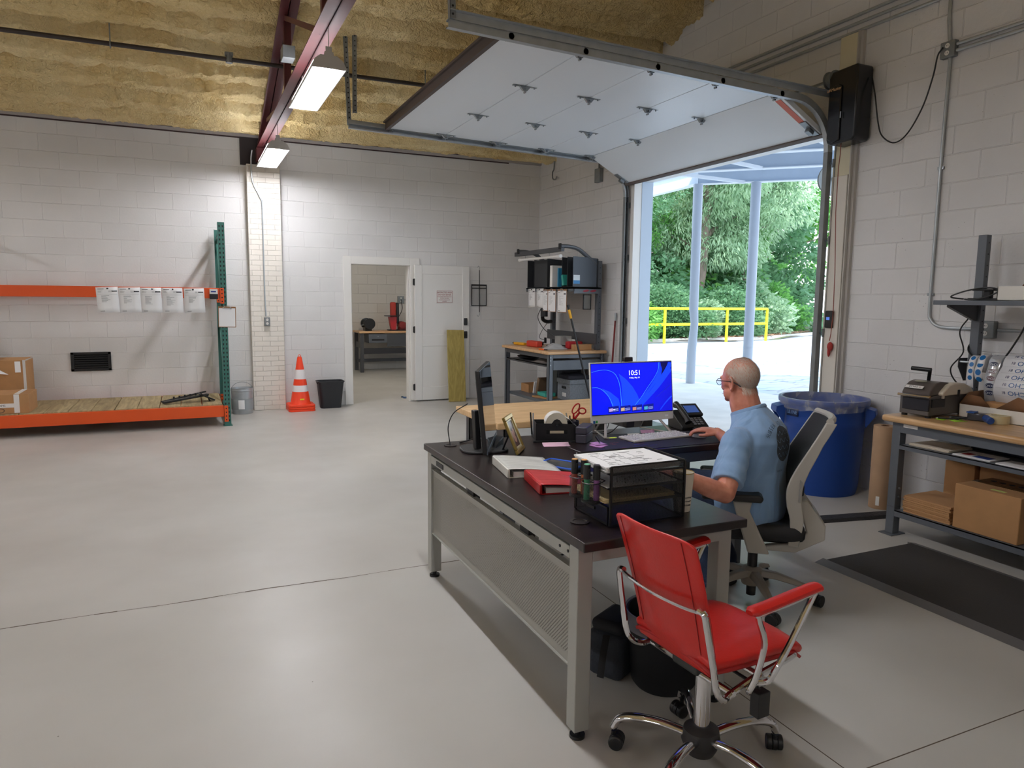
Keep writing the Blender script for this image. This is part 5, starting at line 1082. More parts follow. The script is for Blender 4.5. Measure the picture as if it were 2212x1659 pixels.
binder('white ring binder lying flat on the desk in front of the monitor', 1.287, 2.862, radians(-9), .29, .26, .042, pm('white_vinyl_spine', (224, 222, 214), .35), wv)
binder('red ring binder lying flat on the desk nearest the file tray', 1.30, 2.565, radians(-11), .265, .235, .042, rs_, rv)
# tablet
t = thing('tablet', 'tablet in a blue and black rugged case lying beside the white binder', 'tablet', (1.6, 2.97, .751), radians(-32)); M = TR(1.615, 2.96, .7515, radians(-58))
MB(M).box(-.11, .11, -.08, .08, 0, .016).build('case', blackp, t, bevel=.006); bl_ = pm('blue_bumper', (30, 90, 200), .4)
MB(M).box(-.105, .105, -.078, -.062, .012, .019).box(-.105, .105, .062, .078, .012, .019).box(-.108, -.092, -.06, .06, .012, .019).box(.092, .108, -.06, .06, .012, .019).build('blue_bumper', bl_, t, bevel=.002); MB(M).box(-.09, .09, -.06, .06, .0155, .0168).build('screen', pm('tablet_glass', (60, 64, 68), .08), t)
# mesh file tray
def meshmat(dens):
    m = bpy.data.materials.new('black_wire_mesh'); m.use_nodes = True; nt = m.node_tree; N = nt.nodes; L = nt.links; b = N['Principled BSDF']; b.inputs['Base Color'].default_value = (.012, .012, .013, 1); b.inputs['Roughness'].default_value = .4
    t = N.new('ShaderNodeTexCoord'); mp = N.new('ShaderNodeMapping'); mp.inputs['Scale'].default_value = (dens,) * 3; L.new(t.outputs['Object'], mp.inputs[0])
    s = N.new('ShaderNodeSeparateXYZ'); L.new(mp.outputs[0], s.inputs[0])
    def mth(op, a, bb=None):
        n = N.new('ShaderNodeMath'); n.operation = op
        for i, v in enumerate((a, bb)):
            if v is None: continue
            if isinstance(v, (int, float)): n.inputs[i].default_value = v
            else: L.new(v, n.inputs[i])
        return n.outputs[0]
    xy = mth('ADD', s.outputs['X'], s.outputs['Y']); a = mth('ABSOLUTE', mth('SUBTRACT', mth('FRACT', mth('ADD', mth('ADD', xy, s.outputs['Z']), 100)), .5)); c = mth('ABSOLUTE', mth('SUBTRACT', mth('FRACT', mth('ADD', mth('SUBTRACT', mth('SUBTRACT', s.outputs['X'], s.outputs['Y']), s.outputs['Z']), 100)), .5))
    a2 = mth('ABSOLUTE', mth('SUBTRACT', mth('FRACT', mth('ADD', mth('SUBTRACT', xy, s.outputs['Z']), 100)), .5))
    h = mth('MULTIPLY', mth('LESS_THAN', a, .40), mth('LESS_THAN', a2, .40))
    tr = N.new('ShaderNodeBsdfTransparent'); mx = N.new('ShaderNodeMixShader'); L.new(h, mx.inputs[0]); L.new(b.outputs[0], mx.inputs[1]); L.new(tr.outputs[0], mx.inputs[2]); L.new(mx.outputs[0], N['Material Output'].inputs[0])
    return m
mesh = meshmat(210.)
wire = pm('black_wire', (14, 14, 15), .35)
t = thing('file_tray', 'black wire mesh desktop file organiser full of papers', 'file tray', (1.5, 2.22, .75))
x0, x1, y0, y1, z0, z1 = 1.345, 1.665, 2.095, 2.345, .752, .968
for x in (x0, x1):
    for y in (y0, y1): MB().box(x - .004, x + .004, y - .004, y + .004, z0, z1).build('corner_post', wire, t)
for z, nm in ((z0 + .002, 'drawer_floor'), (.832, 'tray_shelf'), (.886, 'tray_shelf'), (.940, 'tray_shelf')):
    s_ = MB().box(x0, x1, y0, y1, z, z + .0008).build(nm, mesh, t); m = MB()
    for a in ((x0, x1, y0 - .002, y0 + .002), (x0, x1, y1 - .002, y1 + .002), (x0 - .002, x0 + .002, y0, y1), (x1 - .002, x1 + .002, y0, y1)): m.box(*a, z - .003, z + .004)
    m.build('rim', wire, s_)
for y in (y0, y1): MB().box(x0, x1, y - .0004, y + .0004, z0, z1 - .004).build('side_mesh', mesh, t)
MB().box(x1 - .0004, x1 + .0004, y0, y1, z0, z1 - .05).build('rear_mesh', mesh, t)
m = MB()
for y in (y0, y1): m.tube([(x0, y, z1), (x1 - .02, y, z1), (x1, y, z1 - .003)], .0035, 6)
m.tube([(x1, y0, z1), (x1, y1, z1)], .0035, 6).tube([(x0, y0, z1), (x0 + .0, y0 + .02, z1 - .012), (x0, y1 - .02, z1 - .012), (x0, y1, z1)], .0035, 6); m.build('top_rim', wire, t)
dr_ = MB().box(x0 - .004, x0 - .003, y0 + .012, y1 - .012, z0 + .006, .818).build('drawer_front', mesh, t)
MB().box(x0 - .006, x0 - .001, y0 + .01, y1 - .01, .814, .82).box(x0 - .006, x0 - .001, y0 + .01, y1 - .01, z0 + .004, z0 + .010).box(x0 - .006, x0 - .001, y0 + .01, y0 + .014, z0, .82).box(x0 - .006, x0 - .001, y1 - .014, y1 - .01, z0, .82).box(x0 - .010, x0 - .004, 2.19, 2.25, .79, .80).build('drawer_rim', wire, dr_)
r = random.Random(5)
def paperstack(label, x0_, x1_, y0_, y1_, z, n, mt=paper, nm='paper_stack'):
    t_ = thing(nm, label, 'papers', ((x0_ + x1_) / 2, (y0_ + y1_) / 2, z)); m = MB()
    for k in range(n):
        dx, dy = r.uniform(-.004, .004), r.uniform(-.003, .003); m.box(x0_ + dx, x1_ + dx, y0_ + dy, y1_ + dy, z + k * .0022, z + k * .0022 + .0016)
    m.build('sheets', mt, t_); return t_
tp = paperstack('stack of printed sheets in the top tray of the mesh organiser', 1.33, 1.65, 2.105, 2.335, .945, 10)
m = MB(); r2 = random.Random(9)
for k in range(26):
    a = r2.uniform(1.36, 1.60); b__ = 2.12 + k * .0078; m.box(a, a + r2.uniform(.02, .06), b__, b__ + .0022, .9668, .9672)
for k in range(4): m.box(1.38 + .05 * k, 1.381 + .05 * k, 2.14, 2.30, .9668, .9671)
m.build('print', pm('grey_print', (120, 120, 124), .8), tp)
paperstack('sheets of paper in the second tray of the mesh organiser', 1.335, 1.64, 2.11, 2.33, .8895, 2)
paperstack('cream folders in the third tray of the mesh organiser', 1.325, 1.63, 2.105, 2.335, .836, 6, pm('cream_folder', (226, 208, 160), .8))
for i, (yy, c1, c2) in enumerate(((2.245, (170, 90, 80), (190, 110, 70)), (2.155, (50, 130, 90), (140, 90, 150)))):
    x = 1.30
    ph = thing('pen_holder', ('black mesh cup of orange-capped markers hooked on the tray, farther one' if i == 0 else 'black mesh cup of green and violet markers hooked on the tray, nearer one'), 'pen holder', (x, yy, .84), group='mesh pen cups on the file tray')
    MB().lathe([(.034, .835), (.034, .905)], (x, yy, 0), 24, cap=False).build('mesh_wall', mesh, ph); MB().lathe([(0, .833), (.035, .833), (.035, .839), (0, .839)], (x, yy, 0), 24, cap=False).build('cup_base', wire, ph); MB().tube([(x + .034 * cos(a), yy + .034 * sin(a), .905) for a in [2 * pi * k / 20 for k in range(20)]], .002, 6, closed=True).build('rim', wire, ph)
    MB().tube([(x + .03, yy - .02, .905), (x + .045, yy - .02, .91), (x + .045, yy + .02, .91), (x + .03, yy + .02, .905)], .002, 6).build('hook_wire', wire, ph)
    for k, (dx, dy, cc) in enumerate(((-.012, .012, c1), (.014, -.012, c2))):
        mk = thing('marker', 'marker with %s barrel standing in the %s mesh cup' % ((('brick red', 'orange-brown'), ('green', 'violet'))[i][k], ('farther', 'nearer')[i]), 'marker', (x + dx, yy + dy, .84))
        MB().cyl((x + dx, yy + dy, .840), (x + dx, yy + dy, .915), .011, n=14).build('barrel', pm('marker_%d%d' % (i, k), cc, .4), mk)
        MB().cyl((x + dx, yy + dy, .915), (x + dx, yy + dy, .968), .013, n=14).box(x + dx - .003, x + dx + .003, yy + dy - .018, yy + dy - .012, .918, .955).build('cap', blackp, mk, bevel=.001)
        MB().cyl((x + dx, yy + dy, .968), (x + dx, yy + dy, .970), .011, n=14).build('cap_disc', pm('disc_%d%d' % (i, k), (236, 176, 110) if i == 0 else ((120, 200, 160) if k == 0 else (40, 36, 40)), .5), mk)
# cup
t = thing('paper_cup', 'tall white paper cup with gold rim and black script beside the file tray', 'cup', (1.715, 2.165, .751)); M = ROOTM[t.name]
MB(M).lathe([(0, 0), (.030, 0), (.031, .004), (.041, .15), (.038, .15), (.029, .006), (0, .006)], n=32, cap=False).build('cup_body', pm('cup_white', (232, 224, 208), .5), t); MB(M).tube([(.0405 * cos(a), .0405 * sin(a), .151) for a in [2 * pi * k / 32 for k in range(32)]], .0018, 8, closed=True).build('rim', gold, t)
m = MB(M)
for k, (z, am) in enumerate(((.058, .9), (.043, .8), (.028, 1.))):
    pts = []
    for q in range(22): a = -2.2 + .05 * q; rr = .0312 + .0665 * z + .0009; pts.append((rr * cos(a), rr * sin(a), z + .004 * sin(q * 1.9 + k) * am))
    m.tube(pts, .0007, 5)
m.build('script_lettering', blackm, t)
# ---- dispenser, roll, pens, scissors
t = thing('label_dispenser', 'black open label dispenser box holding a roll at the desk corner', 'dispenser', (1.95, 3.56, .751)); ang = radians(-20); M = TR(1.865, 3.52, .751, ang)
w, d, h = .27, .14, .105
m = MB(M); XZ = Matrix(((1, 0, 0, 0), (0, 0, 1, 0), (0, 1, 0, 0), (0, 0, 0, 1)))
fp = [(-.10, 0), (.135, 0), (.135, .085), (.115, .10), (.05, .105), (.035, .125), (.02, .13), (.005, .125), (-.01, .105), (-.10, .105)]
m.prism(fp, 0, .004, XZ).prism([(-.10, 0), (.135, 0), (.135, .105), (-.10, .105)], d, d + .004, XZ).box(-.10, -.096, 0, d, 0, .105).box(.131, .135, 0, d, 0, .09).box(-.10, .135, 0, d, 0, .004)
m.build('box_shell', blackp, t)
MB(M).box(-.04, .08, -.0015, .0, .045, .068).build('hand_slot', pm('slot_dark', (12, 12, 12), .9), t, bevel=.0); MB(M).box(-.02, .06, -.002, -.0013, .049, .064).build('slot_view', pm('kraft_core', (190, 176, 150), .7), t)
MB(M).box(-.115, .14, -.02, .0, 0, .008).build('front_tray', blackp, t)
rl_ = thing('label_roll', 'roll of white labels in the black dispenser, its strip trailing right', 'label roll', (1.87, 3.55, .85)); 
MB(M).cyl((.022, .03, .098), (.022, .12, .098), .062, n=36).build('roll', pm('label_roll_side', (214, 206, 188), .7), rl_)
MB(M).tube([(.022 + .0635 * cos(a), .075, .098 + .0635 * sin(a)) for a in [pi * .95 - k * pi * .75 / 10 for k in range(11)]] + [(.10, .075, .12), (.135, .075, .075), (.15, .075, .07)], .043, 4, flat=(.03, 1)).build('label_strip', white, rl_)
MB(M).cyl((.022, .0, .098), (.022, .03, .098), .008, n=10).build('axle', zinc, t)
def pen(label, p0, p1, col, r=.0045, grp='pens on the desk'):
    t = thing('pen', label, 'pen', p0, group=grp); p0 = Vector(p0); p1 = Vector(p1); dd = p1 - p0
    MB().cyl(p0 + dd * .12, p1, r, n=10).build('barrel', col, t); MB().cyl(p0, p0 + dd * .12, .001, r, n=10).build('tip', zinc, t); return t
pc_ = thing('pencil_cup', 'dark pencil cup behind the label dispenser', 'cup', (2.02, 3.60, .751)); MB().lathe([(0, 0), (.035, 0), (.037, .10), (.033, .10), (.031, .005), (0, .005)], (2.035, 3.60, .751), 24, cap=False).build('cup_wall', pm('cup_navy', (28, 30, 44), .4), pc_)
for i, (a, b_, mt, lb) in enumerate((((2.02, 3.60, .76), (2.0, 3.62, .895), pm('pen_grey', (150, 146, 130), .4), 'grey pen leaning left in the pencil cup'), ((2.03, 3.61, .76), (2.03, 3.63, .875), blackp, 'black pen standing in the pencil cup'),
    ((1.79, 3.64, .76), (1.785, 3.655, .905), blackp, 'black pen at the far left in the label dispenser box'), ((1.80, 3.645, .76), (1.802, 3.655, .90), pm('pen_clear', (170, 172, 176), .2), 'clear-barrelled pen in the label dispenser box'))): pen(lb, a, b_, mt)
t = thing('scissors', 'red-handled scissors standing in the pencil cup', 'scissors', (2.045, 3.6, .76)); M = frame((2.045, 3.585, .875), (.91, -.41, 0), (-.15, -.35, .92)) 
def ring(cx, cz, rx, rz_, tilt, M): return [M @ Matrix.Rotation(0, 4, 'Y') @ Vector((cx + rx * cos(a) * cos(tilt) - rz_ * sin(a) * sin(tilt), 0, cz + rx * cos(a) * sin(tilt) + rz_ * sin(a) * cos(tilt))) for a in [2 * pi * k / 20 for k in range(20)]]
hd = MB(); hd.tube(ring(-.002, .055, .016, .036, radians(-24), M), .0042, 8, closed=True).tube(ring(.036, .040, .021, .019, radians(-30), M), .0045, 8, closed=True)
hd.tube([M @ Vector((-.014, 0, .022)), M @ Vector((-.012, 0, -.01))], .006, 8).tube([M @ Vector((.020, 0, .028)), M @ Vector((-.004, 0, -.012))], .007, 8); hd.build('handles', redm, t)
MB().bar(M @ Vector((-.012, 0, -.005)), M @ Vector((-.006, 0, -.11)), .012, .002, (.4, .9, 0)).bar(M @ Vector((-.003, 0, -.005)), M @ Vector((-.008, 0, -.11)), .012, .002, (.4, .9, 0)).build('blades', chrome, t)
# small grey box
t = thing('small_case', 'small dark grey lidded case between label dispenser and keyboard', 'case', (2.05, 3.47, .751)); M = TR(2.01, 3.40, .751, radians(46)); gm = pm('case_slate', (62, 60, 72), .5)
MB(M).box(0, .16, 0, .062, 0, .05).build('case_base', gm, t, bevel=.004); MB(M).box(-.001, .161, -.001, .063, .0515, .092).build('lid', gm, t, bevel=.005)
# sticky notes
def note(label, x, y, rz, col, w=.075, h=.075, z=.7512, curl=.012, k=1):
    o = MB(TR(x, y, z, rz)).grid(lambda u, v: ((u - .5) * w, (v - .5) * h, .0008 + curl * max(0, v - .4) ** 2), 3, 6).build('sticky_note', pm('note_%d%d%d' % col, col, .8), None, solid=.0008 * k); tag(recenter(o, (x, y, z)), label, 'sticky note', 'loose notes on the desk'); return o
note('long pale pink note in front of the label dispenser', 1.835, 3.425, radians(-15), (226, 186, 206), .15, .06, curl=.03)
note('purple note pad on the desk just right of the small grey case', 2.05, 3.33, .5, (196, 140, 206), .078, .078, k=6); note('second purple note askew on top of the purple pad', 2.06, 3.35, .15, (200, 150, 210), .075, .06, z=.7575)
pen('black pen lying on the purple notes', (2.06, 3.33, .765), (2.09, 3.43, .78), blackp)
note('yellow-green note in front of the monitor stand', 2.235, 3.475, -.1, (206, 226, 80), .06, .035); note('white note tucked above the keyboard', 2.42, 3.53, -.1, (232, 230, 220), .08, .03); note('pink note tucked above the keyboard under the right monitor', 2.53, 3.545, -.2, (224, 176, 214), .09, .03, curl=.05)
# desk mat
t = thing('desk_mat', 'dark patterned desk mat under the white keyboard', 'desk mat', (2.5, 3.34, .751)); dm = pm('mat_navy', (26, 24, 36), .7, var=.3, vscale=14)
MB().prism([(2.00, 3.16), (2.86, 3.15), (2.90, 3.50), (2.20, 3.60)], .7505, .753).build('mat_sheet', dm, t)
r = random.Random(4); mr_ = MB(); mb_ = MB()
for k in range(26):
    x, y = r.uniform(2.08, 2.35), r.uniform(3.2, 3.5)
    if x < 2.02 + (y - 3.16) * .5: continue
    (mr_ if k % 2 else mb_).box(x, x + r.uniform(.02, .07), y, y + .003, .7531, .7534)
mr_.build('red_print', pm('mat_red', (150, 50, 50), .7), t); mb_.build('blue_print', pm('mat_blue', (50, 60, 150), .7), t)
# all-in-one computer
t = thing('computer', 'white all-in-one computer showing a blue lock screen', 'computer', (2.41, 3.56, .751)); lean = .04
Ma = Matrix(((1, 0, 0, 2.12), (0, .995, lean / .36 * 1, 3.53), (0, 0, 1, .832), (0, 0, 0, 1))); cwht = pm('aio_white', (208, 206, 202), .35)
MB(Ma).box(0, .585, 0, .012, 0, .357).build('shell', cwht, t, bevel=.003); MB(Ma).box(.08, .50, .012, .035, .03, .28).build('rear_housing', cwht, t, bevel=.01)
MB(Ma).box(.006, .579, -.0008, .001, .048, .352).build('bezel', blackp, t)
scr = bpy.data.materials.new('lock_screen'); scr.use_nodes = True
def _scr():
    nt = scr.node_tree; N = nt.nodes; L = nt.links; b = N['Principled BSDF']; b.inputs['Base Color'].default_value = (0, 0, 0, 1); b.inputs['Roughness'].default_value = .2; b.inputs['Emission Strength'].default_value = 1.
    t_ = N.new('ShaderNodeTexCoord'); s = N.new('ShaderNodeSeparateXYZ'); L.new(t_.outputs['Object'], s.inputs[0])
    g = N.new('ShaderNodeMath'); g.operation = 'MULTIPLY_ADD'; g.inputs[1].default_value = 1.75; g.inputs[2].default_value = .02; L.new(s.outputs['X'], g.inputs[0])
    g2 = N.new('ShaderNodeMath'); g2.operation = 'MULTIPLY_ADD'; g2.inputs[1].default_value = -.9; L.new(s.outputs['Z'], g2.inputs[0]); L.new(g.outputs[0], g2.inputs[2])
    n = N.new('ShaderNodeTexNoise'); n.inputs['Scale'].default_value = 4; L.new(t_.outputs['Object'], n.inputs['Vector']); g3 = N.new('ShaderNodeMath'); g3.operation = 'MULTIPLY_ADD'; g3.inputs[1].default_value = .35; L.new(n.outputs['Fac'], g3.inputs[0]); L.new(g2.outputs[0], g3.inputs[2])
    r = N.new('ShaderNodeValToRGB'); e = r.color_ramp.elements; e[0].position = .1; e[0].color = lin((4, 20, 240)) + (1,); e[1].position = .95; e[1].color = lin((24, 16, 70)) + (1,)
    q = e.new(.55); q.color = lin((6, 10, 205)) + (1,); q = e.new(.78); q.color = lin((14, 16, 140)) + (1,)
    L.new(g3.outputs[0], r.inputs[0]); L.new(r.outputs[0], b.inputs['Emission Color'])
_scr()
sc_ = MB(Ma).box(0.0, .569, -.0014, -.0006, .0, .296, Matrix.Translation((.008, 0, .053))).build('screen', scr, t)
def sp(pts): return [(.008 + x * .569, -.0018, .053 + y * .296) for x, y in pts]
sw1 = pm('swirl_blue', (16, 60, 250), .4, emit=1.0); sw2 = pm('swirl_light', (60, 150, 255), .4, emit=1.0); sw3 = pm('swirl_dark', (10, 10, 80), .4, emit=.6); scw = pm('screen_white', (240, 244, 255), .4, emit=1.2)
def poly(pts, mt, dy=0, nm='wallpaper_swirl'):
    q = [(x, y + dy, z) for x, y, z in sp(pts)]; return MB(Ma).add(q, [tuple(range(len(q)))]).build(nm, mt, sc_)
def ribbon(cl, wd, mt, dy=-.0002):
    c = spline([Vector((x, y, 0)) for x, y in cl], 8); L_, R_ = [], []
    for i, p in enumerate(c):
        tt = (c[min(i + 1, len(c) - 1)] - c[max(i - 1, 0)]).normalized(); f = i / (len(c) - 1); ww = wd[0] + (wd[1] - wd[0]) * f; L_.append((p.x - tt.y * ww, p.y + tt.x * ww)); R_.append((p.x + tt.y * ww, p.y - tt.x * ww))
    cl_ = lambda a: (min(.998, max(.002, a[0])), min(.998, max(.002, a[1])))
    q = [(x, y + dy, z) for x, y, z in sp([cl_(a) for a in L_] + [cl_(a) for a in R_])]; n = len(L_)
    MB(Ma).add(q, [(i, i + 1, n + i + 1, n + i) for i in range(n - 1)]).build('wallpaper_swirl', mt, sc_)
poly([(.33, .80), (.42, .68), (.50, .52), (.555, .36), (.60, .16), (.36, .12), (.365, .35), (.36, .6)], sw1)
poly([(.12, .52), (.22, .44), (.32, .30), (.345, .12), (.25, .12), (.2, .35)], sw1)
poly([(.84, .995), (.84, .86), (.80, .72), (.72, .52), (.60, .28), (.52, .15), (.56, .14), (.7, .4), (.86, .7), (.88, .85), (.86, .995)], sw1)
poly([(.86, .998), (.96, .998), (.92, .80), (.87, .68), (.86, .78)], sw3)
ribbon([(.998, .86), (.92, .70), (.82, .50), (.70, .30), (.60, .14)], (.022, .012), sw1, -.0004); ribbon([(.998, .99), (.95, .86), (.86, .66), (.74, .42), (.56, .14)], (.03, .02), sw1, -.0003)
ribbon([(.998, .30), (.92, .18), (.84, .03)], (.01, .006), sw1, -.0004); ribbon([(.998, .55), (.88, .40), (.78, .28)], (.004, .003), pm('swirl_mid', (20, 30, 150), .4, emit=1.), -.0004)
ribbon([(.003, .84), (.10, .875), (.20, .87), (.28, .80), (.325, .66), (.345, .48), (.355, .15)], (.0025, .0025), sw2, -.0006)
ribbon([(.003, .54), (.08, .53), (.15, .45), (.21, .32), (.255, .13)], (.0025, .0025), sw2, -.0006)
ribbon([(.835, .995), (.83, .86), (.78, .70), (.68, .48), (.60, .30), (.52, .15)], (.002, .002), sw2, -.0006)
fx = lambda u, v: Ma @ Matrix.Translation((.008 + u * .569, -.0028, .053 + v * .296)) @ Matrix.Rotation(pi / 2, 4, 'X')
text('clock_text', '10:51', .041, fx(.525, .80), scw, sc_, depth=.0001); text('date_text', 'Friday, May 10', .0125, fx(.525, .705), scw, sc_, depth=.0001)
for k, cc in enumerate(((190, 160, 220), (200, 170, 130), (190, 130, 120), (70, 170, 200))):
    u0 = .20 + k * .145
    poly([(u0 - .01, .145), (u0 + .12, .165), (u0 + .12, .04), (u0 - .01, .02)], pm('widget_panel', (8, 20, 130), .4, emit=.8), -.0007, 'widget')
    poly([(u0, .11), (u0 + .045, .117), (u0 + .045, .055), (u0, .048)], pm('thumb_%d' % k, cc, .4, emit=.7), -.0009, 'widget_picture')
    for j in range(3): poly([(u0 + .052, .10 - .018 * j), (u0 + .112, .108 - .018 * j), (u0 + .112, .100 - .018 * j), (u0 + .052, .092 - .018 * j)], pm('widget_text', (150, 165, 230), .4, emit=.8), -.0009, 'widget_line')
text('temperature_text', '74°', .014, fx(.262, .085), scw, sc_, depth=.0001)
MB(Ma).box(.52, .545, -.0012, 0, .018, .030).build('sticker', paper, t); MB(Ma).box(.012, .026, -.0012, 0, .004, .02).build('corner_sticker', pm('st_blue', (30, 90, 150), .4), t); MB(Ma).box(.030, .042, -.0012, 0, .006, .02).build('corner_sticker', pm('st_green', (40, 150, 60), .4), t)
MB(Ma).box(.24, .30, -.002, .02, .358, .384).build('webcam', pm('webcam_black', (26, 20, 24), .3), t, bevel=.003)
for s_, xx in ((-1, 2.20), (1, 2.63)):
    MB().tube([(xx - s_ * .06, 3.60, .90), (xx + s_ * .02, 3.47, .757), (xx + s_ * .0, 3.46, .756)], .008, 8).tube([(xx + s_ * .02, 3.47, .758), (xx - s_ * .05, 3.70, .758), (xx - s_ * .06, 3.60, .90)], .006, 8).build('stand_leg', pm('stand_silver', (176, 172, 168), .3, .5), t)
MB().box(2.37, 2.43, 3.545, 3.59, .795, .832).build('camera_module', blackp, t, bevel=.004)
MB().tube(spline([(2.35, 3.60, .80), (2.28, 3.59, .76), (2.22, 3.62, .757), (2.15, 3.66, .757)], 6), .003, 6).tube(spline([(2.30, 3.62, .83), (2.27, 3.62, .77), (2.2, 3.68, .757)], 6), .0025, 6).build('cable', blackp, t)
# keyboard, mouse, phone
t = thing('keyboard', 'white keyboard lying on the dark desk mat', 'keyboard', (2.48, 3.40, .7535)); M = TR(2.485, 3.405, .7535, radians(4))
MB(M).box(-.215, .215, -.075, .075, 0, .012).build('base', pm('keyboard_white', (214, 210, 202), .45), t, bevel=.003)
keyw = pm('key_white', (228, 226, 222), .5); kp = MB(M).box(-.0065, .0065, -.0055, .0055, .0121, .016, Matrix.Translation((-.200, .058, 0))).build('key', keyw, t, bevel=.0015)
for r_ in range(5):
    for c_ in range(19):
        if r_ == 0 and c_ == 0: continue
        o = kp.copy(); COL.objects.link(o); o.location = kp.location + Vector((cos(radians(4)) * .0222 * c_ + sin(radians(4)) * .0275 * r_, sin(radians(4)) * .0222 * c_ - cos(radians(4)) * .0275 * r_, 0))
t = thing('mouse', 'white computer mouse under the seated person\'s right hand', 'mouse', (2.73, 3.34, .7535)); M = TR(2.735, 3.335, .7535, radians(115)); MB(M).ell((0, 0, .006), (.056, .031, .028)).build('mouse_body', white, t)
t = thing('desk_phone', 'black desk phone with blue display right of the computer', 'phone', (2.88, 3.62, .751), radians(-12)); M = TR(2.875, 3.60, .751, radians(-8)) 
WX = Matrix(((0, 0, 1, 0), (1, 0, 0, 0), (0, 1, 0, 0), (0, 0, 0, 1)))
MB(M).prism([(-.09, 0), (.09, 0), (.10, .10), (.06, .11), (-.09, .025)], -.095, .095, WX).build('phone_base', blackp, t, bevel=.006)
tl = atan2(.085, .15); Mt = M @ Matrix.Translation((0, -.085, .030)) @ Matrix.Rotation(tl, 4, 'X')
MB(Mt).box(-.03, .095, .085, .20, .0, .02).build('display_housing', blackp, t, bevel=.005); MB(Mt).box(-.012, .075, .105, .175, .0205, .0215).build('display', pm('phone_lcd', (60, 90, 160), .3, emit=.35), t)
m = MB(Mt)
for a in range(3):
    for b__ in range(4): m.box(-.005 + .026 * a, .013 + .026 * a, .005 + .019 * b__, .016 + .019 * b__, .001, .005)
m.build('keypad_keys', pm('phone_key', (110, 110, 114), .4), t); MB(Mt).tube([(-.065, -.01, .035), (-.065, .02, .045), (-.065, .14, .045), (-.065, .175, .032)], [.022, .017, .017, .024], 12).build('handset', blackp, t)
MB().tube([(2.80 + .10 * k / 60 + .012 * cos(k * 1.2), 3.45 + .03 * sin(k / 60 * pi) + .0 + .012 * sin(k * 1.2) * .3, .766 + .011 * sin(k * 1.2)) for k in range(90)], .003, 6).build('coiled_cord', blackp, t)
# ---- wood-topped work table behind the desk
t = thing('work_table', 'thick plywood-topped work table behind the office desk', 'table', (2.43, 4.53, 0))
MB().box(1.79, 3.08, 4.14, 4.93, .715, .76).build('tabletop', wood_mat('plywood_top', (198, 160, 112), (222, 188, 142), (1, 6, 6), 2.5, .45, 1.5), t, bevel=.006)
for x in (1.90, 2.98):
    for y in (4.22, 4.85):
        lg = MB().box(x - .045, x + .045, y - .03, y - .024, 0, .714).box(x - .045, x - .039, y - .03, y + .03, 0, .714).build('leg', greydark, t)
    MB().box(x - .01, x + .01, 4.24, 4.83, .60, .70).build('end_rail', greydark, t)
MB().box(1.9, 2.98, 4.84, 4.86, .62, .71).build('rear_rail', greydark, t)
# ---- bags under the desk
t = thing('lunch_bag', 'grey insulated lunch bag standing under the desk', 'bag', (1.58, 2.43, 0)); M = TR(1.60, 2.42, 0, .5); fb = pm('bag_fabric', (48, 52, 60), .85, bump=.3, bscale=120)
MB(M).box(-.11, .11, -.08, .08, .0, .20).build('bag_body', fb, t, bevel=.03, seg=3); MB(M).box(-.10, .10, -.072, .072, .19, .245).build('bag_lid', pm('bag_lid', (34, 34, 38), .8), t, bevel=.025, seg=3); MB(M).tube(spline([(-.12, -.02, .20), (-.18, -.04, .15), (-.20, -.04, .06)], 4), .016, 6, flat=(.2, 1)).tube(spline([(-.06, -.085, .20), (0, -.10, .23), (.06, -.085, .20)], 5), .010, 6, flat=(.3, 1)).build('strap', blackm, t)
t = thing('waste_bin', 'round black waste bin under the desk beside the lunch bag', 'waste bin', (1.70, 2.26, 0)); MB().lathe([(0, 0), (.115, 0), (.13, .02), (.155, .30), (.158, .31), (.15, .31), (.125, .02), (0, .012)], (1.72, 2.25, 0), 36, cap=False).build('bin_body', pm('bin_matte', (20, 20, 24), .6), t)
MB().lathe([(.15, .27), (.158, .318), (.162, .318), (.164, .25)], (1.72, 2.25, 0), 36, cap=False).build('liner', pm('bin_liner', (150, 146, 160), .3, alpha=.5), t)
# ================================================================ RIGHT SIDE
bench_top = wood_mat('maple_top', (186, 142, 92), (222, 184, 136), (10, 1, 10), 3., .3, .6, .2)
t = thing('packing_bench', 'grey steel packing bench with a maple top along the side wall', 'workbench', (4.62, 2.2, 0))
BX0, BX1, BY0, BY1, BZ = 4.24, 5.02, .75, 3.29, .81
MB().box(BX0, BX1, BY0, BY1, BZ - .044, BZ).build('worktop', bench_top, t, bevel=.016, seg=3)
for x in (BX0 + .07, BX1 - .06):
    for y in (BY1 - .09, BY0 + .12):
        lg = MB().box(x - .03, x + .03, y - .03, y + .03, .006, BZ - .044).build('leg', greysteel, t, bevel=.003)
        MB().box(x - .07, x + .07, y - .05, y + .05, 0, .007).build('foot_plate', greysteel, lg, bevel=.002); MB().box(x - .031, x + .031, y - .031, y + .031, .19, .192).build('leg_seam', greydark, lg)
        if x < 4.5:
            for z in (.26, .32): MB().cyl((x, y - .03, z), (x, y - .04, z), .008, n=8).build('bolt', zinc, lg)
MB().box(BX0 + .04, BX0 + .075, BY0 + .15, BY1 - .12, .70, .765).build('front_rail', greysteel, t, bevel=.002)
MB().box(BX0 + .0395, BX0 + .04, BY1 - .24, BY1 - .14, .74, .76).build('maker_plate', white, t)
MB().box(BX0 + .04, BX1 - .05, BY0 + .15, BY1 - .12, .615, .62).box(BX0 + .04, BX0 + .044, BY0 + .15, BY1 - .12, .59, .62).build('middle_shelf', greysteel, t)
MB().box(BX0 + .04, BX1 - .05, BY0 + .15, BY1 - .12, .165, .172).box(BX0 + .04, BX0 + .044, BY0 + .15, BY1 - .12, .13, .172).build('bottom_shelf', greysteel, t)
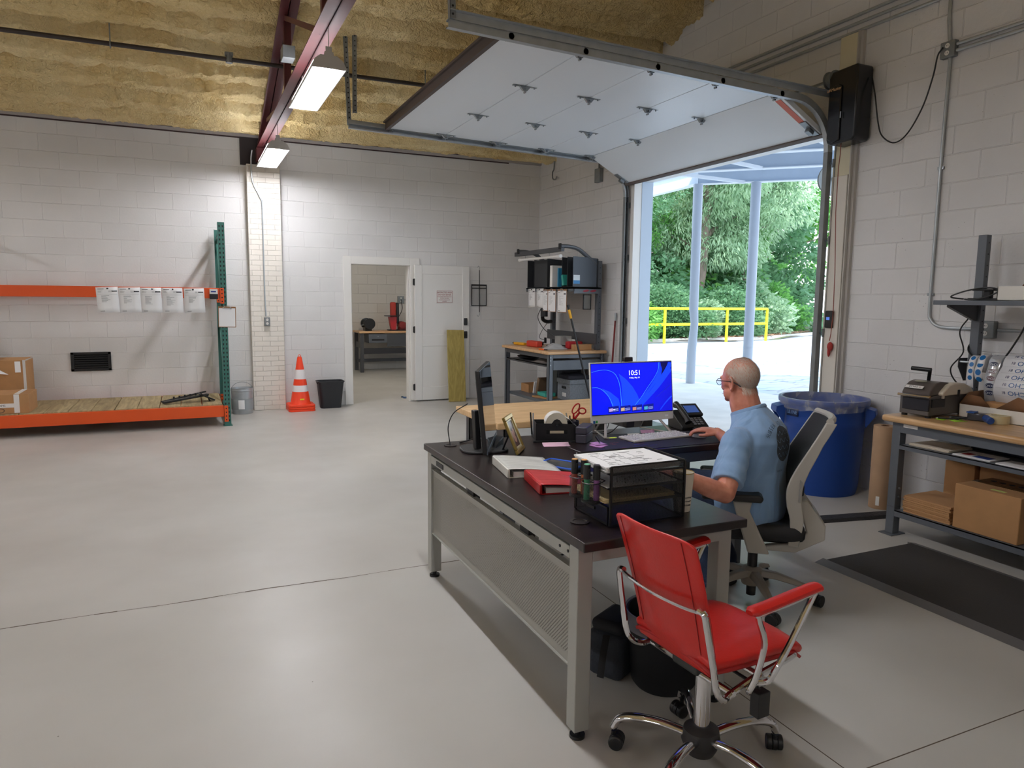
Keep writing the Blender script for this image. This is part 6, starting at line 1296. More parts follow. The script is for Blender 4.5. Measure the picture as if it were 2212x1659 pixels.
for y in (3.17, 1.2):
    p = MB().box(4.955, 5.005, y - .03, y + .03, BZ, 2.02).build('upright_post', greysteel, t, bevel=.003); h = MB(); z = .9
    while z < 2.0: h.cyl((4.98, y - .0315, z), (4.98, y - .0298, z), .005, n=6); z += .0762
    h.build('punched_hole', blackm, p)
    MB().prism([(4.66, 1.55), (4.66, 1.53), (4.92, 1.44), (4.96, 1.44), (4.96, 1.55)], y - .012, y + .012, Matrix(((1, 0, 0, 0), (0, 0, 1, 0), (0, 1, 0, 0), (0, 0, 0, 1)))).build('shelf_bracket', greydark, t)
    MB().prism([(4.86, 1.18), (4.955, 1.18), (4.955, 1.02), (4.93, 1.02), (4.86, 1.12)], y + .031, y + .035, Matrix(((1, 0, 0, 0), (0, 0, 1, 0), (0, 1, 0, 0), (0, 0, 0, 1)))).build('roll_bracket', greydark, t)
MB().box(4.60, 4.955, .9, 3.24, 1.545, 1.575).build('upper_shelf', greysteel, t, bevel=.003)
MB().cyl((4.875, 1.2, 1.155), (4.875, 3.20, 1.155), .008, n=10).build('roll_bar', zinc, t)
# hanging sticker rolls: (y centre, width, radius, kind)
rollw = pm('release_paper', (226, 226, 228), .25)
stb = pm('sticker_blue', (26, 104, 166), .3); std = pm('sticker_navy', (22, 34, 70), .3); foil = pm('foil_silver', (214, 216, 220), .12, .4); sto = pm('sticker_maroon', (92, 52, 62), .3)
def strip_pts(r, z_low, bow=0.): # path around the front of the roll and hanging down
    c = (4.875, 1.155); P = [(c[0] + r * .5, c[1] + r * .86)]
    for k in range(9): a = radians(60 + k * 15); P.append((c[0] + r * cos(a), c[1] + r * sin(a)))
    z = c[1]; x = P[-1][0]; P = P[:]; 
    for k in range(1, 8): P.append((x - bow * sin(pi * k / 7), z + (z_low - z) * k / 7))
    return P
def roll(label, yc, w, r, z_low, bow=0., mat=None):
    t = thing('label_roll', label, 'label roll', (4.875, yc, 1.155), group='sticker rolls on the packing bench bar'); mat = mat or rollw
    m = MB(); m.tube([(4.875, yc - w / 2, 1.155), (4.875, yc + w / 2, 1.155)], r, 32); m.build('roll_body', mat, t)
    P = strip_pts(r + .001, z_low, bow); m = MB(); n = len(P)
    m.add([(p[0], yc - w / 2, p[1]) for p in P] + [(p[0], yc + w / 2, p[1]) for p in P], [(i, i + 1, n + i + 1, n + i) for i in range(n - 1)]); m.build('strip', mat, t, solid=.0008)
    return t, P
def along(P, s):
    acc = 0
    for i in range(len(P) - 1):
        d = sqrt((P[i + 1][0] - P[i][0]) ** 2 + (P[i + 1][1] - P[i][1]) ** 2)
        if acc + d >= s: f = (s - acc) / d; return (P[i][0] + (P[i + 1][0] - P[i][0]) * f, P[i][1] + (P[i + 1][1] - P[i][1]) * f, atan2(P[i + 1][1] - P[i][1], P[i + 1][0] - P[i][0]))
        acc += d
    return P[-1] + (-pi / 2,)
def dot(t, P, s, yc, ry, rz, mat, nm='sticker'):
    x, z, a = along(P, s); d = Vector((cos(a), 0, sin(a))); nn = Vector((d.z, 0, -d.x)) * -1
    if nn.x > 0 and abs(d.z) > .3: nn = -nn
    c = Vector((x, yc, z)) + nn * .0015; m = MB(); vs = [c + Vector((0, ry * cos(q), 0)) + d * rz * sin(q) for q in [2 * pi * k / 20 for k in range(20)]]
    m.add(vs, [tuple(range(20))]); o = m.build(nm, mat, t); return c, d, nn
t, P = roll('narrow roll of round blue stickers at the left end of the bench bar', 3.085, .045, .05, .99, .01)
for k in range(5): dot(t, P, .025 + k * .045, 3.085, .015, .016, stb)
t, P = roll('second narrow roll of round blue stickers on the bench bar', 3.02, .05, .06, 1.05, .02)
for k in range(5): dot(t, P, .03 + k * .052, 3.02, .019, .020, stb)
t, P = roll('silver foil roll of oval stickers with a long hanging strip', 2.93, .075, .062, .90, .03, foil)
for k in range(7):
    c, d, nn = dot(t, P, .03 + k * .048, 2.93, .030, .016, (std, foil, std, sto, sto, std, std)[k % 7])
    if k > 1:
        M = Matrix(((0, -d.x, nn.x, c.x + nn.x * .0006), (1, 0, 0, c.y), (0, -d.z, nn.z, c.z), (0, 0, 0, 1))); M = Matrix(((0, d.x, nn.x, c.x + nn.x * .0008), (1, 0, 0, c.y), (0, d.z, nn.z, c.z + nn.z * .0008), (0, 0, 0, 1)))
        text('sticker_lettering', 'ECHO', .020, M, pm('letter_silver', (226, 230, 236), .3), t, depth=.0002)
t, P = roll('wide roll of ECHO81 labels curling down from the bench bar', 2.74, .26, .075, .88, .075)
for k in range(7):
    c, d, nn = along(P, .03 + k * .052)[:2], None, None
    x, z, a = along(P, .03 + k * .052); d = Vector((cos(a), 0, sin(a))); nn = Vector((d.z, 0, -d.x)); 
    if nn.x > 0: nn = -nn
    c = Vector((x, 2.735, z)) + nn * .0015
    M = Matrix(((0, d.x, nn.x, c.x), (1, 0, 0, c.y), (0, d.z, nn.z, c.z), (0, 0, 0, 1)))
    text('label_lettering', 'ECHO', .042, M @ Matrix.Translation((-.02, 0, 0)), pm('letter_blue', (34, 90, 150), .4), t, depth=.0002, sx=1.15); text('label_number', '81', .026, M @ Matrix.Translation((.072, 0, 0)), pm('letter_navy', (30, 40, 90), .4), t, depth=.0002)
    MB(M).box(-.12, .12, .0245, .0252, 0, .0006).build('label_edge', pm('grey_rule', (170, 170, 176), .5), t)
# outlet cables
for lb, pts, rr in (('black cable looping below the upper shelf left of the post', [(4.93, 3.20, 1.46), (4.92, 3.25, 1.36), (4.93, 3.22, 1.22), (4.90, 3.28, 1.10), (4.92, 3.24, 1.00), (4.95, 3.14, .94), (4.95, 3.12, .85)], .005),
                    ('black cable swinging right below the upper shelf', [(5.08, 3.19, 1.38), (4.95, 3.20, 1.25), (4.93, 3.13, 1.18), (4.90, 3.03, 1.14), (4.88, 2.93, 1.18), (4.87, 2.84, 1.32), (4.86, 2.76, 1.48), (4.86, 2.70, 1.54)], .006)):
    o = MB().tube(spline(pts, 8), rr, 8).build('cable', blackp); tag(recenter(o, pts[0]), lb, 'cable')
# upper shelf load
t = thing('open_box', 'white and brown open cardboard box on the upper packing shelf', 'box', (4.76, 2.68, 1.576)); cw2 = pm('white_carton', (226, 222, 214), .7)
m = MB()
for a in ((4.66, 4.664, 2.45, 2.86), (4.90, 4.904, 2.45, 2.86), (4.66, 4.904, 2.45, 2.454), (4.66, 4.904, 2.856, 2.86)): m.box(*a, 1.577, 1.665)
m.box(4.66, 4.904, 2.45, 2.86, 1.577, 1.58).build('carton', cw2, t); MB().add([(4.904, 2.86, 1.665), (4.904, 2.45, 1.665), (4.93, 2.47, 1.80), (4.93, 2.79, 1.80)], [(0, 1, 2, 3)]).build('open_flap', cardd, t, solid=.004)
obj1('blue_roll', 'blue roll peeking out of the open white box', 'tape roll', MB().cyl((4.78, 2.66, 1.66), (4.78, 2.72, 1.66), .045, n=24), pm('roll_blue', (36, 90, 170), .5), (4.78, 2.69, 1.60), .005)
t = thing('cable_reel', 'black cable coil and holder lying on the upper packing shelf', 'cable', (4.78, 3.02, 1.576))
MB().box(4.74, 4.86, 2.90, 3.10, 1.576, 1.592).box(4.78, 4.82, 2.98, 3.02, 1.592, 1.64).box(4.75, 4.85, 2.94, 3.08, 1.64, 1.652).build('holder', blackp, t, bevel=.003)
MB().tube(spline([(4.70, 3.10, 1.585), (4.66, 3.16, 1.60), (4.70, 3.08, 1.64), (4.76, 2.98, 1.66), (4.74, 2.90, 1.64), (4.72, 2.96, 1.60), (4.70, 3.04, 1.582)], 8, closed=True), .005, 6, closed=True).build('coil', blackp, t)
# tape dispensing machine
t = thing('tape_machine', 'grey and white gummed tape dispenser with a crank handle on the packing bench', 'tape dispenser', (4.6, 3.12, BZ)); M = TR(4.345, 3.135, BZ, radians(4)); gmt = pm('machine_grey', (92, 88, 86), .45, .1)
XZ = Matrix(((1, 0, 0, 0), (0, 0, 1, 0), (0, 1, 0, 0), (0, 0, 0, 1)))
MB(M).prism([(0, .015), (.44, .015), (.44, .17), (.10, .15), (0, .14)], -.10, .10, XZ).build('body', gmt, t, bevel=.006)
MB(M).prism([(.0, .145), (.0, .16), (.03, .20), (.07, .225), (.12, .235), (.20, .228), (.34, .19), (.40, .16)], -.095, .09, XZ).build('curved_cover', pm('cover_taupe', (92, 84, 80), .3, .1), t, bevel=.006)
MB(M).prism([(.10, .145), (.10, .165), (.17, .215), (.22, .225), (.34, .22), (.42, .19), (.45, .16), (.44, .145)], -.125, -.06, XZ).build('water_bottle', pm('bottle_white', (214, 204, 188), .35), t, bevel=.02, seg=3)
MB(M).cyl((.14, -.10, .15), (.14, -.10, .125), .012, n=12).build('bottle_cap', pm('bottle_white', (214, 204, 188), .35), t)
MB(M).box(-.006, .02, -.10, .08, .045, .125).build('front_tray', pm('tray_dark', (24, 24, 34), .35), t, bevel=.004); MB(M).cyl((-.022, -.115, .142), (-.022, .10, .142), .009, n=10).box(-.03, -.01, -.105, .10, .134, .14).build('cutter_bar', chrome, t)
MB(M).box(.02, .16, -.108, -.10, .07, .125).build('side_bracket', blackp, t); MB(M).box(.26, .285, -.13, -.124, .135, .18).build('strap_slot', blackp, t, bevel=.004)
MB(M).bar((.17, .02, .225), (.13, -.01, .305), .022, .012).build('crank_arm', blackp, t, bevel=.003); MB(M).cyl((.13, -.02, .305), (.10, .10, .31), .014, n=14).build('crank_grip', blackp, t, bevel=.003)
for x in (.03, .40):
    for y in (-.08, .08): MB(M).cyl((x, y, 0), (x, y, .02), .018, n=12).build('rubber_foot', rubber, t)
th = -.9
Mc = M @ frame((.022, -.0, .1985), (0, -1, 0), (-.62, 0, .78))
MB(Mc).box(-.075, .045, -.022, .004, .004, .006).build('sticker', white, t); text('sticker_lettering', 'ECHO', .022, Mc @ Matrix.Translation((-.02, -.009, .0062)), ink, t, depth=.0003); text('sticker_number', '81', .014, Mc @ Matrix.Translation((.026, -.009, .0062)), pm('sign_red', (150, 30, 34), .6), t, depth=.0003)
Mo = M @ frame((.072, 0, .2285), (0, -1, 0), (-.25, 0, 1)); MB(Mo).ell((-.01, .0, .003), (.042, .019, .003)).build('oval_badge', pm('badge', (150, 148, 128), .3, .3), t)
# open cardboard tray and contents behind
t = thing('open_box', 'low open cardboard box with brown flaps on the packing bench under the rolls', 'box', (4.8, 2.75, BZ))
m = MB()
for a in ((4.66, 4.664, 2.45, 3.04), (4.94, 4.944, 2.45, 3.04), (4.66, 4.944, 2.45, 2.454), (4.66, 4.944, 3.036, 3.04)): m.box(*a, BZ, BZ + .085)
m.box(4.66, 4.944, 2.45, 3.04, BZ, BZ + .003).build('carton', cw2, t)
MB().add([(4.66, 3.04, BZ + .085), (4.944, 3.04, BZ + .085), (4.90, 3.02, BZ + .17), (4.72, 3.02, BZ + .16)], [(0, 1, 2, 3)]).add([(4.66, 3.03, BZ + .085), (4.66, 2.84, BZ + .085), (4.64, 2.89, BZ + .15), (4.64, 2.97, BZ + .155)], [(0, 1, 2, 3)]).add([(4.66, 2.80, BZ + .085), (4.66, 2.46, BZ + .085), (4.62, 2.50, BZ + .13), (4.63, 2.66, BZ + .175)], [(0, 1, 2, 3)]).build('open_flap', cardd, t, solid=.004)
obj1('white_box', 'white cardboard box standing inside the low open box', 'box', rbox(4.80, 4.92, 2.72, 2.88, BZ + .004, BZ + .21), cw2, (4.86, 2.8, BZ), .003)
obj1('small_box', 'small brown box with crumpled plastic inside the low open box', 'box', rbox(4.68, 4.79, 2.72, 2.90, BZ + .004, BZ + .115), card, (4.7, 2.8, BZ), .003)
# tape gun
t = thing('tape_gun', 'blue-handled packing tape gun with a clear roll on the bench', 'tape gun', (4.66, 2.84, BZ)); M = TR(4.60, 2.83, BZ, radians(-75))
MB(M).lathe([(.035, 0), (.065, 0), (.065, .05), (.035, .05), (.035, 0)], (.07, 0, .001), 36, cap=False).build('tape_roll', pm('tape_amber', (204, 190, 150), .25), t)
MB(M).box(-.09, .02, -.035, .035, .002, .05).build('frame', pm('gun_metal', (70, 70, 76), .3, .6), t, bevel=.006); MB(M).box(-.095, -.05, -.037, .037, .05, .056).build('teeth_guard', pm('roll_blue', (36, 90, 170), .5), t)
MB(M).cyl((.02, -.05, .03), (.07, -.12, .024), .022, n=16).build('handle', pm('handle_blue', (30, 70, 140), .4), t, bevel=.004)
note('long bright green note in front of the tape dispenser', 4.42, 2.99, .3, (168, 210, 60), .09, .05, z=BZ + .0006); note('second bright green note beside the tape gun', 4.45, 2.90, -.3, (160, 206, 64), .09, .055, z=BZ + .001)
pen('black pen lying on the green notes', (4.40, 3.02, BZ + .008), (4.47, 2.91, BZ + .010), blackp, .005); pen('black marker lying beside the tape dispenser', (4.50, 3.00, BZ + .010), (4.57, 2.89, BZ + .010), blackp, .009)
# shelf contents
o = paperstack('pile of cream paper on the middle shelf of the packing bench', 4.32, 4.55, 2.86, 3.13, .621, 7, pm('cream_paper', (226, 216, 198), .8)); o2 = paperstack('white printed sheets lying right of the cream pile', 4.31, 4.5, 2.60, 2.83, .621, 3)
MB().box(4.33, 4.40, 2.62, 2.72, .6286, .629).build('blue_print', inkblue, o2); MB().box(4.35, 4.42, 2.75, 2.80, .6286, .629).build('red_print', pm('sign_red', (150, 30, 34), .6), o2)
paperstack('white sheets farther right on the packing bench middle shelf', 4.30, 4.45, 2.2, 2.56, .621, 3)
obj1('dark_folder', 'dark folder lying deep in the middle shelf', 'folder', rbox(4.6, 4.9, 2.3, 2.9, .621, .65), pm('folder_dark', (40, 36, 44), .5), (4.7, 2.6, .62), .003)
for k in range(9):
    z = .173 + k * .0125; dx = rnd.uniform(-.004, .004); dy = rnd.uniform(-.006, .006)
    obj1('flattened_box', ('flattened cardboard box lowest in the stack left of the big carton', 'flattened cardboard box topmost on the stack left of the big carton')[k > 7] if k in (0, 8) else 'flattened cardboard box inside the stack left of the big carton', 'flattened box', rbox(4.31 + dx, 4.62 + dx, 2.81 + dy, 3.13 + dy, z, z + .011), card if k % 2 else pm('card_light', (184, 140, 96), .85, bump=.1), (4.45, 3.0, z), group='flattened boxes on the bottom shelf')
t, b_ = carton('big sealed cardboard box on the bottom shelf of the packing bench', 4.30, 4.66, 2.40, 2.785, .173, .45)
MB().box(4.45, 4.51, 2.40, 2.785, .4505, .452).build('packing_tape', pm('tape_clear_brown', (150, 118, 84), .25), t); MB().box(4.34, 4.37, 2.52, 2.60, .4508, .4518).build('green_note', pm('note_lime', (196, 206, 120), .8), t)
for k in range(6): MB().lathe([(0, 0), (.018, 0), (.018, .0008), (0, .0008)], (4.56 , 2.44 + .055 * k, .452), 14, cap=False).build('printed_mark', pm('mark_grey', (80, 70, 64), .8), t)
carton('tall cardboard box behind the flattened stack on the bottom shelf', 4.66, 4.93, 2.90, 3.10, .173, .50); carton('taped cardboard box behind the big carton', 4.68, 4.95, 2.45, 2.88, .173, .53)
# kraft paper roll
t = thing('kraft_roll', 'tall roll of brown kraft paper standing between blue bin and bench', 'paper roll', (4.77, 3.66, 0)); MB().lathe([(.028, 0), (.078, 0), (.079, .002), (.079, .63), (.078, .632), (.028, .632), (.028, 0)], (4.77, 3.66, .001), 36, cap=False).build('roll_body', pm('kraft', (174, 142, 112), .8, var=.06, vscale=8), t)
MB().lathe([(.020, .0), (.028, .0), (.028, .634), (.020, .634)], (4.77, 3.66, .001), 24, cap=False).build('core', cardd, t)
MB().add([(4.77 + .0795 * cos(a), 3.66 + .0795 * sin(a), z) for z in (.03, .10) for a in (radians(196), radians(206), radians(214))], [(0, 1, 4, 3), (1, 2, 5, 4)]).build('tag', white, t)
# dark mat
t = thing('floor_mat', 'large black anti-fatigue floor mat in front of the packing bench', 'mat', (3.82, 1.8, 0))
matm = pm('mat_black', (50, 48, 47), .75, bump=.25, bscale=40, stretch=(6, 1, 1)); MB().prism([(3.45, .3), (4.20, .3), (4.20, 2.975), (3.45, 2.975)], .0005, .016).build('mat_pad', matm, t)
MB().prism([(3.38, .0005), (3.45, .0005), (3.45, .0165)], .25, 3.0, Matrix(((1, 0, 0, 0), (0, 0, 1, 0), (0, 1, 0, 0), (0, 0, 0, 1)))).prism([(4.27, .0005), (4.20, .0005), (4.20, .0165)], .25, 3.0, Matrix(((1, 0, 0, 0), (0, 0, 1, 0), (0, 1, 0, 0), (0, 0, 0, 1)))).build('bevelled_edge', pm('mat_edge', (96, 94, 94), .5), t)
o = MB(frame((3.95, 3.625, 0), (1.13, -.235, 0))).prism([(0, -.065), (1.15, -.065), (1.15, .065), (0, .065)], .0, .008).build('cover_strip_base', rubber) if False else None
t = thing('cable_ramp', 'low black diamond-textured floor strip between chair and bench', 'floor strip', (4.4, 3.53, 0)); M = frame((3.93, 3.615, 0), (1.0, -.185, 0))
MB(M).prism([(-.062, .0004), (.062, .0004), (.045, .022), (-.045, .022)], 0, 1.17, Matrix(((0, 0, 1, 0), (1, 0, 0, 0), (0, 1, 0, 0), (0, 0, 0, 1)))).build('ramp_body', pm('strip_black', (44, 44, 46), .6, bump=.9, bscale=45), t)
# blue bin
bb = pm('bin_blue', (20, 66, 148), .42, bump=.03); BC = (4.775, 4.25)
t = thing('trash_can', 'large blue plastic trash can with a clear liner by the doorway', 'trash can', (BC[0], BC[1], 0)); M = ROOTM[t.name]
MB(M).lathe([(0, .012), (.262, .012), (.27, 0), (.285, .0), (.292, .03), (.300, .10), (.318, .55), (.326, .565), (.326, .60), (.331, .72), (.343, .73), (.350, .735), (.352, .76), (.348, .775), (.325, .775), (.322, .74), (.30, .12), (.27, .03), (0, .03)], n=56, cap=False).build('can_body', bb, t, ang=50)
for a in (radians(150), radians(-56)):
    Mh = M @ Matrix.Rotation(a, 4, 'Z')
    m = MB(Mh).prism([(.322, .72), (.395, .70), (.40, .66), (.33, .555)], -.085, -.07, XZ).prism([(.322, .72), (.395, .70), (.40, .66), (.33, .555)], .07, .085, XZ).prism([(.322, .72), (.395, .70), (.40, .66), (.392, .645), (.385, .69), (.322, .705)], -.085, .085, XZ)
    m.build('handle', bb, t, bevel=.004)
Ml = M @ Matrix.Rotation(radians(178), 4, 'Z'); lbn = MB(Ml); lbn.grid(lambda u, v: ((.3335) * cos(.19 * (u - .5) * 2), .3335 * sin(.19 * (u - .5) * 2), .635 + .062 * v), 8, 1); lo = lbn.build('brand_patch', pm('patch_navy', (24, 40, 80), .5), t, solid=.001)
for k, ch in enumerate('ULINE'):
    a = (k - 2) * .064; Mt = Ml @ Matrix.Rotation(a, 4, 'Z') @ Matrix(((0, 0, 1, .3348), (1, 0, 0, 0), (0, 1, 0, .665), (0, 0, 0, 1))); text('brand_lettering', ch, .040, Mt, pm('letter_dull', (96, 130, 176), .5), t, depth=.0008)
lin_ = bpy.data.materials.new('clear_liner'); lin_.use_nodes = True
def _ln():
    nt = lin_.node_tree; N = nt.nodes; L = nt.links; b = N['Principled BSDF']; b.inputs['Base Color'].default_value = (.86, .88, .92, 1); b.inputs['Roughness'].default_value = .18
    t_ = N.new('ShaderNodeTexCoord'); n = N.new('ShaderNodeTexNoise'); n.inputs['Scale'].default_value = 7; n.inputs['Detail'].default_value = 4; n.inputs['Distortion'].default_value = 2; mp = N.new('ShaderNodeMapping'); mp.inputs['Scale'].default_value = (1, 1, .6); L.new(t_.outputs['Object'], mp.inputs[0]); L.new(mp.outputs[0], n.inputs['Vector'])
    r = N.new('ShaderNodeMapRange'); r.inputs[1].default_value = .4; r.inputs[2].default_value = .7; r.inputs[3].default_value = .10; r.inputs[4].default_value = .38; L.new(n.outputs['Fac'], r.inputs[0]); L.new(r.outputs[0], b.inputs['Alpha'])
    bp = N.new('ShaderNodeBump'); bp.inputs['Strength'].default_value = .6; bp.inputs['Distance'].default_value = .02; L.new(n.outputs['Fac'], bp.inputs['Height']); L.new(bp.outputs[0], b.inputs['Normal'])
_ln()
def lp(u, v):
    a = 2 * pi * u; w = noise.noise(Vector((cos(a) * 3, sin(a) * 3, v * 3))); 
    if v < .5: f = v / .5; r = .27 + .052 * f + .01 * w * (1 - f) * 2; z = .30 + .475 * f
    elif v < .6: f = (v - .5) / .1; r = .322 + .034 * f; z = .778
    else: f = (v - .6) / .4; r = .3565 - .01 * f + .006 * w * f; z = .778 - (.085 + .03 * w) * f
    return (r * cos(a), r * sin(a), z + .004 * w)
MB(M).grid(lp, 96, 24).build('liner', lin_, t, ang=180)
# ================================================================ CHAIRS
def Ycyl(m, p0, p1, r, n=14): return m.cyl(p0, p1, r, n=n)
def caster(M, p, r, ang_, mat, part, hood):
    """twin wheel caster centred under p (world x,y), wheels rolling along ang_"""
    m = MB(); c = Vector((p[0], p[1], r)); d = Vector((-sin(ang_), cos(ang_), 0)); f = Vector((cos(ang_), sin(ang_), 0)); c = c + f * .012
    for s in (-1, 1): m.cyl(c + d * s * .008, c + d * s * .027, r, n=20)
    w = m.build('caster', mat, part, bevel=.004)
    MB().cyl(c + d * -.007, c + d * .007, r * 1.02, n=18).cyl((p[0], p[1], r * 1.3), (p[0], p[1], r * 2.3), .008, n=8).build('caster_hood', hood, w)
# ---- red chair
redl = pm('red_leather', (200, 30, 24), .36, bump=.08, bscale=90, coat=.15)
RC = (1.515, 1.765); t = thing('desk_chair', 'red leather office chair with chrome arms in front of the desk', 'office chair', (RC[0], RC[1], 0), radians(4)); M = ROOTM[t.name]
# back + seat shell
def rback(u, v):   # u across -1..1, v 0 at seat .. 1 top
    a = u * 2 - 1; y = a * (.19 - .012 * (1 - v)); x = -.155 - .085 * v - .03 * v * v + .035 * a * a; z = .455 + .42 * v
    if v < .12: f = v / .12; x = -.13 - .034 * f + .035 * a * a * f; z = .425 + (.455 + .42 * .12 - .425) * f
    z -= .02 * v * abs(a) ** 6
    return (x, y, z)
MB(M).grid(rback, 20, 24).build('backrest', redl, t, solid=.012, sub=1, ang=180)
for a in (.12, .88): MB(M).tube([Vector(rback(a, .1 + .88 * k / 14)) + Vector((-.008, 0, 0)) for k in range(15)], .0012, 5).build('seam', pm('red_seam', (130, 14, 16), .6), t)
def rseat(u, v):
    a = v * 2 - 1; x = -.15 + .40 * u; y = a * (.192 - .012 * abs(2 * u - 1) ** 4); z = .468 + .016 * (1 - a ** 4) - .012 * u - .03 * max(0, (u - .85) / .15) ** 2
    return (x, y, z)
MB(M).grid(rseat, 20, 20).build('seat', redl, t, solid=.03, sub=1, ang=180)
MB(M).grid(lambda u, v: (rseat(u, v)[0], rseat(u, v)[1] * .97, rseat(u, v)[2] - .02), 12, 12).build('seat_underside', pm('red_under', (176, 30, 30), .5), t, solid=.01)
for s in (-1, 1):
    pts = spline([(-.205, s * .178, .66), (-.205, s * .20, .655), (-.20, s * .206, .62), (-.175, s * .212, .50), (-.155, s * .212, .415), (-.12, s * .206, .375), (-.07, s * .19, .375), (.04, s * .19, .405), (.20, s * .18, .425), (.235, s * .15, .42)], 6)
    MB(M).tube(pts, .0105, 10).build('side_tube', chrome, t)
    arm = spline([(.02, s * .20, .395), (-.03, s * .22, .385), (-.02, s * .236, .44), (.0, s * .242, .54), (-.03, s * .242, .625), (-.02, s * .242, .64), (.10, s * .242, .65), (.205, s * .242, .662), (.20, s * .242, .645), (.13, s * .238, .53), (.07, s * .232, .44), (.055, s * .215, .395), (.02, s * .19, .385)], 6)
    MB(M).tube(arm, .010, 10).build('arm_tube', chrome, t)
    pad = spline([(-.07, s * .242, .652), (0, s * .242, .657), (.10, s * .242, .667), (.20, s * .242, .677), (.225, s * .242, .677)], 4); n = len(pad)
    MB(M).tube(pad, [.012 if k in (0, n - 1) else .022 for k in range(n)], 12, flat=(.62, 1.15)).build('armrest', redl, t)
MB(M).tube(spline([(-.205, .19, .657), (-.222, .12, .655), (-.232, 0, .655), (-.222, -.12, .655), (-.205, -.19, .657)], 6), .0065, 8).build('back_rail', chrome, t)
MB(M).tube([(.235, .15, .42), (.24, 0, .418), (.235, -.15, .42)], .0105, 10).build('front_rail', chrome, t)
MB(M).tube([(-.07, .20, .376), (-.07, 0, .372), (-.07, -.20, .376)], .010, 10).tube([(.05, .19, .40), (.05, -.19, .40)], .010, 10).build('cross_tube', chrome, t)
MB(M).box(-.09, .09, -.06, .06, .365, .405).build('seat_plate', pm('mechanism', (60, 62, 60), .5, .4), t, bevel=.01)
MB(M).tube([(.03, -.05, .38), (.04, -.18, .37), (.04, -.20, .36)], .006, 8).box(.01, .06, -.225, -.19, .285, .365).build('tilt_lever', blackp, t, bevel=.008)
MB(M).cyl((0, 0, .14), (0, 0, .34), .027, n=24).build('gas_cylinder', chrome, t); MB(M).cyl((0, 0, .33), (0, 0, .37), .032, n=20).build('cylinder_collar', chrome, t)
MB(M).lathe([(0, .05), (.045, .05), (.055, .07), (.065, .095), (.058, .135), (.034, .15), (0, .15)], n=28, cap=False).build('star_hub', pm('hub_grey', (48, 46, 46), .5), t)
for k in range(5):
    a = radians(-12 + 72 * k); c, s_ = cos(a), sin(a)
    lg = MB(M).tube(spline([(.04 * c, .04 * s_, .108), (.13 * c, .13 * s_, .125), (.22 * c, .22 * s_, .125), (.275 * c, .275 * s_, .108), (.295 * c, .295 * s_, .075)], 5), .0165, 12, flat=(.85, 1.1)).build('star_leg', chrome, t)
    p = M @ Vector((.295 * c, .295 * s_, 0)); caster(M, p, .026, a + 1.2 + k, blackp, t, blackp)
# ---- grey task chair
lg_ = pm('chair_grey', (172, 168, 160), .45); meshb = pm('chair_mesh', (20, 22, 26), .75, bump=.3, bscale=300); seatb = pm('seat_black', (18, 18, 22), .6)
GC = (2.64, 2.74); gang = radians(141.5); t = thing('task_chair', 'grey-framed black mesh task chair under the seated person', 'office chair', (GC[0], GC[1], 0), gang); M = ROOTM[t.name]
def gseat(u, v): a = v * 2 - 1; x = -.22 + .47 * u; return (x, a * (.245 - .03 * (2 * u - 1) ** 4), .43 + .012 * abs(a) ** 3 - .03 * max(0, (u - .8) / .2) ** 2)
MB(M).grid(gseat, 14, 14).build('seat', seatb, t, solid=.085, sub=1, ang=180)
MB(M).box(-.16, .20, -.17, .17, .37, .395).build('seat_pan', pm('pan_black', (26, 26, 28), .5), t, bevel=.01)
MB(M).box(-.20, .10, -.06, .06, .34, .375).build('tilt_box', pm('mech_grey', (120, 116, 110), .5), t, bevel=.012)
bk = [(-.18, .38), (-.185, .50), (-.165, .58), (-.162, .66), (-.19, .74), (-.245, .84), (-.295, .93), (-.325, .985)]
bks = spline([Vector((x, 0, z)) for x, z in bk], 5)
def gback(u, v):
    i = v * (len(bks) - 1); k = min(int(i), len(bks) - 2); p = bks[k].lerp(bks[k + 1], i - k); a = u * 2 - 1; return (p.x + .035 * a * a - .0, a * (.215 - .035 * v ** 3), p.z)
MB(M).grid(gback, 14, 26).build('backrest', meshb, t, solid=.02, sub=1, ang=180)
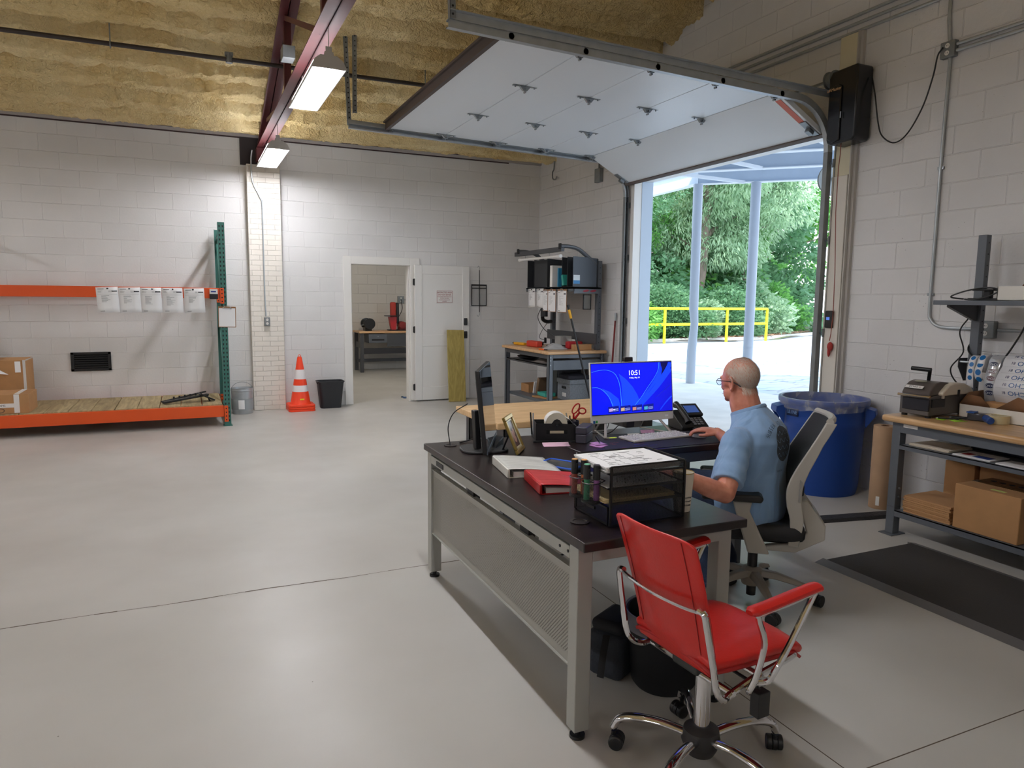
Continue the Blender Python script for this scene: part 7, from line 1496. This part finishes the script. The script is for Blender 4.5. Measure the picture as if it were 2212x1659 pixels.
for s in (-1, 1):
    m = MB(M); pts = []
    for k in range(27):
        g = Vector(gback(.5 + s * .5, k / 26)); wdt = .03 + .022 * sin(pi * min(1, k / 20)); pts.append((g, wdt))
    vs = []; n = len(pts)
    for g, w in pts: vs += [g + Vector((.008, s * .012, 0)), g + Vector((.008, -s * .006, 0)), g + Vector((-w - .012, -s * .012, -.004)), g + Vector((-w - .012, s * .006, -.004))]
    fs = [(i * 4 + j, i * 4 + (j + 1) % 4, (i + 1) * 4 + (j + 1) % 4, (i + 1) * 4 + j) for i in range(n - 1) for j in range(4)] + [(0, 1, 2, 3), tuple((n - 1) * 4 + j for j in range(4))]
    m.add(vs, fs); m.build('back_frame', lg_, t, bevel=.004)
    MB(M).prism([(-.165, .60), (-.22, .60), (-.31, .48), (-.31, .41), (-.18, .335), (-.04, .335), (-.04, .36), (-.15, .38), (-.225, .44), (-.20, .53)], s * .17 - .018, s * .17 + .018, XZ).build('lower_bracket', lg_, t, bevel=.006)
    MB(M).prism([(-.175, .60), (-.182, .60), (-.187, .70), (-.177, .71)], s * .225 - .004, s * .235 + .002, XZ).build('lumbar_slider', pm('slider_grey', (140, 138, 134), .4), t)
    # arms
    MB(M).prism([(-.05, .345), (.05, .345), (.12, .56), (.13, .60), (.04, .60), (.05, .55)], s * .265 - .016, s * .265 + .016, XZ).box(-.03, .03, min(s * .12, s * .28), max(s * .12, s * .28), .345, .375).build('arm_support', lg_, t, bevel=.008)
    MB(M).prism([(.0, .603), (.27, .603), (.28, .615), (.27, .632), (.01, .640), (-.01, .625)], s * .265 - .045, s * .265 + .045, XZ).build('armrest', blackp, t, bevel=.010, seg=3)
MB(M).box(-.31, -.29, -.16, .16, .43, .49).build('lower_crossbar', lg_, t, bevel=.008); MB(M).box(-.215, -.19, -.12, .12, .60, .66).build('lumbar_support', blackp, t, bevel=.01)
MB(M).tube([tuple(Vector(gback(k / 10, 1)) + Vector((-.01, 0, .004))) for k in range(11)], .018, 10).build('top_rail', lg_, t)
MB(M).cyl((0, 0, .12), (0, 0, .36), .025, n=18).cyl((0, 0, .03), (0, 0, .1), .024, n=16).build('gas_cylinder', blackp, t); MB(M).cyl((0, 0, .27), (0, 0, .345), .032, n=18).build('cylinder_sleeve', blackp, t)
MB(M).lathe([(0, .09), (.05, .09), (.055, .11), (.052, .17), (.035, .185), (0, .185)], n=24, cap=False).build('star_hub', pm('base_grey', (140, 132, 122), .45), t)
a0 = atan2(2.52 - 2.74, 2.90 - 2.64) - gang
for k in range(5):
    a = a0 + radians(72) * k; c, s_ = cos(a), sin(a); m = MB(M); q = [(.03, .155, .032, .03), (.12, .145, .026, .028), (.22, .118, .020, .022), (.32, .085, .018, .016)]
    vs = []
    for r_, z, w, h in q: vs += [(r_ * c - w * s_, r_ * s_ + w * c, z - h * .6), (r_ * c - w * .6 * s_, r_ * s_ + w * .6 * c, z + h * .6), (r_ * c + w * .6 * s_, r_ * s_ - w * .6 * c, z + h * .6), (r_ * c + w * s_, r_ * s_ - w * c, z - h * .6)]
    m.add(vs, [(i * 4 + j, i * 4 + (j + 1) % 4, (i + 1) * 4 + (j + 1) % 4, (i + 1) * 4 + j) for i in range(3) for j in range(4)] + [(0, 1, 2, 3), (12, 13, 14, 15)])
    m.build('star_leg', pm('base_grey', (140, 132, 122), .45), t, bevel=.005); p = M @ Vector((.32 * c, .32 * s_, 0)); caster(M, p, .031, gang + a + 1.0 + k * .7, blackp, t, blackp)
# ================================================================ PERSON
FW = Vector((-.38, .925, 0)).normalized(); LF = Vector((-FW.y, FW.x, 0)); OR = Vector((2.60, 2.70, 0))
PM = Matrix(((FW.x, LF.x, 0, OR.x), (FW.y, LF.y, 0, OR.y), (0, 0, 1, 0), (0, 0, 0, 1)))   # local: x forward, y to the person's left
per = bpy.data.objects.new('person', None); COL.objects.link(per); per.matrix_world = Matrix.Translation(OR); ROOTM['person'] = Matrix.Translation(OR)
tag(per, 'seated person with short white hair, glasses and light blue T-shirt using a mouse', 'person')
skin = bpy.data.materials.new('skin'); skin.use_nodes = True
def _skin():
    nt = skin.node_tree; N = nt.nodes; L = nt.links; b = N['Principled BSDF']; b.inputs['Roughness'].default_value = .45; b.inputs['Subsurface Weight'].default_value = .15; b.inputs['Subsurface Radius'].default_value = (.02, .008, .004); b.inputs['Subsurface Scale'].default_value = .5
    t_ = N.new('ShaderNodeTexCoord'); n = N.new('ShaderNodeTexNoise'); n.inputs['Scale'].default_value = 16; n.inputs['Detail'].default_value = 5; L.new(t_.outputs['Object'], n.inputs['Vector'])
    r = N.new('ShaderNodeValToRGB'); r.color_ramp.elements[0].position = .3; r.color_ramp.elements[1].position = .75; r.color_ramp.elements[0].color = lin((188, 112, 88)) + (1,); r.color_ramp.elements[1].color = lin((224, 158, 134)) + (1,)
    L.new(n.outputs['Fac'], r.inputs[0]); L.new(r.outputs[0], b.inputs['Base Color'])
_skin()
def limb(m, pts, rad, k=5, n=14, flat=None):
    c = spline([Vector(p) for p in pts], k); N_ = len(c); rr = []
    for i in range(N_):
        f = i / (N_ - 1) * (len(rad) - 1); j = min(int(f), len(rad) - 2); rr.append(rad[j] + (rad[j + 1] - rad[j]) * (f - j))
    m.tube(c, rr, n, flat=flat); m.ell(tuple(c[0]), (rr[0],) * 3, nu=12, nv=8); m.ell(tuple(c[-1]), (rr[-1],) * 3, nu=12, nv=8); return m
def remesh(m, name, mat, parent, vox, smooth=2, factor=.5):
    o = m.build(name, mat, parent, ang=180); md = o.modifiers.new('r', 'REMESH'); md.mode = 'VOXEL'; md.voxel_size = vox
    if smooth: ms = o.modifiers.new('s', 'SMOOTH'); ms.iterations = smooth; ms.factor = factor
    bake(o)
    for p in o.data.polygons: p.use_smooth = True
    return o
WL = lambda p: PM @ Vector(p)          # person-local -> world
WI = PM.inverted()
HC = Vector((.118, -.005, 1.145))      # head centre (between the ears)
hyaw = radians(-13)
HM = PM @ Matrix.Translation(HC) @ Matrix.Rotation(hyaw, 4, 'Z') @ Matrix.Rotation(radians(8), 4, 'Y')
b = MB(PM)
# torso core under the shirt, neck
limb(b, [(.02, 0, .52), (.03, 0, .66), (.02, 0, .80), (.02, 0, .88)], [.12, .12, .11, .09])
limb(b, [(.03, 0, .90), (.06, 0, .98), (.082, 0, 1.04), (.098, 0, 1.10)], [.07, .076, .075, .07])
limb(b, [(.01, .08, .88), (.01, .19, .87)], [.05, .05]); limb(b, [(.01, -.08, .88), (.01, -.19, .87)], [.05, .05])
# left arm (rests toward the main desk): local targets from the measured world points
LSH = Vector((.02, .20, .865)); LEL = WI @ Vector((2.25, 2.53, .665)); LWR = WI @ Vector((2.00, 2.56, .775)); 
limb(b, [LSH, LSH.lerp(LEL, .5) + Vector((-.01, .02, 0)), LEL], [.055, .052, .046]); limb(b, [LEL, LEL.lerp(LWR, .4) + Vector((0, 0, -.004)), LWR], [.046, .045, .028])
RSH = Vector((.03, -.20, .865)); REL = Vector((.20, -.30, .70)); RWR = WI @ Vector((2.795, 3.235, .795))
limb(b, [RSH, RSH.lerp(REL, .5), REL], [.055, .050, .044]); limb(b, [REL, REL.lerp(RWR, .45), RWR], [.044, .042, .027])
# legs core
for s in (1, -1):
    hip = Vector((.05, s * .095, .53)); kn = Vector((.43, s * .13, .53)); an = Vector((.16 if s > 0 else .22, s * .16, .12))
    limb(b, [hip, hip.lerp(kn, .5), kn], [.085, .075, .055]); limb(b, [kn, kn.lerp(an, .4) + Vector((.0, 0, 0)), an], [.055, .052, .036])
    limb(b, [an, an + Vector((.05, s * .01, -.05)), an + Vector((.14, s * .02, -.075))], [.036, .034, .03])
# head: skull, face, jaw
h = MB(HM)
h.ell((-.012, 0, .035), (.098, .077, .090), nu=28, nv=18)          # cranium
h.ell((.03, 0, .0), (.068, .066, .085), nu=24, nv=16)              # face mass
h.ell((.048, 0, -.062), (.042, .046, .040), nu=20, nv=12)          # jaw
h.ell((.078, 0, -.082), (.018, .022, .016), nu=14, nv=10)          # chin
for s in (-1, 1):
    h.ell((.058, s * .036, -.018), (.026, .022, .026), nu=14, nv=10)   # cheek
    h.ell((.030, s * .052, -.055), (.034, .016, .030), nu=14, nv=10)   # jowl
    h.ell((.078, s * .026, .030), (.016, .024, .010), nu=14, nv=8)     # brow
h.prism([(.088, .022), (.112, -.018), (.108, -.028), (.088, -.030)], -.011, .011, XZ); h.ell((.104, 0, -.022), (.014, .014, .010), nu=12, nv=8)
for s in (-1, 1): h.ell((.098, s * .012, -.024), (.010, .008, .007), nu=10, nv=8)
h.ell((.090, 0, -.046), (.012, .024, .005), nu=12, nv=6); h.ell((.088, 0, -.056), (.012, .020, .006), nu=12, nv=6)
b.M = None
base_ = len(b.v); b.v += h.v; b.f += [tuple(i + base_ for i in f) for f in h.f]; b.mi += [0] * len(h.f)
# ears
for s in (-1, 1):
    e = MB(HM); e.tube([(-.010 + .014 * cos(a) - .006, s * (.080 + .012 * (cos(a) < 0)), -.004 + .032 * sin(a)) for a in [2 * pi * k / 18 for k in range(18)]], .0062, 8, closed=True); e.ell((-.012, s * .076, -.006), (.015, .005, .026), nu=12, nv=8); e.ell((-.004, s * .077, -.034), (.008, .005, .010), nu=10, nv=6)
    base_ = len(b.v); b.v += e.v; b.f += [tuple(i + base_ for i in f) for f in e.f]; b.mi += [0] * len(e.f)
# hands
def hand(m, wr, d, palm_n, side, curl, sc=1.0, spread=.10):
    """wr wrist (world), d finger direction, palm_n normal out of the back of the hand, side=+1 thumb on (d x n) side"""
    d = d.normalized(); n = (palm_n - d * palm_n.dot(d)).normalized(); x = d.cross(n) * side     # towards the thumb
    def P(a, b_, c): return wr + (d * a + x * b_ + n * c) * sc
    for b_ in (-.028, -.010, .010, .028): limb(m, [P(-.005, b_ * .6, 0), P(.045, b_ * .9, .004), P(.088, b_, .002)], [.016 * sc, .0150 * sc, .012 * sc], k=3, n=10)
    for i, (b_, L_) in enumerate(((.030, .070), (.011, .080), (-.009, .074), (-.028, .058))):
        c = curl[i]; s_ = spread * (b_ / .03); a0 = 0.; p = P(.088, b_, .002); pts = [p]; aa = c * .25
        for seg, f in ((.45, .25), (.30, .9), (.25, 1.4)):
            aa += c * f; q = pts[-1] + (d * cos(aa) + x * s_ - n * sin(aa)).normalized() * L_ * seg * sc; pts.append(q)
        limb(m, pts, [.0098 * sc, .0090 * sc, .0084 * sc, .0072 * sc], k=3, n=10)
    limb(m, [P(.008, .022, -.006), P(.040, .044, -.014), P(.068, .054, -.020), P(.092, .050, -.024)], [.016 * sc, .0125 * sc, .0105 * sc, .009 * sc], k=3, n=10)
mdir = (Vector((2.715, 3.325, .785)) - Vector((2.795, 3.235, .795)))
hh = MB(); hand(hh, Vector((2.795, 3.235, .797)), Vector((-.72, .69, .04)), Vector((0, 0, 1)), -1 if (Vector((-.72, .69, 0)).cross(Vector((0, 0, 1)))).dot(Vector((-1, -1, 0))) < 0 else 1, (.42, .40, .42, .5))
hand(hh, Vector((2.00, 2.56, .778)), Vector((-.92, .05, -.05)), Vector((0, 0, 1)), 1 if (Vector((-.92, .05, 0)).cross(Vector((0, 0, 1)))).dot(Vector((0, 1, 0))) > 0 else -1, (.25, .28, .3, .32))
base_ = len(b.v); b.v += hh.v; b.f += [tuple(i + base_ for i in f) for f in hh.f]; b.mi += [0] * len(hh.f)
body = remesh(b, 'body', skin, per, .0042, 3)
# face details: eyes
for s in (-1, 1): MB(HM).ell((.083, s * .029, .012), (.010, .012, .009), nu=14, nv=10).build('eye', white, per); 
MB(HM).tube([(.097, k * .005, -.051 - .001 * abs(k)) for k in range(-4, 5)], .0012, 6).build('lip_line', pm('lip', (150, 80, 72), .5), per)
# hair: short white fringe all round, thin on top
hairm = pm('white_hair', (196, 184, 170), .6, var=.12, vscale=60, bump=.8, bscale=160, stretch=(1, 1, .15), alpha=1.)
bvh = BVHTree.FromPolygons([ROOTM['person'] @ v.co for v in body.data.vertices], [tuple(p.vertices) for p in body.data.polygons])
r = random.Random(2); hm = MB(); cnt = 0
while cnt < 5600:
    th = r.uniform(-pi, pi); ph = r.uniform(-.95, 1.45); dl = Vector((cos(th) * cos(ph), sin(th) * cos(ph), sin(ph)))
    front = cos(th)
    if front > .55: continue
    top = ph > .95
    if ph > .7 and r.random() < .6: continue
    if front > -.15 and ph < -.0: continue
    if ph < -.55 - .25 * (front < -.6): continue
    if front > .1 and ph < .35: continue
    if front > .3 and r.random() < .5: continue
    o_ = HM @ Vector((-.012, 0, .02)); dw = (HM.to_3x3() @ dl).normalized(); hit, nrm_, idx, dist = bvh.ray_cast(o_ + dw * .3, -dw)
    if hit is None or dist > .26: continue
    if (HM.inverted() @ hit - Vector((-.008, .08 * (1 if (HM.inverted() @ hit).y > 0 else -1), -.008))).length < .036: continue
    cnt += 1
    down = (Vector((0, 0, -1)) + (HM.to_3x3() @ Vector((-.55, 0, 0)))); down = (down - nrm_ * down.dot(nrm_)).normalized(); side = down.cross(nrm_).normalized()
    down = (down + side * r.gauss(0, .16)).normalized(); L_ = r.uniform(.014, .026); w = .00042
    a = hit + nrm_ * .0004; m1 = hit + down * L_ * .5 + nrm_ * .0035; e_ = hit + down * L_ + nrm_ * .0028
    hm.add([a - side * w, a + side * w, m1 + side * w, e_, m1 - side * w], [(0, 1, 2, 4), (4, 2, 3)])
hm.build('hair', pm('hair_strand', (206, 188, 172), .6), per, ang=180)
# glasses
gl = MB(HM)
for s in (-1, 1):
    gl.tube([(.104 - .004 * abs(sin(a)) * 0 - .35 * abs(s * .034 + .022 * cos(a)) * .25, s * .034 + .023 * cos(a), .008 + .017 * sin(a)) for a in [2 * pi * k / 20 for k in range(20)]], .0014, 6, closed=True)
    gl.tube([(.098, s * .060, .016), (.06, s * .079, .014), (.0, s * .086, .008), (-.03, s * .080, .0), (-.058, s * .066, -.022)], [.0015, .0018, .002, .0026, .0026], 8)
gl.tube([(.108, -.010, .010), (.111, 0, .014), (.108, .010, .010)], .0014, 6)
go_ = gl.build('glasses', blackp, per); MB(HM).ell((.1015, .034, .008), (.0006, .022, .0165)).ell((.1015, -.034, .008), (.0006, .022, .0165)).build('lens', pm('lens_glass', (230, 240, 250), .02, alpha=.12), go_)
# ---- shirt
shirtm = bpy.data.materials.new('blue_tshirt'); shirtm.use_nodes = True
def _sh():
    nt = shirtm.node_tree; N = nt.nodes; L = nt.links; b = N['Principled BSDF']; b.inputs['Roughness'].default_value = .85; b.inputs['Sheen Weight'].default_value = .2
    t_ = N.new('ShaderNodeTexCoord'); n = N.new('ShaderNodeTexNoise'); n.inputs['Scale'].default_value = 5; n.inputs['Detail'].default_value = 6; L.new(t_.outputs['Object'], n.inputs['Vector'])
    r = N.new('ShaderNodeValToRGB'); r.color_ramp.elements[0].position = .25; r.color_ramp.elements[1].position = .75; r.color_ramp.elements[0].color = lin((112, 146, 186)) + (1,); r.color_ramp.elements[1].color = lin((134, 166, 202)) + (1,)
    L.new(n.outputs['Fac'], r.inputs[0]); L.new(r.outputs[0], b.inputs['Base Color'])
    mp = N.new('ShaderNodeMapping'); mp.inputs['Rotation'].default_value = (.5, .4, 0); mp.inputs['Scale'].default_value = (5, 5, 1.6); L.new(t_.outputs['Object'], mp.inputs[0])
    n2 = N.new('ShaderNodeTexNoise'); n2.inputs['Scale'].default_value = 1.6; n2.inputs['Detail'].default_value = 2; n2.inputs['Distortion'].default_value = 1.2; L.new(mp.outputs[0], n2.inputs['Vector'])
    bp = N.new('ShaderNodeBump'); bp.inputs['Strength'].default_value = .7; bp.inputs['Distance'].default_value = .03; L.new(n2.outputs['Fac'], bp.inputs['Height']); L.new(bp.outputs[0], b.inputs['Normal'])
_sh()
m = MB(PM)
def torso_ring(z, cx, rx, ry): return (z, cx, rx, ry)
prof = [(.455, .025, .150, .200), (.50, .030, .168, .216), (.56, .040, .178, .222), (.64, .045, .176, .216), (.72, .038, .164, .208), (.80, .020, .150, .206), (.87, .003, .138, .200), (.92, .004, .124, .178), (.96, .025, .104, .135), (.99, .048, .090, .100), (1.005, .062, .083, .086)]
pp_ = []; 
for j in range(len(prof) - 1):
    for k in range(4): f = k / 4; pp_.append(tuple(prof[j][i] + (prof[j + 1][i] - prof[j][i]) * f for i in range(4)))
pp_.append(prof[-1]); n = 40; vs = []
for z, cx, rx, ry in pp_:
    for k in range(n):
        a = 2 * pi * k / n; wr_ = .006 * noise.noise(Vector((cos(a) * 2, sin(a) * 2, z * 9))) + .004 * noise.noise(Vector((cos(a) * 5 + z * 8, sin(a) * 5, z * 14)))
        e = 2.15; c, s_ = cos(a), sin(a); q = 1 / ((abs(c) ** e + abs(s_) ** e) ** (1 / e)); vs.append((cx + (rx + wr_) * c * q, (ry + wr_) * s_ * q, z - .03 * cos(a) * max(0, (z - .9) / .1)))
fs = [(j * n + k, j * n + (k + 1) % n, (j + 1) * n + (k + 1) % n, (j + 1) * n + k) for j in range(len(pp_) - 1) for k in range(n)] + [tuple(range(n - 1, -1, -1)), tuple((len(pp_) - 1) * n + k for k in range(n))]
m.add(vs, fs)
def sleeve(sh, el, f=.66, r0=.078, r1=.076):
    ax = (el - sh).normalized(); end = sh + (el - sh) * f; inn = sh - Vector((0, sh.y * .35, -.005)); c = spline([inn, sh, sh.lerp(end, .5), end], 5); N_ = len(c)
    m.tube([tuple(p) for p in c], [r0 * .95 + (r1 - r0) * (i / (N_ - 1)) + .0035 * sin(i * 2.1) for i in range(N_)], 20); m.ell(tuple(sh + Vector((0, 0, -.0))), (.080, .078, .072))
sleeve(LSH, LEL, .80, .080, .078); sleeve(RSH, REL, .75)
shirt = remesh(m, 't_shirt', shirtm, per, .006, 6, .6)
col_ = MB(PM); 
cr = [Vector((.062 + .080 * cos(a), .080 * sin(a), 1.008 - .032 * cos(a))) for a in [2 * pi * k / 28 for k in range(28)]]
col_.tube(cr, .0085, 8, closed=True, flat=(1.3, .7)).build('collar', shirtm, per)
sb = BVHTree.FromPolygons([ROOTM['person'] @ v.co for v in shirt.data.vertices], [tuple(p.vertices) for p in shirt.data.polygons])
def project(o, dirw, off=.0012):
    for v in o.data.vertices:
        p = ROOTM['person'] @ v.co; hit, nn, i, d = sb.ray_cast(p - dirw * .4, dirw)
        if hit: v.co = ROOTM['person'].inverted() @ (hit - dirw * off)
    o.data.update()
bd = FW.copy()                       # projected from behind
inkg = pm('shirt_print', (62, 78, 96), .8)
Mb = Matrix(((-LF.x, 0, -FW.x, 0), (-LF.y, 0, -FW.y, 0), (0, 1, 0, 0), (0, 0, 0, 1)))
def bpos(y, z): return Matrix.Translation(WL((-.3, y, z))) @ Mb
mo = MB(bpos(.0, .862)); 
N1 = 22
mo.grid(lambda u, v: (.075 * (u * 2 - 1) * sqrt(max(0, 1 - (v * 2 - 1) ** 2)), .088 * (v * 2 - 1), 0), N1, 24)
lo = mo.build('shirt_logo', pm('shirt_logo_dark', (64, 70, 78), .8), per, ang=180); project(lo, bd, .0015)
wv_ = MB(bpos(0, .862))
for k, z in enumerate((-.05, -.015, .02, .055)):
    hw = .075 * sqrt(1 - (z / .088) ** 2) * .96; pts = [(-hw + 2 * hw * q / 24, z + .009 * sin(q * .9 + k), 0) for q in range(25)]
    wv_.add([(x, y - .0012, 0) for x, y, _ in pts] + [(x, y + .0012, 0) for x, y, _ in pts], [(i, i + 1, 26 + i, 25 + i) for i in range(24)])
wo = wv_.build('logo_wave', pm('shirt_wave', (128, 158, 192), .8), per, ang=180); project(wo, bd, .0025)
for i, ch in enumerate('SUBSEA SOLUTIONS'):
    if ch == ' ': continue
    a = radians(152 - i * 8.2); R_ = .135
    M_ = Matrix.Translation(WL((-.3, -R_ * cos(a), .862 + R_ * sin(a) * .72))) @ Mb @ Matrix.Rotation(a - pi / 2, 4, 'Z')
    o = text('shirt_lettering', ch, .024, M_, inkg, per, depth=0.0); project(o, bd, .0015)
o = text('shirt_lettering', 'WWW', .016, Matrix.Translation(WL((-.3, .03, .73))) @ Mb, inkg, per, depth=0.0); project(o, bd, .0015)
# ---- jeans, shoes
jm = pm('denim', (34, 48, 74), .9, var=.25, vscale=16, bump=.4, bscale=160); m = MB(PM)
m.ell((.05, 0, .53), (.13, .165, .06))
for s in (1, -1):
    hip = Vector((.05, s * .095, .545)); kn = Vector((.43, s * .13, .55)); an = Vector((.16 if s > 0 else .22, s * .16, .15))
    limb(m, [hip, hip.lerp(kn, .5), kn], [.095, .088, .070], n=18); limb(m, [kn, kn.lerp(an, .45), an], [.070, .068, .060], n=18)
remesh(m, 'jeans', jm, per, .007, 4)
for s in (1, -1):
    an = Vector((.16 if s > 0 else .22, s * .16, .15)); MB(PM).tube([tuple(an + Vector((.055 * cos(a), .055 * sin(a), -.03))) for a in [2 * pi * k / 20 for k in range(20)]], .012, 8, closed=True, flat=(1, .6)).build('trouser_cuff', jm, per)
    sh_ = MB(PM); sh_.ell(tuple(an + Vector((.0, 0, -.095))), (.055, .042, .055)); sh_.ell(tuple(an + Vector((.10, s * .015, -.115))), (.10, .045, .038)); sh_.box(an.x - .05, an.x + .19, an.y + s * .01 - .04, an.y + s * .01 + .04, .001, .02)
    remesh(sh_, 'shoe', pm('shoe_black', (24, 24, 28), .5), per, .006, 3)
